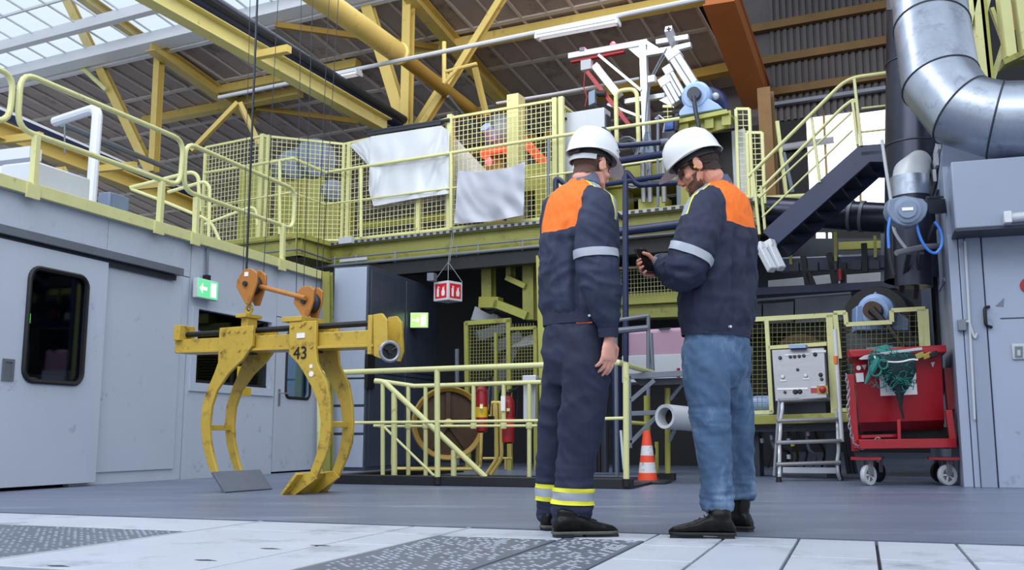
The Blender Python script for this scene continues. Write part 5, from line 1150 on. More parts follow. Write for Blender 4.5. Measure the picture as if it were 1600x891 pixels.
b = MB(); b.beam(at(1360, 532, 11.0), at(1435, 527, 10.9), .05, .05); b.beam(at(1352, 546, 11.0), at(1440, 541, 10.9), .03, .04); stuff(b.build('linkage', M['dkgrey'], lr))

# ================================================================== ENCLOSURE WITH CONTROL PANEL
EN = Plane(at(1250, 570, 10.8), T2)
def en(x, y, o=0): return EN(x, y, o)
eg = thing('machine_guard', en(1250, 650), 'pale yellow wire mesh machine guard around the control panel and roller', 'guard')
def egbar(a, c, wd=.045, m='rail', o=0): b = MB(); b.beam(en(*a, o), en(*c, o), wd, .04, T2); b.build('guard_bar', M[m], eg)
for a, c, wd in (((1160, 500), (1302, 492), .05), ((1198, 499), (1206, 645), .045), ((1201, 543), (1292, 537), .04), ((1160, 645), (1208, 643.5), .04), ((1296, 492), (1305, 660), .07), ((1305, 489), (1312, 560), .05),
                 ((1303, 489), (1322, 488), .045), ((1321, 488), (1323, 507), .045), ((1322, 507), (1394, 503), .045), ((1394, 503), (1393, 485), .045), ((1393, 485), (1446, 482), .045), ((1437, 484), (1442, 560), .05), ((1446, 483), (1450, 560), .06), ((1330, 640), (1300, 641), .04), ((1160, 645), (1158, 500), .05)): egbar(a, c, wd)
def meshquad(x0, x1, y0, y1, sp=.05, sl0=0.0):
    b = MB(); p, q, r, s = en(x0, y0, .02), en(x1, y0 - (x1 - x0) * .045, .02), en(x1, y1, .02), en(x0, y1, .02)
    nu, nv = max(2, int((q - p).length / sp)), max(2, int((s - p).length / sp))
    for i in range(1, nu): b.tube([p.lerp(q, i / nu), s.lerp(r, i / nu)], .0032, 4, False)
    for i in range(1, nv): b.tube([p.lerp(s, i / nv), q.lerp(r, i / nv)], .0032, 4, False)
    stuff(b.build('wire_mesh', M['mesh_dk'], eg, smooth=False))
meshquad(1162, 1198, 500, 643); meshquad(1200, 1296, 498, 541); meshquad(1306, 1322, 490, 640); meshquad(1322, 1394, 508, 640); meshquad(1394, 1440, 486, 560)
cpn = thing('control_console', en(1250, 625, -.05), 'stainless steel control panel with small knobs and red switches, between the guard posts', 'control panel')
quad = [en(1205.5, 546.5, -.08), en(1288, 543, -.08), en(1292.5, 621.5, -.16), en(1211, 627, -.16)]
pu, pv = (quad[1] - quad[0]), (quad[3] - quad[0]); pn = pv.cross(pu).normalized(); pn = pn if pn.y < 0 else -pn
b = MB(); b.prism(quad, -pn * .22); b.build('panel_body', M['steel'], cpn, .008)
def pp_(x, y): return quad[0] + pu * ((x - 112) / 615) + pv * ((y - 122) / 600)
for x, y, r, m in ((208, 220, .02, 'dkgrey'), (328, 212, .018, 'dkgrey'), (378, 212, .018, 'dkgrey'), (432, 210, .018, 'dkgrey'), (485, 206, .018, 'dkgrey'), (616, 196, .022, 'black'), (402, 364, .016, 'dkgrey'), (660, 432, .022, 'black'), (668, 482, .018, 'dkgrey'), (355, 618, .026, 'black'), (408, 616, .026, 'black'), (236, 620, .016, 'dkgrey'), (224, 442, .022, 'white'), (490, 436, .022, 'white')):
    b = MB(); b.lathe([(r, 0), (r, .012), (r * .7, .022)], pp_(x, y), pn, 12); b.build('knob', M[m], cpn)
for x, y, sx_, sy_, m in ((578, 606, .04, .028, 'red'), (668, 602, .055, .045, 'ochre_dk'), (660, 164, .075, .012, 'white'), (326, 582, .16, .010, 'paper'), (228, 486, .035, .010, 'white'), (494, 472, .035, .010, 'white'), (578, 572, .035, .008, 'white'), (668, 550, .03, .008, 'white'), (410, 190, .13, .006, 'paper')):
    b = MB(); b.box(pp_(x, y) + pn * .004, pu.normalized() * sx_, pn * .004, pv.normalized() * sy_); b.build('switch_plate', M[m], cpn)
b = MB(); b.lathe([(.035, 0), (.035, .03), (.02, .04)], pp_(670, 600) + pn * .006, pn, 14); b.build('emergency_switch', M['red'], cpn)
b = MB(); b.box(en(1247, 541.5, -.1), B2 * .09, T2 * .06, UP * .018); b.build('blue_lamp', M['bear'], cpn)
b = MB(); a = en(1212, 640, .12); c = en(1292, 636, .12); b.beam(a, c, .14, .3, UP); b.build('panel_stand', M['dkgrey'], cpn)
b = MB(); c_ = en(1250, 562, .6); b.cyl(c_, c_ + T2 * .9, .30, 32); tag(b.build('material_roll', M['brown']), 'big brown roll of material behind the mesh above the control panel', 'roll')
bm_ = thing('blue_motor', en(1190, 645, .25), 'small pale blue motor behind the mesh left of the control panel', 'motor')
c_ = en(1190, 632, .25); b = MB(); b.lathe([(.05, -.13), (.09, -.11), (.1, -.05), (.1, .1), (.08, .13)], c_, B2, 18); b.build('housing', M['bear'], bm_); b = MB(); b.box(c_ - UP * .1, B2 * .1, T2 * .08, UP * .02); b.build('base', M['bear'], bm_)
mbb = thing('machine_bed', en(1235, 700, .3), 'olive yellow machine bed with hoses under the control panel', 'machine')
b = MB(); b.beam(en(1120, 658, .1), en(1330, 652, .1), .3, .1, UP); b.build('bed_rail', M['olive'], mbb, .004)
b = MB(); b.beam(en(1120, 672, .3), en(1340, 668, .3), .5, .06, UP); b.build('bed_plate', M['dkgrey'], mbb)
for x in (1150, 1180, 1300):
    b = MB(); p = en(x, 672, .3); b.box(V((p.x, p.y, p.z / 2)), B2 * .06, T2 * .1, UP * p.z / 2); b.build('leg', M['dkgrey'], mbb)
for i in range(7):
    x = 1188 + i * 14; b = MB(); b.tube(fillet([en(x, 668, .15), en(x + 6, 690 + 7 * (i % 3), .15), en(x + 18, 705 + 5 * (i % 2), .2), en(x + 12, 730, .3)], .15, 3), .014 + .005 * (i % 2), 6); b.build('hose', M[('dkgrey', 'grey', 'black', 'brown')[i % 4]], mbb)
for x, y, m in ((1232, 685, 'bear'), (1262, 674, 'pink'), (1232, 710, 'pvc'), (1238, 690, 'ochre'), (1190, 685, 'grey'), (1205, 680, 'grey')):
    b = MB(); b.cyl(en(x, y, .1), en(x + 1, y + 7, .1), .022, 8); b.build('valve', M[m], mbb)

# ================================================================== STEP LADDER
ld = thing('step_ladder', fl(1265, 752), 'four step aluminium ladder with black feet in front of the control panel', 'ladder')
fD = fl(1265, 752).y
rows_ = [(1213, 1313, 724, 0.08), (1213, 1314.5, 690, .28), (1214.5, 1313, 656, .48), (1217.5, 1309.5, 624, .68)]
P4 = []
for xl, xr, y, dd in rows_:
    a, c = at(xl, y + 1.5, fD + dd), at(xr, y - 1.5, fD + dd); P4.append((a, c))
    b = MB(); b.box((a + c) / 2 + T1 * .08, (c - a) / 2, T1 * .11, UP * .014); b.build('step', M['alu'], ld, .006)
    b = MB(); b.tube([a - T1 * .03, c - T1 * .03], .02, 8); b.build('step_nosing', M['steel'], ld)
feet = (fl(1217, 753), fl(1313, 751))
for k in (0, 1):
    q_ = [P4[j][k] for j in range(4)]; s_ = B1 * (.03 if k == 0 else -.03)
    prev = feet[k]
    for j in range(4):
        b = MB(); b.tube(fillet([prev + s_ * (0 if j == 0 else 1), q_[j] - UP * .10 + s_ * 1.0 - T1 * .02, q_[j] + s_], .08, 4), .019, 8); b.build('side_tube', M['alu'], ld); prev = q_[j]
    b = MB(); b.tube([q_[3], V((feet[k].x + .25, fD + 1.0, .02)) + (B1 * .0)], .016, 8); b.build('rear_leg', M['alu'], ld)
    b = MB(); b.cyl(feet[k], feet[k] + UP * .05, .03, 10, .024); b.build('foot', M['black'], ld)
b = MB(); b.box((at(1224, 736, fD + .75) + at(1305, 733, fD + .75)) / 2, B1 * .27, T1 * .03, UP * .03); b.build('rear_brace', M['alu'], ld)
b = MB(); b.tube([at(1304.5, 514, 10.3), at(1310, 600, 10.3), at(1316, 690, 10.3)], .021, 10); pl_ = b.build('tall_hand_rail', M['white'], ld)
b = MB(); b.tube([at(1305.5, 556, 10.29), at(1306.2, 568, 10.29)], .0225, 10); b.build('orange_band', M['orange'], pl_)
for k in range(3):
    b = MB(); b.beam(at(1318 + k * 5, 690, 10.6), at(1326 + k * 6, 740, 10.6), .03, .03); b.build('folded_bar', M['dkgrey'], ld)

# ================================================================== RED SKIP
skd = fl(1420, 759).y - .05
def sk_(x, y, d=0): return at(x, y, skd + d)
skp_ = thing('red_skip', fl(1420, 759), 'red tipping skip on white castors with a green net over its rim', 'skip')
fr_, bk_ = 0.05, .95
top = [(1334, 556), (1469, 549)]; kn = [(1340, 668), (1477, 665)]; bo = [(1350, 674), (1470, 672)]
b = MB(); TL, TR, KL, KR = sk_(1333, 556, fr_), sk_(1470, 549, fr_), sk_(1342, 660, fr_ + .12), sk_(1476, 656, fr_ + .12)
BL, BR = sk_(1344, 674, fr_ + .3), sk_(1474, 671, fr_ + .3)
bd = T1 * .9
prof = lambda A, Bk, Cc: [A, Bk, Cc, Cc + T1 * .35, A + bd]
L_, R_2 = prof(TL, KL, BL), prof(TR, KR, BR)
b.loft([L_, R_2]); b.f = [f for f in b.f if not (len(f) == 4 and set(f) == {0, 4, 9, 5})]; b.build('body', M['red'], skp_, ang=20)
b = MB()
for A, C_ in ((sk_(1326, 553, fr_ - .02), sk_(1476, 545, fr_ - .02)),): b.beam(A, C_, .09, .07, UP)
b.beam(sk_(1326, 553, fr_) + bd, sk_(1476, 545, fr_) + bd, .06, .07, UP)
for e in (sk_(1329, 553, fr_), sk_(1473, 545, fr_)): b.beam(e, e + bd, .06, .07, UP)
b.build('rim', M['red'], skp_, .01)
b = MB(); b.beam(sk_(1340, 694, 0), sk_(1490, 692, 0), .1, .085, UP); b.build('base_beam', M['red'], skp_, .006)
b = MB(); b.beam(sk_(1335, 688, .8), sk_(1488, 686, .8), .1, .1, UP); b.beam(sk_(1340, 694, .02), sk_(1340, 694, .8), .08, .08, UP); b.beam(sk_(1484, 692, .02), sk_(1484, 692, .8), .08, .08, UP); b.build('base_frame', M['red'], skp_, .006)
for x0, y0, x1, y1, wd, d in ((1328, 585, 1337, 705, .07, .12), (1482, 640, 1490, 700, .06, .05), (1481, 575, 1487, 640, .085, .3), (1404, 655, 1405, 690, .03, .02)):
    b = MB(); b.beam(sk_(x0, y0, d), sk_(x1, y1, d), wd, .1, T1); b.build('upright', M['red'], skp_, .005)
b = MB(); b.beam(sk_(1345, 682, .05), sk_(1404, 680, .05), .03, .025, UP); b.build('latch_bar', M['red'], skp_)
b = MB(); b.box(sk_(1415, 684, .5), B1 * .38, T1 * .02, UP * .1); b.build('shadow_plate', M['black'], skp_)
for x in (1353, 1474):
    b = MB(); b.box(sk_(x, 716, .12), B1 * .13, T1 * .10, UP * .012); b.build('castor_plate', M['red'], skp_)
for i, (x, y, d) in enumerate(((1357, 742, .1), (1480, 742, .1), (1372, 739, .78), (1468, 739, .78))):
    c_ = at(x, y, skd + d); c_.z = .095; ax = (B1 * .8 - T1 * .6).normalized() if i % 2 == 0 else (B1 * .55 - T1 * .83).normalized()
    b = MB(); b.lathe([(.06, -.022), (.09, -.022), (.095, -.01), (.095, .01), (.09, .022), (.06, .022)], c_, ax, 22, True); wl_ = b.build('castor_wheel', M['pvc' if i < 2 else 'black'], skp_)
    b = MB(); b.lathe([(.062, -.012), (.062, .012)], c_, ax, 16); b.build('wheel_disc', M['grey' if i < 2 else 'dkgrey'], wl_)
    b = MB()
    for k in range(5):
        a = k * 1.257; s1_ = ax.cross(UP).normalized(); b.beam(c_, c_ + (s1_ * math.cos(a) + UP * math.sin(a)) * .07, .014, .034, ax)
    b.build('wheel_spokes', M['white' if i < 2 else 'dkgrey'], wl_)
    b = MB()
    for k in (-1, 1): b.beam(c_ + ax * .035 * k, V((c_.x, c_.y, .235)) + ax * .035 * k, .05, .006, ax)
    b.beam(V((c_.x, c_.y, .235)) - ax * .05, V((c_.x, c_.y, .235)) + ax * .05, .08, .02, UP); b.build('castor_fork', M['steel'], skp_)
# white papers and marks on the skip
def skm(x, y, o=-.012):     # on the slanting front face
    n = (TR - TL).cross(KL - TL).normalized(); n = n if n.y < 0 else -n
    r = ray(x, y); e = V((0, 0, EYE)); p = TL + n * (-o); return e + r * ((p - e).dot(n) / r.dot(n))
for nm, poly, m in (('label', ((1374.5, 587), (1431, 582), (1433.5, 616), (1376, 618.5)), 'paper'), ('label', ((1337, 583), (1349, 582), (1350, 596), (1338.5, 597)), 'paper'), ('round_mark', [(1341.8 + 3.6 * math.cos(t * .524), 574.5 + 3.8 * math.sin(t * .524)) for t in range(12)], 'paper'), ('triangle_mark', ((1346, 570), (1354, 569.5), (1351, 578)), 'pvc'), ('triangle_mark', ((1454, 566), (1461, 565), (1457.6, 574)), 'pvc')):
    b = MB(); b.prism([skm(x, y) for x, y in poly], V((0, .004, 0))); b.build(nm, M[m], skp_, smooth=False)
text('label_text', 'ed', .075, skm(1429, 595, -.018) - B1 * .015, (TR - TL), UP, M['dkgrey'], skp_)
# chain
b = MB(); cpts = [sk_(x, y, -.03) for x, y in ((1322, 585), (1326, 610), (1325, 640), (1328, 670), (1334, 693), (1348, 701), (1362, 695), (1372, 684), (1378, 686))]
cl_ = []; 
for i in range(len(cpts) - 1):
    L = (cpts[i + 1] - cpts[i]).length; k = max(2, int(L / .035))
    for j in range(k): cl_.append(cpts[i].lerp(cpts[i + 1], j / k))
chn = thing('chain', cpts[4], 'steel chain drooping round the left side of the red skip', 'chain')
for i in range(len(cl_) - 1):
    p, q = cl_[i], cl_[i + 1]; d = (q - p).normalized(); a, bb = frame_of(d); s1_ = a if i % 2 else bb; L = (q - p).length * .72
    b = MB(); c_ = (p + q) / 2; b.tube([c_ + d * L * math.cos(t * .785) + s1_ * .013 * math.sin(t * .785) for t in range(9)], .0048, 5, False); b.build('link', M['steel'], chn)
# net, stick and oddments on the skip
net = thing('green_net', sk_(1400, 560, 0), 'tangled dark green net hanging over the front of the red skip', 'net')
def blob(rows, dep, nm, par, m, amp=.02, seed=0):
    rings = []
    for (xc, y, wpx, d) in rows:
        ring = []
        for k in range(18):
            a = 2 * math.pi * k / 18; p = sk_(xc + math.cos(a) * wpx, y, d - .02 + dep * -abs(math.sin(a)) * (1 if math.sin(a) < 0 else .2))
            nz = noise.noise(p * 14 + V((seed, 0, 0))); ring.append(p + V((nz * amp, -abs(nz) * amp, nz * amp)))
        rings.append(ring)
    b = MB(); b.loft(rings); return b.build(nm, m, par, ang=80)
blob([(1396, 548, 40, .12), (1393, 556, 34, -.02), (1393, 566, 38, -.05), (1402, 580, 27, -.03), (1404, 596, 21, 0), (1404, 607, 14, .02), (1405, 617, 6, .03), (1408, 636, 2.5, .05), (1410, 655, 1.5, .06)], .06, 'hanging_mass', net, M['net_dk'], .03)
blob([(1385, 541, 30, .1), (1388, 545, 36, .06), (1392, 549, 40, .03)], .05, 'rim_bundle', net, M['net'], .03, 5)
random.seed(11); b = MB()
for k in range(80):
    x0, y0 = random.uniform(1358, 1424), random.uniform(543, 600); pts = []
    for j in range(7): pts.append(sk_(x0, y0, -.11 + random.uniform(-.02, .03))); x0 += random.uniform(-9, 9); y0 += random.uniform(-4, 8); x0 = min(max(x0, 1357), 1428); y0 = min(y0, 612)
    b.tube(fillet(pts, .05, 2), .0035, 4)
stuff(b.build('net_strands', M['net'], net))
for x, y, r in ((1380, 569, 7), (1368, 578, 9)):
    b = MB(); b.tube([sk_(x + r * math.cos(t * .5), y + r * 1.05 * math.sin(t * .5), -.12 - .002 * t) for t in range(20)], .009, 6); b.build('rope_coil', M['net'], net)
b = MB(); b.tube([sk_(x, y, -.12) for x, y in ((1372, 560), (1366, 572), (1356, 590), (1352, 600))], [.03, .035, .02, .008], 8); b.build('loose_end', M['net'], net)
b = MB(); b.beam(sk_(1364, 554.5, -.06), sk_(1440, 544.5, -.02), .03, .026, UP); b.prism([sk_(x, y, -.075) for x, y in ((1343, 560), (1352, 555), (1362, 553), (1364, 557), (1360, 561), (1345, 562))], V((0, .03, 0)))
tag(b.build('white_pole', M['pvc'], bev=.003), 'white pole with a flat tip lying across the red skip rim', 'pole')
b = MB(); b.tube(fillet([sk_(x, y, -.125) for x, y in ((1366, 556), (1368, 561), (1392, 566), (1410, 565), (1424, 561), (1434, 562))], .1, 3), .008, 6); tag(b.build('white_rope', M['paper']), 'white rope drooping over the green net below the pole', 'rope')
for i, (x, y) in enumerate(((1436, 556), (1448, 556), (1458, 554))):
    b = MB(); b.beam(sk_(x - 6, y + 2, -.03), sk_(x + 7, y - 3, -.02), .03, .05); tag(b.build('work_glove', M[('olive', 'ochre_dk', 'black')[i]], bev=.008), ['olive scrap of cloth on the skip rim beside the pole end', 'ochre brown scrap of cloth in the middle of the skip rim scraps', 'black scrap of cloth at the right end of the skip rim'][i], 'cloth', 'scraps on the skip rim')

# ================================================================== BETWEEN THE MEN AND BELOW THE GALLERY
b = MB(); b.beam(gp(930, 472, .9), gp(1120, 462, .9), .3, .15, UP); tag(b.build('lime_beam', M['lime']), 'lime yellow machine beam below the gallery between the two men', 'beam')
b = MB(); b.beam(gp(900, 492, 1.0), gp(1120, 484, 1.0), .3, .18, UP); tag(b.build('brown_beam', M['olive']), 'dull olive beam right under the lime beam between the men', 'beam')
lg = thing('lower_guard', gp(1010, 455, .7), 'pale wire mesh guard panel just below the phone, under the gallery', 'guard')
p, q = gp(940, 420, .7), gp(1075, 414, .7); b = MB(); b.grid(V((p.x, p.y, gp(1000, 462, .7).z)), V((q.x - p.x, q.y - p.y, 0)), UP * (p.z - gp(1000, 462, .7).z), 26, 7, .004); stuff(b.build('wire_mesh', M['rail'], lg, smooth=False))
b = MB(); b.beam(p, q, .03, .03, UP); b.build('guard_bar', M['rail'], lg)
tk = thing('pale_tank', at(1020, 592, 11.4), 'pale tank with pink glow painted on its upper half, between the two men', 'tank')
b = MB(); b.prism([at(x, y, 11.6) for x, y in ((972, 516), (1075, 510), (1080, 592), (972, 598))], V((.1, .6, 0))); b.build('tank_body', M['pink'], tk, .05)  # pink light falling on the tank is painted into its body colour
b = MB(); b.prism([at(x, y, 11.58) for x, y in ((972, 556), (1078, 552), (1080, 593), (972, 598))], V((0, .02, 0))); b.build('tank_lower', M['pvc'], tk, .004)
b = MB(); b.prism([at(x, y, 11.57) for x, y in ((1028, 513), (1050, 511), (1046, 515), (1032, 516))], V((0, .02, 0))); b.build('dark_handle', M['dkgrey'], tk)
for x in (1011, 1060):
    b = MB(); b.cyl(at(x, 575, 11.5), at(x, 590, 11.5), .02, 8); b.build('red_knob', M['red'], tk)
ct = thing('steel_trolley', at(1010, 620, 9.9), 'grey steel trolley frame with slanting braces behind the traffic cone', 'trolley')
for a, c, wd, d in (((983, 588), (1068, 583), .055, 0), ((985, 626), (1022, 594), .04, 0), ((985, 646), (1040, 644), .045, 0), ((985, 692), (1030, 646), .04, 0), ((1045, 690), (1062, 655), .035, .3), ((1046, 625), (1066, 600), .035, .3), ((983, 587), (985, 700), .03, 0), ((1040, 645), (1040, 636), .045, 0)):
    b = MB(); b.beam(at(*a, 9.7 + d), at(*c, 9.7 + d), .05, wd, UP); b.build('frame_bar', M['grey'], ct, .003)
b = MB(); b.hexa([at(x, y, 9.75) for x, y in ((990, 592), (1068, 590), (1068, 600), (1000, 602))], [at(x, y, 10.2) for x, y in ((1000, 594), (1068, 592), (1068, 600), (1006, 601))]); b.build('tray', M['dkgrey'], ct)
gf = thing('tube_scaffold', at(1013, 590, 10.9), 'grey tube frame standing above the trolley between the two men', 'frame')
for a, c in (((960, 501), (1013, 493)), ((1013, 493), (1013, 582)), ((960, 517), (1012, 512)), ((1017, 520), (1020, 580)), ((1013, 582), (1012, 745)), ((962, 501), (964, 745))):
    b = MB(); b.tube([at(*a, 10.9), at(*c, 10.9)], .022 if a[1] != 517 else .035, 8); b.build('tube', M['grey'], gf)
pp = thing('grey_pipe', at(1045, 660, 9.7), 'thick pale grey pipe with an open end pointing left behind the traffic cone', 'pipe')
p, q = at(1039, 650.5, 9.5), at(1120, 658, 10.1)
d_ = (q - p); b = MB(); b.lathe([(.085, .0), (.115, -.005), (.118, .03), (.118, d_.length), (.085, d_.length)], p, d_, 28, True); b.build('pipe_wall', M['pvc'], pp)
b = MB(); b.lathe([(.084, .12), (.084, .14)], p, d_, 24); b.build('dark_inside', M['black'], pp)
for i, (x, y0, y1, d, r, lab) in enumerate(((1043, 606, 740, 10.0, .028, 'yellow post with a black foot right of the traffic cone'), (1011, 618, 700, 10.4, .034, 'yellow post behind the trolley left of the open grey pipe'), (1026, 690, 740, 10.6, .02, 'short yellow post low behind the traffic cone'))):
    t = thing('yellow_post', at(x, y1, d), lab, 'post', 'yellow posts behind the cone')
    b = MB(); b.tube([at(x, y0, d), at(x + .5, y1, d)], r, 10); b.build('post', M['lime'], t)
    p = at(x + .5, y1, d); b = MB(); b.box(V((p.x, p.y, p.z - .03)), B1 * .07, T1 * .07, UP * .035); b.build('foot', M['black'], t)
b = MB(); b.tube([at(985, 660, 10.1), at(1010, 662, 10.1)], .02, 8); tag(b.build('short_pipe', M['lime']), 'short level yellow pipe left of the open grey pipe', 'pipe')
for i, (x, r, m) in enumerate(((944, .05, 'dkgrey'), (964, .06, 'navy'), (927, .05, 'dkgrey'), (935, .03, 'black'))):
    b = MB(); p = fl(x + 1, 742); b.tube([V((p.x, p.y, 0.03)), V((p.x, p.y, 1.15 if i != 1 else 1.35))], r, 10); tag(b.build('standing_pipe', M[m]), ['dark grey standing pipe just right of the left man knee', 'navy standing pipe beside the railing end post', 'dark grey standing pipe half hidden behind the left man leg', 'thin black standing pipe right behind the left man leg'][i], 'pipe', 'standing pipes behind the left man')
b = MB(); b.tube(fillet([at(970, 672, 9.5), at(972, 700, 9.5), at(975, 733, 9.5)], .1, 3), .012, 6); tag(b.build('white_hose', M['white']), 'white hose hanging beside the railing end post', 'hose')
# cone
cn = thing('traffic_cone', fl(1014, 757), 'dirty orange and white traffic cone on a dark base beside the railing end post', 'traffic cone')
cD = fl(1014, 755).y; cb0 = fl(1012, 755); zt_ = at(1011, 673, cD).z; H = zt_; r0, r1 = at(1027, 752, cD).x - at(1011.5, 752, cD).x, .034
def cr_(z): return r0 + (r1 - r0) * (z - .03) / (H - .03)
zs = [.03, .03 + (H - .03) * .15, .03 + (H - .03) * .36, .03 + (H - .03) * .50, .03 + (H - .03) * .70, H]
for i in range(5):
    b = MB(); b.lathe([(cr_(zs[i]), zs[i]), (cr_(zs[i + 1]), zs[i + 1])], V((cb0.x, cb0.y, 0)), UP, 24); b.build('orange_band' if i % 2 == 0 else 'white_band', M['cone_or' if i % 2 == 0 else 'cone_wh'], cn)
b = MB(); b.prism([V((cb0.x, cb0.y, 0)) + B1 * x + T1 * y for x, y in ((-.16, -.2), (.14, -.2), (.2, -.14), (.2, .16), (.14, .2), (-.14, .2), (-.2, .14), (-.2, -.14))], UP * .03); b.build('base', M['dkgrey'], cn, .008)

# ---- left of the men below the gallery
lf = thing('lower_steelwork', gp(800, 470, .6), 'olive yellow columns and slanting girder hanging below the gallery', 'steelwork')
for a, c, wd in (((763, 394), (764, 470), .16), ((828, 390), (829, 500), .17), ((798, 392), (798, 438), .08)):
    b = MB(); b.ibeam(gp(*a, .5), gp(*c, .5), wd, .16, .02, T2); b.build('hanger_column', M['olive'], lf)
for a, c, ht in (((752, 473), (782, 473), .16), ((775, 474), (826, 494), .12), ((794, 434), (824, 448), .08)):
    b = MB(); b.beam(gp(*a, .45), gp(*c, .45), .18, ht, UP); b.build('girder', M['lime'], lf, .006)
b = MB(); b.tube([gp(752, 482, .5), gp(766, 489, .4), gp(776, 484, .4), gp(800, 492, .4)], .02, 6); b.build('hose', M['black'], lf)
b = MB(); p0 = fl(850, 742); b.beam(at(845, 400, 11.2), at(851, 640, 11.2), .11, .11, V((0, 1, 0))); tag(b.build('yellow_column', M['lime']), 'tall lime yellow column directly left of the left man', 'column')
lc = thing('lower_cage', gp(785, 600, .2), 'yellow wire mesh cage under the gallery behind the fire extinguishers', 'cage')
LP = Plane(at(785, 600, 13.4), T2)
for a, c, wd in (((729, 503), (732, 735), .06), ((795, 499), (797, 735), .06), ((728, 505), (798, 500), .06), ((837, 512), (838, 735), .05), ((798, 514), (838, 512), .04), ((775, 520), (776, 735), .04)):
    b = MB(); b.beam(LP(*a), LP(*c), wd, .05, T2); b.build('cage_bar', M['olive'], lc)
for x0, x1 in ((731, 796), (797, 838)):
    b = MB(); p, q = LP(x0, 506), LP(x1, 503); zz = LP(760, 600).z; b.grid(V((p.x, p.y, zz)), V((q.x - p.x, q.y - p.y, 0)), UP * (p.z - zz), int((x1 - x0) / 4.5), 18, .005); stuff(b.build('wire_mesh', M['mesh_dk'], lc, smooth=False))
for i, (poly, lab) in enumerate(((((735, 500), (742, 478), (778, 492), (778, 503)), 'pale plastic hood behind the lower cage top'), (((780, 540), (836, 520), (836, 538), (786, 545)), 'pale plastic cover inside the lower cage'))):
    b = MB(); b.prism([at(x, y, 14.6) for x, y in poly], V((.05, .3, 0))); tag(b.build('plastic_cover', M['sheet'], bev=.01), lab, 'cover', 'pale covers in the lower cage')
for i, (a, c) in enumerate((((745, 525), (790, 512)), ((770, 545), (812, 524)), ((758, 640), (800, 545)))):
    b = MB(); b.beam(at(*a, 14), at(*c, 14.2), .1, .14); tag(b.build('grey_manipulator', M['grey']), ['grey machine arm inside the lower cage, top one', 'grey machine arm inside the lower cage, middle one', 'grey machine arm inside the lower cage, bottom one'][i], 'machine', 'grey arms in the lower cage')
b = MB(); b.tube([at(714, 545, 14), at(715, 735, 14)], .03, 8); tag(b.build('dark_post', M['grey']), 'dim grey post in the dark right of the container cabinet', 'post')
# ================================================================== THE TWO MEN
def vox(mb, size, sm=4, fac=.5):
    me = bpy.data.meshes.new('tmp'); me.from_pydata(mb.v, [], mb.f)
    bm = bmesh.new(); bm.from_mesh(me); bmesh.ops.recalc_face_normals(bm, faces=bm.faces); bm.to_mesh(me); bm.free()
    o = bpy.data.objects.new('tmp', me); C.objects.link(o)
    r = o.modifiers.new('r', 'REMESH'); r.mode = 'VOXEL'; r.voxel_size = size; r.adaptivity = 0
    s = o.modifiers.new('s', 'SMOOTH'); s.iterations = sm; s.factor = fac
    dg = bpy.context.evaluated_depsgraph_get(); ev = bpy.data.meshes.new_from_object(o.evaluated_get(dg))
    bpy.data.objects.remove(o); return ev
def mesh_to_mb(ev, disp=None, keep=None, off=0.0):
    vs = [v.co.copy() for v in ev.vertices]; ns = [v.normal.copy() for v in ev.vertices]
    if disp: vs = [p + n * disp(p, n) for p, n in zip(vs, ns)]
    if off: vs = [p + n * off for p, n in zip(vs, ns)]
    b = MB(); b.v = vs; b.f = [tuple(p.vertices) for p in ev.polygons]
    return b
def etube(mb, rows, n=24, power=2.0):        # rows: (centre, ra, rb, adir); rings square to the path
    cs = [V(r[0]) for r in rows]; rings = []
    for i, (c, ra, rb, ad) in enumerate(rows):
        c = V(c); d = (cs[min(i + 1, len(cs) - 1)] - cs[max(i - 1, 0)]).normalized()
        a = V(ad); a = (a - d * a.dot(d)).normalized(); bb = d.cross(a); ring = []
        for k in range(n):
            t = 2 * math.pi * k / n; ct, st_ = math.cos(t), math.sin(t)
            ring.append(c + a * math.copysign(abs(ct) ** (2 / power), ct) * ra + bb * math.copysign(abs(st_) ** (2 / power), st_) * rb)
        rings.append(ring)
    mb.loft(rings); return mb
def smooth_rows(rows, k=3):                   # Catmull-Rom between key rings
    out = []; P_ = [(V(r[0]), r[1], r[2], V(r[3])) for r in rows]
    def cr(a, b, c, d, t): return 0.5 * ((2 * b) + (c - a) * t + (2 * a - 5 * b + 4 * c - d) * t * t + (3 * b - a - 3 * c + d) * t ** 3)
    for i in range(len(P_) - 1):
        p = [P_[max(i - 1, 0)], P_[i], P_[i + 1], P_[min(i + 2, len(P_) - 1)]]
        for j in range(k):
            t = j / k; out.append(tuple(cr(p[0][q], p[1][q], p[2][q], p[3][q], t) for q in range(4)))
    out.append(P_[-1]); return out
def fold(p, sx, sy, sz, seed=0.0):
    q = V((p.x * sx + seed, p.y * sy + seed * 1.7, p.z * sz)); return (1 - 2.2 * abs(noise.noise(q))) 

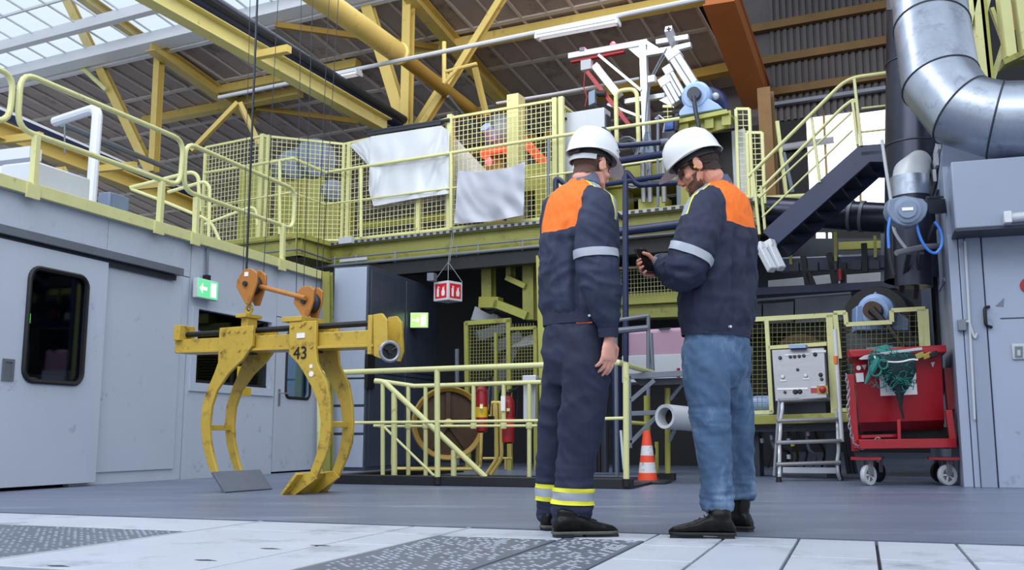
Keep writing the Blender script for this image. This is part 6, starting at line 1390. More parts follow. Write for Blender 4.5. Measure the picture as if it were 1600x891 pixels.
# ---- cloth materials: navy work jacket with an orange yoke and a grey shoulder strip with yellow piping
class NT:
    def __init__(s, nt): s.nt = nt
    def m(s, op, a, b=0.0, c=None):
        n = s.nt.nodes.new('ShaderNodeMath'); n.operation = op
        for i, v in enumerate((a, b) if c is None else (a, b, c)):
            if isinstance(v, (int, float)): n.inputs[i].default_value = v
            else: s.nt.links.new(v, n.inputs[i])
        return n.outputs[0]
    def mix(s, f, a, b):
        n = s.nt.nodes.new('ShaderNodeMix'); n.data_type = 'RGBA'; s.nt.links.new(f, n.inputs[0])
        for i, v in ((6, a), (7, b)):
            if isinstance(v, tuple): n.inputs[i].default_value = v
            else: s.nt.links.new(v, n.inputs[i])
        return n.outputs[2]
def jacket_mat(name, yaw, cx, cy, z0, rmax, fstrip, navy):
    m = mat(name, navy, .72, 0, .16, 9, bump=.25, bs=22, spec=.3); nt = m.node_tree; N = NT(nt); bs = nt.nodes['Principled BSDF']
    base = bs.inputs['Base Color'].links[0].from_socket
    tc = nt.nodes.new('ShaderNodeTexCoord'); sp = nt.nodes.new('ShaderNodeSeparateXYZ'); nt.links.new(tc.outputs['Object'], sp.inputs[0])
    x = N.m('SUBTRACT', sp.outputs[0], cx); y = N.m('SUBTRACT', sp.outputs[1], cy); z = sp.outputs[2]
    f = N.m('ADD', N.m('MULTIPLY', x, math.cos(yaw)), N.m('MULTIPLY', y, math.sin(yaw)))
    r = N.m('SUBTRACT', N.m('MULTIPLY', x, math.sin(yaw)), N.m('MULTIPLY', y, math.cos(yaw)))
    ar = N.m('ABSOLUTE', r)
    wob = N.m('MULTIPLY', ar, .0)
    ok = N.m('MULTIPLY', N.m('GREATER_THAN', z, N.m('SUBTRACT', z0, N.m('MULTIPLY', ar, -.10))), N.m('LESS_THAN', ar, N.m('ADD', rmax, N.m('MULTIPLY', N.m('SUBTRACT', z, z0), -.12))))
    col = N.mix(ok, base, rgb((244, 118, 44)))
    d = N.m('ABSOLUTE', N.m('SUBTRACT', f, fstrip)); zz = N.m('GREATER_THAN', z, z0 + .035)
    col = N.mix(N.m('MULTIPLY', N.m('LESS_THAN', d, .034), zz), col, rgb((232, 226, 70)))
    col = N.mix(N.m('MULTIPLY', N.m('LESS_THAN', d, .025), zz), col, rgb((150, 158, 172)))
    nt.links.new(col, bs.inputs['Base Color']); return m
MM = dict(
    skin=mat('skin', (226, 164, 146), .5, 0, .10, 14, bump=.08, bs=160, spec=.35), skin2=mat('skin tan', (216, 150, 128), .5, 0, .12, 14, bump=.08, bs=160, spec=.35),
    hair1=mat('short fair brown hair', (104, 76, 66), .8, 0, .3, 120, bump=.5, bs=300), hair2=mat('dark brown hair', (58, 40, 36), .75, 0, .3, 120, bump=.6, bs=300),
    beard=mat('brown beard', (112, 74, 60), .8, 0, .35, 160, bump=.5, bs=320),
    shell=mat('white helmet shell', (222, 223, 226), .28, 0, .02, 3), lining=mat('helmet lining', (28, 28, 34), .6, 0, .1), strap=mat('helmet strap grey', (190, 192, 198), .5, 0, .05),
    navy=mat('navy work trousers', (42, 47, 70), .75, 0, .18, 8, bump=.3, bs=20, spec=.3), reflect=mat('reflective grey tape', (168, 174, 188), .4, 0, .05), hivis=mat('yellow piping', (236, 232, 60), .55, 0, .04),
    jeans=mat('blue jeans', (78, 102, 134), .8, 0, .25, 9, (138, 160, 186), .55, 4.2, .3, 30, spec=.25, stretch=(1, 1, .45)), seam=mat('jeans stitch', (84, 120, 160), .8, 0, .1),
    boot=mat('black leather', (10, 10, 12), .36, 0, .2, 8, bump=.2, bs=50, spec=.2), sole=mat('boot sole', (18, 18, 20), .6, 0, .2, 8), sole2=mat('tan sole edge', (84, 82, 76), .6, 0, .2, 8), lace=mat('black lace', (30, 30, 36), .7, 0, 0),
    lens=glass('safety lens', (190, 190, 200), .12, .9), plug=mat('yellow ear plug', (238, 206, 60), .5, 0, 0), orange=mat('orange pocket trim', (226, 96, 60), .6, 0, 0), stud=mat('press stud', (226, 228, 232), .3, .5, 0))

def hand(mb, W, d, s, pn, curls, thumb, sc=1.0, spread=.0):
    """W wrist, d towards the fingers, s towards the thumb, pn out of the palm"""
    d, s, pn = V(d).normalized(), V(s).normalized(), V(pn).normalized()
    etube(mb, [(W - d * .03 * sc, .024 * sc, .020 * sc, s), (W + d * .01 * sc, .026 * sc, .018 * sc, s), (W + d * .045 * sc, .038 * sc, .0165 * sc, s), (W + d * .085 * sc, .041 * sc, .013 * sc, s), (W + d * .097 * sc, .036 * sc, .009 * sc, s)], 16)
    Ls = (.072, .079, .074, .058)
    for i in range(4):
        o = s * ((1.5 - i) * .0205 * sc); K0 = W + d * ((.088, .092, .088, .08)[i]) * sc + o
        dd = (d + s * (1.5 - i) * spread).normalized(); pts = [K0 - d * .02 * sc, K0]; rr = [.0095 * sc, .0098 * sc]; a = 0
        for j, fr in enumerate((.45, .31, .24)):
            a += curls[i][j]; v = dd * math.cos(a) + pn * math.sin(a); pts.append(pts[-1] + v * Ls[i] * fr * sc); rr.append((.009, .0082, .006)[j] * sc)
        mb.tube(pts, rr, 10); mb.ell(pts[-1], V((rr[-1], 0, 0)), V((0, rr[-1], 0)), V((0, 0, rr[-1])), 8, 6)
    T0 = W + d * .025 * sc + s * .022 * sc; pts = [T0]; rr = [.014 * sc]
    for v, L, r in thumb:
        v = (d * v[0] + s * v[1] + pn * v[2]).normalized(); pts.append(pts[-1] + v * L * sc); rr.append(r * sc)
    mb.tube(pts, rr, 10); mb.ell(pts[-1], V((rr[-1], 0, 0)), V((0, rr[-1], 0)), V((0, 0, rr[-1])), 8, 6)

def head_frame(c, yaw, pitch, roll=0.0):       # yaw: facing angle from +X; pitch: nod down
    f = V((math.cos(yaw) * math.cos(pitch), math.sin(yaw) * math.cos(pitch), -math.sin(pitch)))
    r = V((math.sin(yaw), -math.cos(yaw), 0)); u = r.cross(f); 
    return lambda x, y, z: c + r * x + f * y + u * z, r, f, u
def head(mb, T, r, f, u, neck_to):
    def e(x, y, z, a, b, c_): mb.ell(T(x, y, z), r * a, f * b, u * c_, 18, 12)
    e(0, -.012, .045, .077, .099, .092); e(0, .035, -.012, .060, .062, .086); e(0, .044, -.072, .047, .047, .034); e(0, .080, -.094, .021, .018, .017)
    for k in (-1, 1):
        mb.tube([T(k * .060, .0, -.03), T(k * .052, .03, -.07), T(k * .022, .075, -.095)], [.018, .018, .015], 10)
        e(k * .031, .079, .012, .013, .013, .012); e(k * .048, .058, -.022, .018, .02, .018)
        e(k * .012, .100, -.030, .009, .010, .008)
        mb.ell(T(k * .080, -.008, .0), r * .009, f * .019, u * .032, 14, 10)
        mb.tube([T(k * .084, -.012 + .02 * math.cos(t), .004 + .030 * math.sin(t)) for t in [j * .5 - 1.6 for j in range(8)]], .0055, 8)
    mb.tube([T(-.046, .074, .030), T(-.02, .090, .034), T(.02, .090, .034), T(.046, .074, .030)], .010, 8)
    mb.tube([T(0, .090, .022), T(0, .104, -.004), T(0, .116, -.024)], [.009, .011, .012], 10)
    mb.tube([T(-.024, .083, -.060), T(0, .096, -.057), T(.024, .083, -.060)], [.004, .0075, .004], 8)
    mb.tube([T(-.021, .083, -.067), T(0, .094, -.069), T(.021, .083, -.067)], [.004, .0075, .004], 8)
    mb.tube([T(0, -.03, -.02), T(0, -.035, -.07), V(neck_to)], [.058, .056, .062], 18)

def helmet(par, T, r, f, u, cz=.055, yb=0.0, peak=.055):
    # shell: dome with a rim and a peak, open below; T is the head frame
    rows = []; n = 40
    def rim(a):     # radius in plan at the rim
        x, y = math.sin(a), math.cos(a); return x * .112, y * .138
    prof = [(1.0, 0.0), (.995, .03), (.95, .065), (.84, .10), (.64, .128), (.36, .145), (.08, .150)]
    outer = []
    for k in range(n):
        a = 2 * math.pi * k / n; x, y = rim(a); outer.append((x, y, a))
    rings = []
    for s, h in prof:
        ring = []
        for x, y, a in outer:
            rid = .005 * max(0, 1 - abs(x) / .03) * (h / .15)
            ring.append(T(x * s, yb + y * s - .005, cz + h + rid))
        rings.append(ring)
    # brim flares out, longer at the front
    br = []
    for x, y, a in outer:
        fr = max(0, math.cos(a)) ** 2.2; br.append(T(x * 1.06 * (1 - .06 * fr), yb + y * 1.05 - .005 + peak * fr, cz - .010 - .014 * fr + .016 * math.sin(a) ** 2 - .012 * max(0, -math.cos(a))))
    rings = [br] + rings
    inner = [[p - (p - T(0, yb, cz)).normalized() * .006 for p in ring] for ring in rings]
    b = MB(); m = len(rings); vs = [p for R_ in rings for p in R_] + [p for R_ in inner for p in R_]; fs = []; off = m * n
    for i in range(m - 1):
        for k in range(n):
            k2 = (k + 1) % n; fs += [(i * n + k, i * n + k2, (i + 1) * n + k2, (i + 1) * n + k), (off + i * n + k2, off + i * n + k, off + (i + 1) * n + k, off + (i + 1) * n + k2)]
    for k in range(n): k2 = (k + 1) % n; fs.append((k2, k, off + k, off + k2))
    fs += [tuple((m - 1) * n + k for k in range(n)), tuple(off + (m - 1) * n + k for k in reversed(range(n)))]
    b.add(vs, fs); h_ = b.build('helmet', MM['shell'], par, ang=50)
    b = MB(); hb = [T(math.sin(t) * .090, yb + math.cos(t) * .112 - .01, cz - .006 - .014 * max(0, -math.cos(t))) for t in [2 * math.pi * k / 32 for k in range(33)]]
    rows = [[p + u * .014 for p in hb], [p - u * .016 for p in hb]]; b.sheet(rows, .004); b.build('head_band', MM['lining'], h_)
    b = MB(); b.box(T(0, yb - .122, cz - .022), r * .035, f * .012, u * .014); b.build('adjuster', MM['lining'], h_, .004)
    b = MB(); b.tube([T(.1, yb + .05, cz + .045), T(.098, yb + .075, cz + .04)], .003, 6); b.build('shell_slot', MM['strap'], h_)
    return h_
def glasses(par, T, clear=True):
    g_ = None
    for k in (-1, 1):
        rows = []
        for i in range(5):
            rows.append([T(k * (.006 + .052 * j / 6), .098 - .030 * (j / 6) ** 2.2, .030 - .038 * i / 4 * (1 - .15 * (j == 6))) for j in range(7)])
        b = MB(); b.sheet(rows, .002); o = b.build('lens', MM['lens'], par if g_ is None else g_)
        if g_ is None: o.name = 'safety_glasses'; g_ = o
        b = MB(); b.tube([T(k * .058, .066, .026), T(k * .078, .03, .022), T(k * .083, -.012, .022), T(k * .080, -.03, .008)], .0035, 6); b.build('temple_arm', MM['lining'], g_)
    b = MB(); b.tube([T(-.06, .068, .030), T(-.03, .094, .031), T(0, .1, .031), T(.03, .094, .031), T(.06, .068, .030)], .003, 6); b.build('brow_bar', MM['lining'], g_)
def shell_from(ev, pred, off, nm, m, par):       # an outer layer over part of the body (hair, beard)
    vs = {}; b = MB(); ns = [v.normal for v in ev.vertices]; co = [v.co for v in ev.vertices]
    for p in ev.polygons:
        if all(pred(co[i]) for i in p.vertices):
            q = []
            for i in p.vertices:
                if i not in vs: vs[i] = len(b.v); b.v.append(co[i] + ns[i] * off * (1 + .5 * noise.noise(co[i] * 120)))
                q.append(vs[i])
            b.f.append(tuple(q))
    if not b.f: return None
    return b.build(nm, m, par, ang=80, fix=False)
def boot(par, heel, dirv, length, ank, m_sole, high=.13):
    d = V((dirv[0], dirv[1], 0)).normalized(); s = V((d.y, -d.x, 0)); h = V((heel[0], heel[1], 0))
    secs = [(0.0, .022, .05), (.06, .036, .085), (.22, .038, .105), (.42, .040, .095), (.60, .047, .072), (.78, .050, .058), (.92, .040, .048), (1.0, .016, .03)]
    b = MB(); rings = []
    for t, wd, ht in secs:
        c = h + d * t * length; ring = []
        for k in range(20):
            a = 2 * math.pi * k / 20; x, z = math.cos(a), math.sin(a)
            ring.append(c + s * wd * math.copysign(abs(x) ** .8, x) + UP * (.016 + (ht - .016) * (.5 + .5 * math.copysign(abs(z) ** .75, z))))
        rings.append(ring)
    b.loft(rings); a0 = h + d * length * .22
    etube(b, [(a0 + UP * .05, .05, .036, d), (a0 + UP * .09, .05, .038, d), (V((ank[0], ank[1], high)), .054, .046, d), (V((ank[0], ank[1], high + .02)), .052, .044, d)])
    ev = vox(b, .006, 3); o = mesh_to_mb(ev, lambda p, n: .002 * noise.noise(p * 30)).build('boot', MM['boot'], par, ang=80)
    b = MB(); out = []
    for t, wd in ((0, .02), (.03, .034), (.15, .040), (.4, .040), (.62, .050), (.8, .053), (.93, .042), (1.0, .02)): out.append((t, wd))
    poly = [h + d * (t * length - .003) + s * wd for t, wd in out] + [h + d * (t * length - .003) - s * wd for t, wd in reversed(out)]
    b.prism([p + UP * .012 for p in poly], UP * .014); b.build('sole', m_sole, o, .004)
    b = MB()
    for t0, t1 in ((.0, .27), (.46, .97)):
        w0 = .036; b.prism([h + d * (t * length) + s * k * wd for t, wd, k in ((t0 + .02, .03, 1), (t1, .043, 1), (t1, .043, -1), (t0 + .02, .03, -1))], UP * .013)
    b.build('tread', MM['sole'], o)
    b = MB()
    for j, t in enumerate((.36, .43, .50, .57)):
        c = h + d * t * length + UP * (.104 - .011 * j); b.tube([c - s * .03 - UP * .012, c + UP * .004 + d * .008, c + s * .03 - UP * .012], .0035, 6)
    c = h + d * .35 * length + UP * .112
    for k in (-1, 1): b.tube([c, c + s * .02 * k + UP * .012 + d * .012, c + s * .034 * k - UP * .004 + d * .02, c + d * .015], .003, 6)
    b.build('laces', MM['lace'], o); return o
from mathutils.bvhtree import BVHTree
def hug(par, bvh, c0, c1, ad, off, nm, m, R=.2, n=40):
    c0, c1 = V(c0), V(c1); d = (c1 - c0).normalized(); a = V(ad); a = (a - d * a.dot(d)).normalized(); bb = d.cross(a); rows = []
    for c in (c0, c0.lerp(c1, .5), c1):
        row = []
        for k in range(n + 1):
            t = 2 * math.pi * k / n; u = a * math.cos(t) + bb * math.sin(t)
            h = bvh.ray_cast(c, u, R); far = h[0] if h[0] is not None else c + u * .09
            row.append((far - c).length)
        row = [(row[k - 1 if k else n - 1] + row[k] * 2 + row[k + 1 if k < n else 1]) / 4 for k in range(n + 1)]
        rows.append([c + (a * math.cos(2 * math.pi * k / n) + bb * math.sin(2 * math.pi * k / n)) * (row[k] + off) for k in range(n + 1)])
    b = MB(); b.sheet(rows, -.003); return b.build(nm, m, par, ang=60)
def band(par, rows, nm, m, wob=None):
    b = MB(); etube(b, rows, 28); b.f = b.f[:-2]; return b.build(nm, m, par, ang=60)

# ------------------------------------------------------------------ left man: seen from behind, turned to the right and away
DL = 4.66
def lp(x, y, d=0.0): return at(x, y, DL + d)
LB = fl(893, 836); yl = math.radians(42)
lf_, lr_ = V((math.cos(yl), math.sin(yl), 0)), V((math.sin(yl), -math.cos(yl), 0))
man1 = thing('person', LB, 'person with his back turned, navy work jacket and trousers with yellow leg bands, white helmet', 'person')
Tl, hr1, hf1, hu1 = head_frame(lp(924, 263, .02), math.radians(40), math.radians(14))
b = MB(); head(b, Tl, hr1, hf1, hu1, lp(912, 296, .0))
etube(b, [(lp(914, 290), .05, .05, lr_), (lp(909, 330), .13, .07, lr_), (lp(905, 430), .11, .08, lr_), (lp(900, 540), .12, .09, lr_)])
b.tube([lp(912, 322, -.02), lp(936, 330, -.14), lp(938, 440, -.2), lp(951, 512, -.2), lp(953, 530, -.2)], [.045, .045, .035, .024, .022], 12)
b.tube([lp(905, 322, .02), lp(868, 332, .14), lp(880, 430, .2), lp(905, 480, .32)], [.045, .045, .035, .024], 12)
b.tube([lp(908, 540, -.06), lp(905, 670, -.04), lp(892, 800, .0)], [.07, .05, .035], 12); b.tube([lp(890, 540, .08), lp(874, 670, .18), lp(868, 800, .28)], [.07, .05, .035], 12)
Wl = lp(952, 527, -.2)
hand(b, Wl, V((-.06, .02, -1)), lf_, -lr_, [(.25, .35, .2), (.3, .4, .25), (.38, .45, .3), (.45, .5, .3)], [((.5, .8, .1), .035, .0115), ((.8, .35, .35), .03, .0105), ((.9, .1, .35), .026, .0085)], 1.08)
hand(b, lp(907, 482, .33), V((.3, .8, -.2)), UP, V((.9, -.3, 0)), [(.3, .4, .2)] * 4, [((.6, .7, .2), .035, .0115), ((.9, .3, .2), .03, .01), ((1, 0, .2), .025, .0085)])
ev1 = vox(b, .0032, 3); mesh_to_mb(ev1).build('body', MM['skin'], man1, ang=80)
i1 = Matrix((hr1, hf1, hu1)); c1 = Tl(0, 0, 0)
def hl1(p): return i1 @ (p - c1)
shell_from(ev1, lambda p: (lambda q: q.z > -.062 + .055 * max(0, (q.y + .06) / .09) and q.y < .035 and q.z < .14 and (abs(q.x) < .074 or q.z > .036 or q.y < -.034) and q.y < .02 + .4 * max(0, q.z - .02))(hl1(p)), .003, 'hair', MM['hair1'], man1)
helmet(man1, Tl, hr1, hf1, hu1, .058)
glasses(man1, Tl)
b = MB(); b.ell(Tl(.082, .012, -.006), hr1 * .008, hf1 * .006, hu1 * .006, 8, 6); b.build('ear_plug', MM['plug'], man1)
b = MB(); hb = [Tl(math.sin(t) * .086, -.012 - math.cos(t) * .108, .030 - .02 * abs(math.cos(t))) for t in [-1.2 + .3 * k for k in range(9)]]; b.sheet([[p + hu1 * .012 for p in hb], [p - hu1 * .014 for p in hb]], .004); b.build('nape_strap', MM['strap'], man1)
# jacket
J1 = jacket_mat('work jacket left man', yl, *(lambda p: (p.x - LB.x, p.y - LB.y))(lp(904, 380)), 1.392, .140, .005, (48, 54, 78))
b = MB()
tor = [(lp(914, 283, .0), .066, .064, lr_), (lp(912, 292, -.0), .095, .075, lr_), (lp(910, 302, 0), .150, .098, lr_), (lp(907, 318, 0), .192, .118, lr_), (lp(904, 345, 0), .203, .134, lr_), (lp(903, 395, 0), .203, .146, lr_), (lp(904, 445, 0), .196, .148, lr_), (lp(905, 480, 0), .190, .146, lr_), (lp(904, 496, 0), .178, .136, lr_), (lp(904, 507, 0), .176, .135, lr_)]
etube(b, smooth_rows(tor), 32, 2.3)
bs_ = MB()
sl1 = [(lp(920, 316, -.09), .062, .066, lf_), (lp(936, 322, -.15), .078, .074, lf_), (lp(932, 352, -.175), .092, .080, lf_), (lp(931, 398, -.19), .096, .078, lf_), (lp(939, 445, -.215), .088, .074, lf_), (lp(946, 485, -.21), .064, .058, lf_), (lp(950, 510, -.2), .047, .043, lf_), (lp(951, 525, -.2), .042, .038, lf_)]
etube(bs_, smooth_rows(sl1), 24)
sl2 = [(lp(893, 318, .09), .06, .064, lf_), (lp(870, 326, .14), .075, .07, lf_), (lp(872, 370, .17), .08, .072, lf_), (lp(880, 425, .2), .072, .066, lf_), (lp(900, 468, .3), .05, .046, lf_), (lp(906, 482, .33), .042, .04, lf_)]
bs2_ = MB(); etube(bs2_, smooth_rows(sl2), 20)
ev = vox(b, .009, 4)
zw = lp(904, 500).z
def ds1(p, n):
    k = min(1, max(0, (p.z - lp(951, 522).z) / .06)); e = math.exp(-((p.z - 1.13) / .12) ** 2)
    return k * (.004 + (.005 + .006 * e) * fold(p + UP * p.x * .5, 8, 8, 19, 4) + .003 * fold(p, 24, 24, 10, 6))
def dj1(p, n):
    back = max(0, -n.dot(lf_)); k = min(1, max(0, (p.z - zw) / .04)); hi = max(0, 1 - max(0, p.z - 1.36) / .12)
    q = (p - lp(904, 400)); rr = q.dot(lr_)
    arm = 1 if rr > .15 else 0
    v = .016 * back * fold(p, 13, 13, 2.6, 3) * hi + .006 * fold(p, 9, 9, 16, 8) * hi + .004 * fold(p, 26, 26, 13, 1)
    # inverted pleat beside the arm
    ple = math.exp(-((rr - .10) / .018) ** 2) * back * (1 if p.z < 1.39 else 0)
    return v * k - .030 * ple * k * min(1, max(0, (1.39 - p.z) / .05)) + .004 * arm
jk1 = mesh_to_mb(ev, dj1).build('jacket', J1, man1, ang=80)
jb1 = mesh_to_mb(vox(bs_, .008, 3), ds1); bv1 = BVHTree.FromPolygons(jb1.v, jb1.f); jb1.build('sleeve', J1, jk1, ang=80)
mesh_to_mb(vox(bs2_, .009, 3), ds1).build('sleeve', J1, jk1, ang=80)
wb_ = [(lp(904, 492, 0), .190, .148, lr_), (lp(904, 509, 0), .188, .147, lr_)]
band(jk1, smooth_rows(wb_), 'waistband', MM['navy'])
b = MB(); b.cyl(lp(904, 500) + lr_ * .150 - lf_ * .085, lp(904, 500) + lr_ * .165 - lf_ * .10, .006, 8); b.build('press_stud', MM['stud'], jk1)
hug(jk1, bv1, lp(931, 391, -.19), lp(932, 404, -.19), lf_, .004, 'reflective_band', MM['reflect'], .125)
b = MB(); etube(b, [(lp(914, 293, .0), .084, .078, lr_), (lp(915, 283, .008), .076, .072, lr_), (lp(916, 275, .012), .070, .067, lr_)], 28); b.f = b.f[:-2]; b.build('collar', mat('collar cloth', (92, 98, 122), .7, 0, .1, 8), jk1, ang=80)
etu = MB(); etube(etu, [(lp(950, 513, -.2), .050, .046, lf_), (lp(951, 527, -.2), .046, .042, lf_)], 20); etu.build('cuff', MM['navy'], jk1)
# trousers
b = MB()
leg1 = [(lp(912, 520, -.07), .092, .100, lr_), (lp(915, 560, -.075), .100, .108, lr_), (lp(915, 600, -.07), .100, .104, lr_), (lp(907, 660, -.05), .096, .098, lr_), (lp(900, 726, -.03), .080, .082, lr_), (lp(896, 773, -.02), .078, .080, lr_), (lp(893, 800, -.01), .078, .080, lr_), (lp(892, 818, -.01), .075, .078, lr_)]
leg2 = [(lp(893, 520, .07), .092, .100, lr_), (lp(884, 560, .09), .096, .105, lr_), (lp(882, 600, .12), .096, .100, lr_), (lp(873, 660, .17), .090, .092, lr_), (lp(867, 726, .22), .080, .082, lr_), (lp(866, 773, .26), .074, .078, lr_), (lp(866, 800, .28), .072, .074, lr_), (lp(866, 812, .28), .070, .072, lr_)]
etube(b, smooth_rows(leg1), 24); etube(b, smooth_rows(leg2), 24)
etube(b, smooth_rows([(lp(904, 498, 0), .168, .128, lr_), (lp(903, 530, 0), .176, .138, lr_), (lp(901, 565, .01), .172, .140, lr_), (lp(899, 600, .02), .13, .10, lr_)]), 28)
ev = vox(b, .009, 3)
def dt1(p, n):
    low = max(0, 1 - max(0, p.z - .12) / .25)
    return .009 * fold(p, 5, 5, 7, 5) + .006 * fold(p + V((0, 0, p.x * .8)), 10, 10, 14, 2) + .008 * low * fold(p, 6, 6, 30, 9)
tb1 = mesh_to_mb(ev, dt1); bt1 = BVHTree.FromPolygons(tb1.v, tb1.f); tr1 = tb1.build('trousers', MM['navy'], man1, ang=80)
for cx, d_, ww, ya in ((896.5, -.02, .0865, 762), (866.5, .26, .083, 756)):
    for y0, y1, m in ((0, 6.5, 'hivis'), (6.5, 19, 'reflect'), (19, 26, 'hivis')):
        hug(tr1, bt1, lp(cx, ya + y0, d_), lp(cx - .2, ya + y1, d_), lr_, .004, 'leg_band', MM[m], .11)
b = MB(); q0 = lp(904, 506) ; b.tube([q0 + lr_ * (.10 + .02 * k) - lf_ * (.118 - .014 * k) - UP * .012 for k in range(4)], .004, 6); b.build('pocket_trim', MM['orange'], tr1)
h1 = fl(864, 839.5); t1_ = fl(966, 837); boot(man1, h1, (t1_ - h1), (t1_ - h1).length * .99, lp(893, 800, -.01), MM['sole2'], .13)
h2 = fl(846, 829); boot(man1, h2, V((.93, .35, 0)), .30, lp(866, 800, .28), MM['sole2'], .12)

# ------------------------------------------------------------------ right man: turned to the left and away, looking at his phone
DRM = 4.62
def qp(x, y, d=0.0): return at(x, y, DRM + d)
RB = fl(1115, 838); yr = math.radians(137)
rf_, rr_ = V((math.cos(yr), math.sin(yr), 0)), V((math.sin(yr), -math.cos(yr), 0))       # rr_ = his right (away from us)
rl_ = -rr_
man2 = thing('person', RB, 'bearded person in navy orange jacket and blue jeans looking down at a phone', 'person')
Tr, hr2, hf2, hu2 = head_frame(qp(1092, 264, -.01), math.radians(162), math.radians(26))
b = MB(); head(b, Tr, hr2, hf2, hu2, qp(1122, 300, .0))
etube(b, [(qp(1121, 296), .05, .05, rr_), (qp(1124, 335), .13, .07, rr_), (qp(1121, 430), .11, .08, rr_), (qp(1118, 540), .12, .09, rr_)])
b.tube([qp(1118, 322, -.04), qp(1100, 330, -.13), qp(1068, 424, -.19), qp(1034, 414, .02), qp(1030, 412, .045)], [.045, .045, .036, .025, .022], 12)
b.tube([qp(1130, 322, .04), qp(1150, 332, .14), qp(1130, 420, .28), qp(1118, 450, .36)], [.045, .045, .036, .025], 12)
b.tube([qp(1108, 540, -.07), qp(1108, 660, -.06), qp(1120, 800, -.03)], [.07, .05, .035], 12); b.tube([qp(1140, 540, .08), qp(1150, 670, .16), qp(1155, 790, .26)], [.07, .05, .035], 12)
# phone frame
PC_ = qp(1008, 407, -.01); pn_ = V((.42, -.78, .45)).normalized(); pv_ = V((-.27, .36, .88)); pv_ = (pv_ - pn_ * pv_.dot(pn_)).normalized(); pu_ = pv_.cross(pn_).normalized()
Wr = PC_ + pu_ * .084 - pn_ * .024 - pv_ * .036
hand(b, Wr, -pu_ + pn_ * .04, pv_, pn_, [(.05, 1.0, .9), (.05, 1.05, .9), (.0, 1.05, .9), (.0, .95, .9)], [((.35, .55, .7), .036, .0125), ((.75, .55, .30), .032, .0105), ((.95, .35, -.05), .028, .0085)], 1.0)
hand(b, qp(1116, 452, .37), V((-.8, .5, -.1)), UP, V((.3, .9, 0)), [(.3, .5, .3)] * 4, [((.6, .7, .2), .035, .0115), ((.9, .3, .2), .03, .01), ((1, 0, .2), .025, .0085)])
ev2 = vox(b, .0032, 2); mesh_to_mb(ev2).build('body', MM['skin2'], man2, ang=80)
i2 = Matrix((hr2, hf2, hu2)); c2 = Tr(0, 0, 0)
def hl2(p): return i2 @ (p - c2)
shell_from(ev2, lambda p: (lambda q: q.z > -.055 + .05 * max(0, (q.y + .06) / .09) and q.y < .03 and q.z < .14 and (abs(q.x) < .074 or q.z > .036 or q.y < -.036))(hl2(p)), .006, 'hair', MM['hair2'], man2)
shell_from(ev2, lambda p: (lambda q: -.125 < q.z < -.022 and q.y > .012 and abs(q.x) < .07 and (q.z < -.044 - .25 * max(0, q.y - .05) or q.y < .045) and not (abs(q.x) < .022 and -.074 < q.z < -.053) and not (q.y > .085 and q.z > -.05))(hl2(p)), .003, 'beard', MM['beard'], man2)
helmet(man2, Tr, hr2, hf2, hu2, .056, 0.004)
glasses(man2, Tr)
b = MB(); b.ell(Tr(-.083, .012, -.006), hr2 * .009, hf2 * .007, hu2 * .007, 8, 6); b.build('ear_plug', MM['plug'], man2)
J2 = jacket_mat('work jacket right man', yr, *(lambda p: (p.x - RB.x, p.y - RB.y))(qp(1122, 380)), 1.405, .128, .015, (42, 47, 70))
b = MB()
tor = [(qp(1120, 286, 0), .068, .066, rr_), (qp(1121, 295, -.0), .10, .078, rr_), (qp(1122, 305, 0), .155, .10, rr_), (qp(1124, 322, 0), .196, .122, rr_), (qp(1123, 350, 0), .208, .140, rr_), (qp(1121, 395, 0), .208, .152, rr_), (qp(1120, 445, 0), .200, .152, rr_), (qp(1119, 490, 0), .192, .148, rr_), (qp(1119, 512, 0), .184, .142, rr_), (qp(1119, 525, 0), .183, .141, rr_)]
etube(b, smooth_rows(tor), 32, 2.3)
bs_ = MB()
sl1 = [(qp(1110, 318, -.08), .064, .066, rf_), (qp(1100, 326, -.14), .082, .078, rf_), (qp(1091, 358, -.18), .090, .082, rf_), (qp(1079, 396, -.2), .086, .080, rf_), (qp(1070, 422, -.19), .082, .078, rf_), (qp(1058, 424, -.12), .074, .072, UP), (qp(1044, 418, -.03), .060, .056, UP), (qp(1035, 415, .02), .050, .046, UP), (qp(1031, 413, .045), .047, .042, UP)]
etube(bs_, smooth_rows(sl1), 24)
sl2 = [(qp(1138, 318, .08), .06, .064, rf_), (qp(1152, 328, .14), .076, .07, rf_), (qp(1142, 375, .2), .08, .072, rf_), (qp(1130, 420, .27), .072, .066, rf_), (qp(1122, 442, .33), .052, .048, UP), (qp(1118, 449, .36), .044, .042, UP)]
bs2_ = MB(); etube(bs2_, smooth_rows(sl2), 20)
ev = vox(b, .009, 4); zw2 = qp(1119, 518).z
def dj2(p, n):
    back = max(0, -n.dot(rf_)); k = min(1, max(0, (p.z - zw2) / .05)); hi = max(0, 1 - max(0, p.z - 1.36) / .12)
    ll = (p - qp(1122, 400)).dot(rl_); arm = 1 if ll > .16 else 0
    ple = (math.exp(-((ll - .09) / .018) ** 2) + math.exp(-((ll + .10) / .02) ** 2)) * back * min(1, max(0, (1.40 - p.z) / .05))
    elbow = math.exp(-((p - qp(1066, 420, -.16)).length / .13) ** 2)
    return k * (.014 * back * fold(p, 12, 12, 3.0, 11) * hi + .006 * fold(p, 8, 8, 14, 4) * hi + .004 * fold(p, 24, 24, 14, 6) - .02 * ple) + .012 * elbow * fold(p, 12, 12, 26, 7) + .003 * arm
jk2 = mesh_to_mb(ev, dj2).build('jacket', J2, man2, ang=80)
jb2 = mesh_to_mb(vox(bs_, .008, 3), dj2); bv2 = BVHTree.FromPolygons(jb2.v, jb2.f); jb2.build('sleeve', J2, jk2, ang=80)
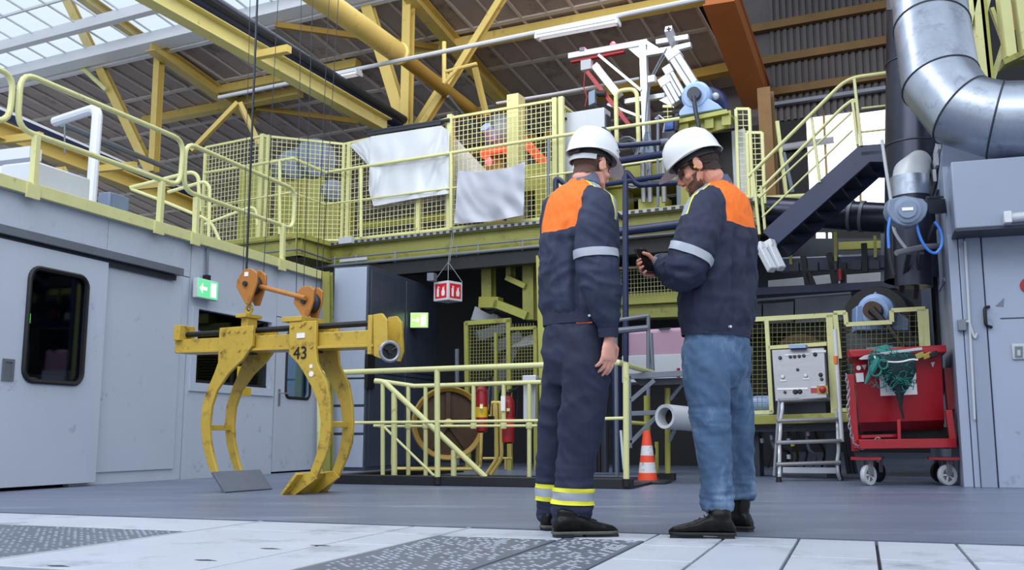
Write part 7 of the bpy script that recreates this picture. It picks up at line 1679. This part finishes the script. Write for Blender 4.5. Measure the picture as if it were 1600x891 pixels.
mesh_to_mb(vox(bs2_, .009, 3), dj2).build('sleeve', J2, jk2, ang=80)
band(jk2, smooth_rows([(qp(1119, 507, 0), .190, .148, rr_), (qp(1119, 527, 0), .188, .146, rr_)]), 'waistband', MM['navy'])
for a in (.06,):
    b = MB(); c_ = qp(1119, 516) + rl_ * .10 - rf_ * .128; b.cyl(c_, c_ - rf_ * .012 + rl_ * .004, .006, 8); b.build('press_stud', MM['stud'], jk2)
hug(jk2, bv2, qp(1081, 391, -.2), qp(1075.5, 403, -.2), rf_, .004, 'reflective_band', MM['reflect'], .125)
b = MB(); etube(b, [(qp(1121, 297, 0), .086, .08, rr_), (qp(1119, 288, .0), .078, .073, rr_), (qp(1116, 281, .0), .071, .068, rr_)], 28); b.f = b.f[:-2]; b.build('collar', mat('collar cloth two', (80, 88, 114), .7, 0, .1, 8), jk2, ang=80)
b = MB(); etube(b, [(qp(1040, 417, -.01), .055, .051, UP), (qp(1029, 412, .05), .050, .045, UP)], 24); b.f = b.f[:-2]; b.build('cuff', mat('cuff cloth', (110, 118, 146), .7, 0, .15, 8), jk2, ang=80)
# jeans
b = MB()
leg1 = [(qp(1102, 540, -.07), .094, .102, rr_), (qp(1102, 570, -.08), .098, .106, rr_), (qp(1104, 600, -.08), .094, .100, rr_), (qp(1109, 650, -.07), .083, .086, rr_), (qp(1115, 695, -.06), .074, .077, rr_), (qp(1119, 750, -.05), .066, .070, rr_), (qp(1120, 780, -.04), .066, .069, rr_), (qp(1120.5, 797, -.04), .067, .070, rr_)]
leg2 = [(qp(1140, 540, .07), .094, .102, rr_), (qp(1139, 570, .09), .097, .105, rr_), (qp(1140, 600, .11), .092, .098, rr_), (qp(1147, 650, .15), .082, .086, rr_), (qp(1151, 695, .19), .076, .080, rr_), (qp(1153, 740, .23), .070, .074, rr_), (qp(1155, 765, .25), .066, .070, rr_), (qp(1155, 778, .25), .066, .07, rr_)]
etube(b, smooth_rows(leg1), 24); etube(b, smooth_rows(leg2), 24)
etube(b, smooth_rows([(qp(1119, 505, 0), .166, .128, rr_), (qp(1119, 540, 0), .174, .138, rr_), (qp(1119, 575, .01), .168, .142, rr_), (qp(1120, 605, .02), .12, .095, rr_)]), 28)
ev = vox(b, .008, 3)
def dt2(p, n):
    low = max(0, 1 - abs(p.z - .17) / .12); kn = max(0, 1 - abs(p.z - .52) / .16)
    return .006 * fold(p + V((0, 0, p.x * 1.1)), 7, 7, 11, 5) + .003 * fold(p, 20, 20, 20, 2) + (.009 * low + .005 * kn) * fold(p, 5, 5, 34, 9)
jn = mesh_to_mb(ev, dt2).build('jeans', MM['jeans'], man2, ang=80)
b = MB(); q0 = qp(1119, 545)
b.tube([q0 + rl_ * .165 + UP * (.03 - .05 * k) + rf_ * (.02 - .002 * k) + rl_ * (.01 - .003 * k) for k in range(3)], .004, 6); b.build('side_seam', MM['seam'], jn)
h1 = fl(1150, 841); t1_ = fl(1043, 839); boot(man2, h1, (t1_ - h1), (t1_ - h1).length * .99, qp(1121, 790, -.04), MM['sole'], .16)
h2 = fl(1176, 831); boot(man2, h2, V((-.80, .6, 0)), .30, qp(1156, 775, .25), MM['sole'], .17)
# phone in his hand
ph = thing('phone', PC_, 'black mobile phone held in the hand of the bearded person', 'phone')
b = MB(); b.prism([PC_ + pu_ * x + pv_ * y - pn_ * .004 for x, y in [(sx_ * .036 - sx_ * .008 * (1 - math.cos(a)), sy_ * .072 - sy_ * .008 * (1 - math.sin(a))) for sx_, sy_, aa in ((1, 1, (0, .8, 1.57)), (-1, 1, (1.57, .8, 0)), (-1, -1, (0, .8, 1.57)), (1, -1, (1.57, .8, 0))) for a in aa]], pn_ * .008)
b.build('case', M['black'], ph, .0015)
b = MB(); b.box(PC_ + pn_ * .0045, pu_ * .032, pv_ * .062, pn_ * .0005); b.build('screen', mat('dark phone screen', (8, 8, 11), .25, 0, 0, spec=.25), ph)
b = MB(); b.box(PC_ + pn_ * .0052 + pv_ * .067, pu_ * .007, pv_ * .0012, pn_ * .0004); b.build('earpiece', M['grey'], ph)
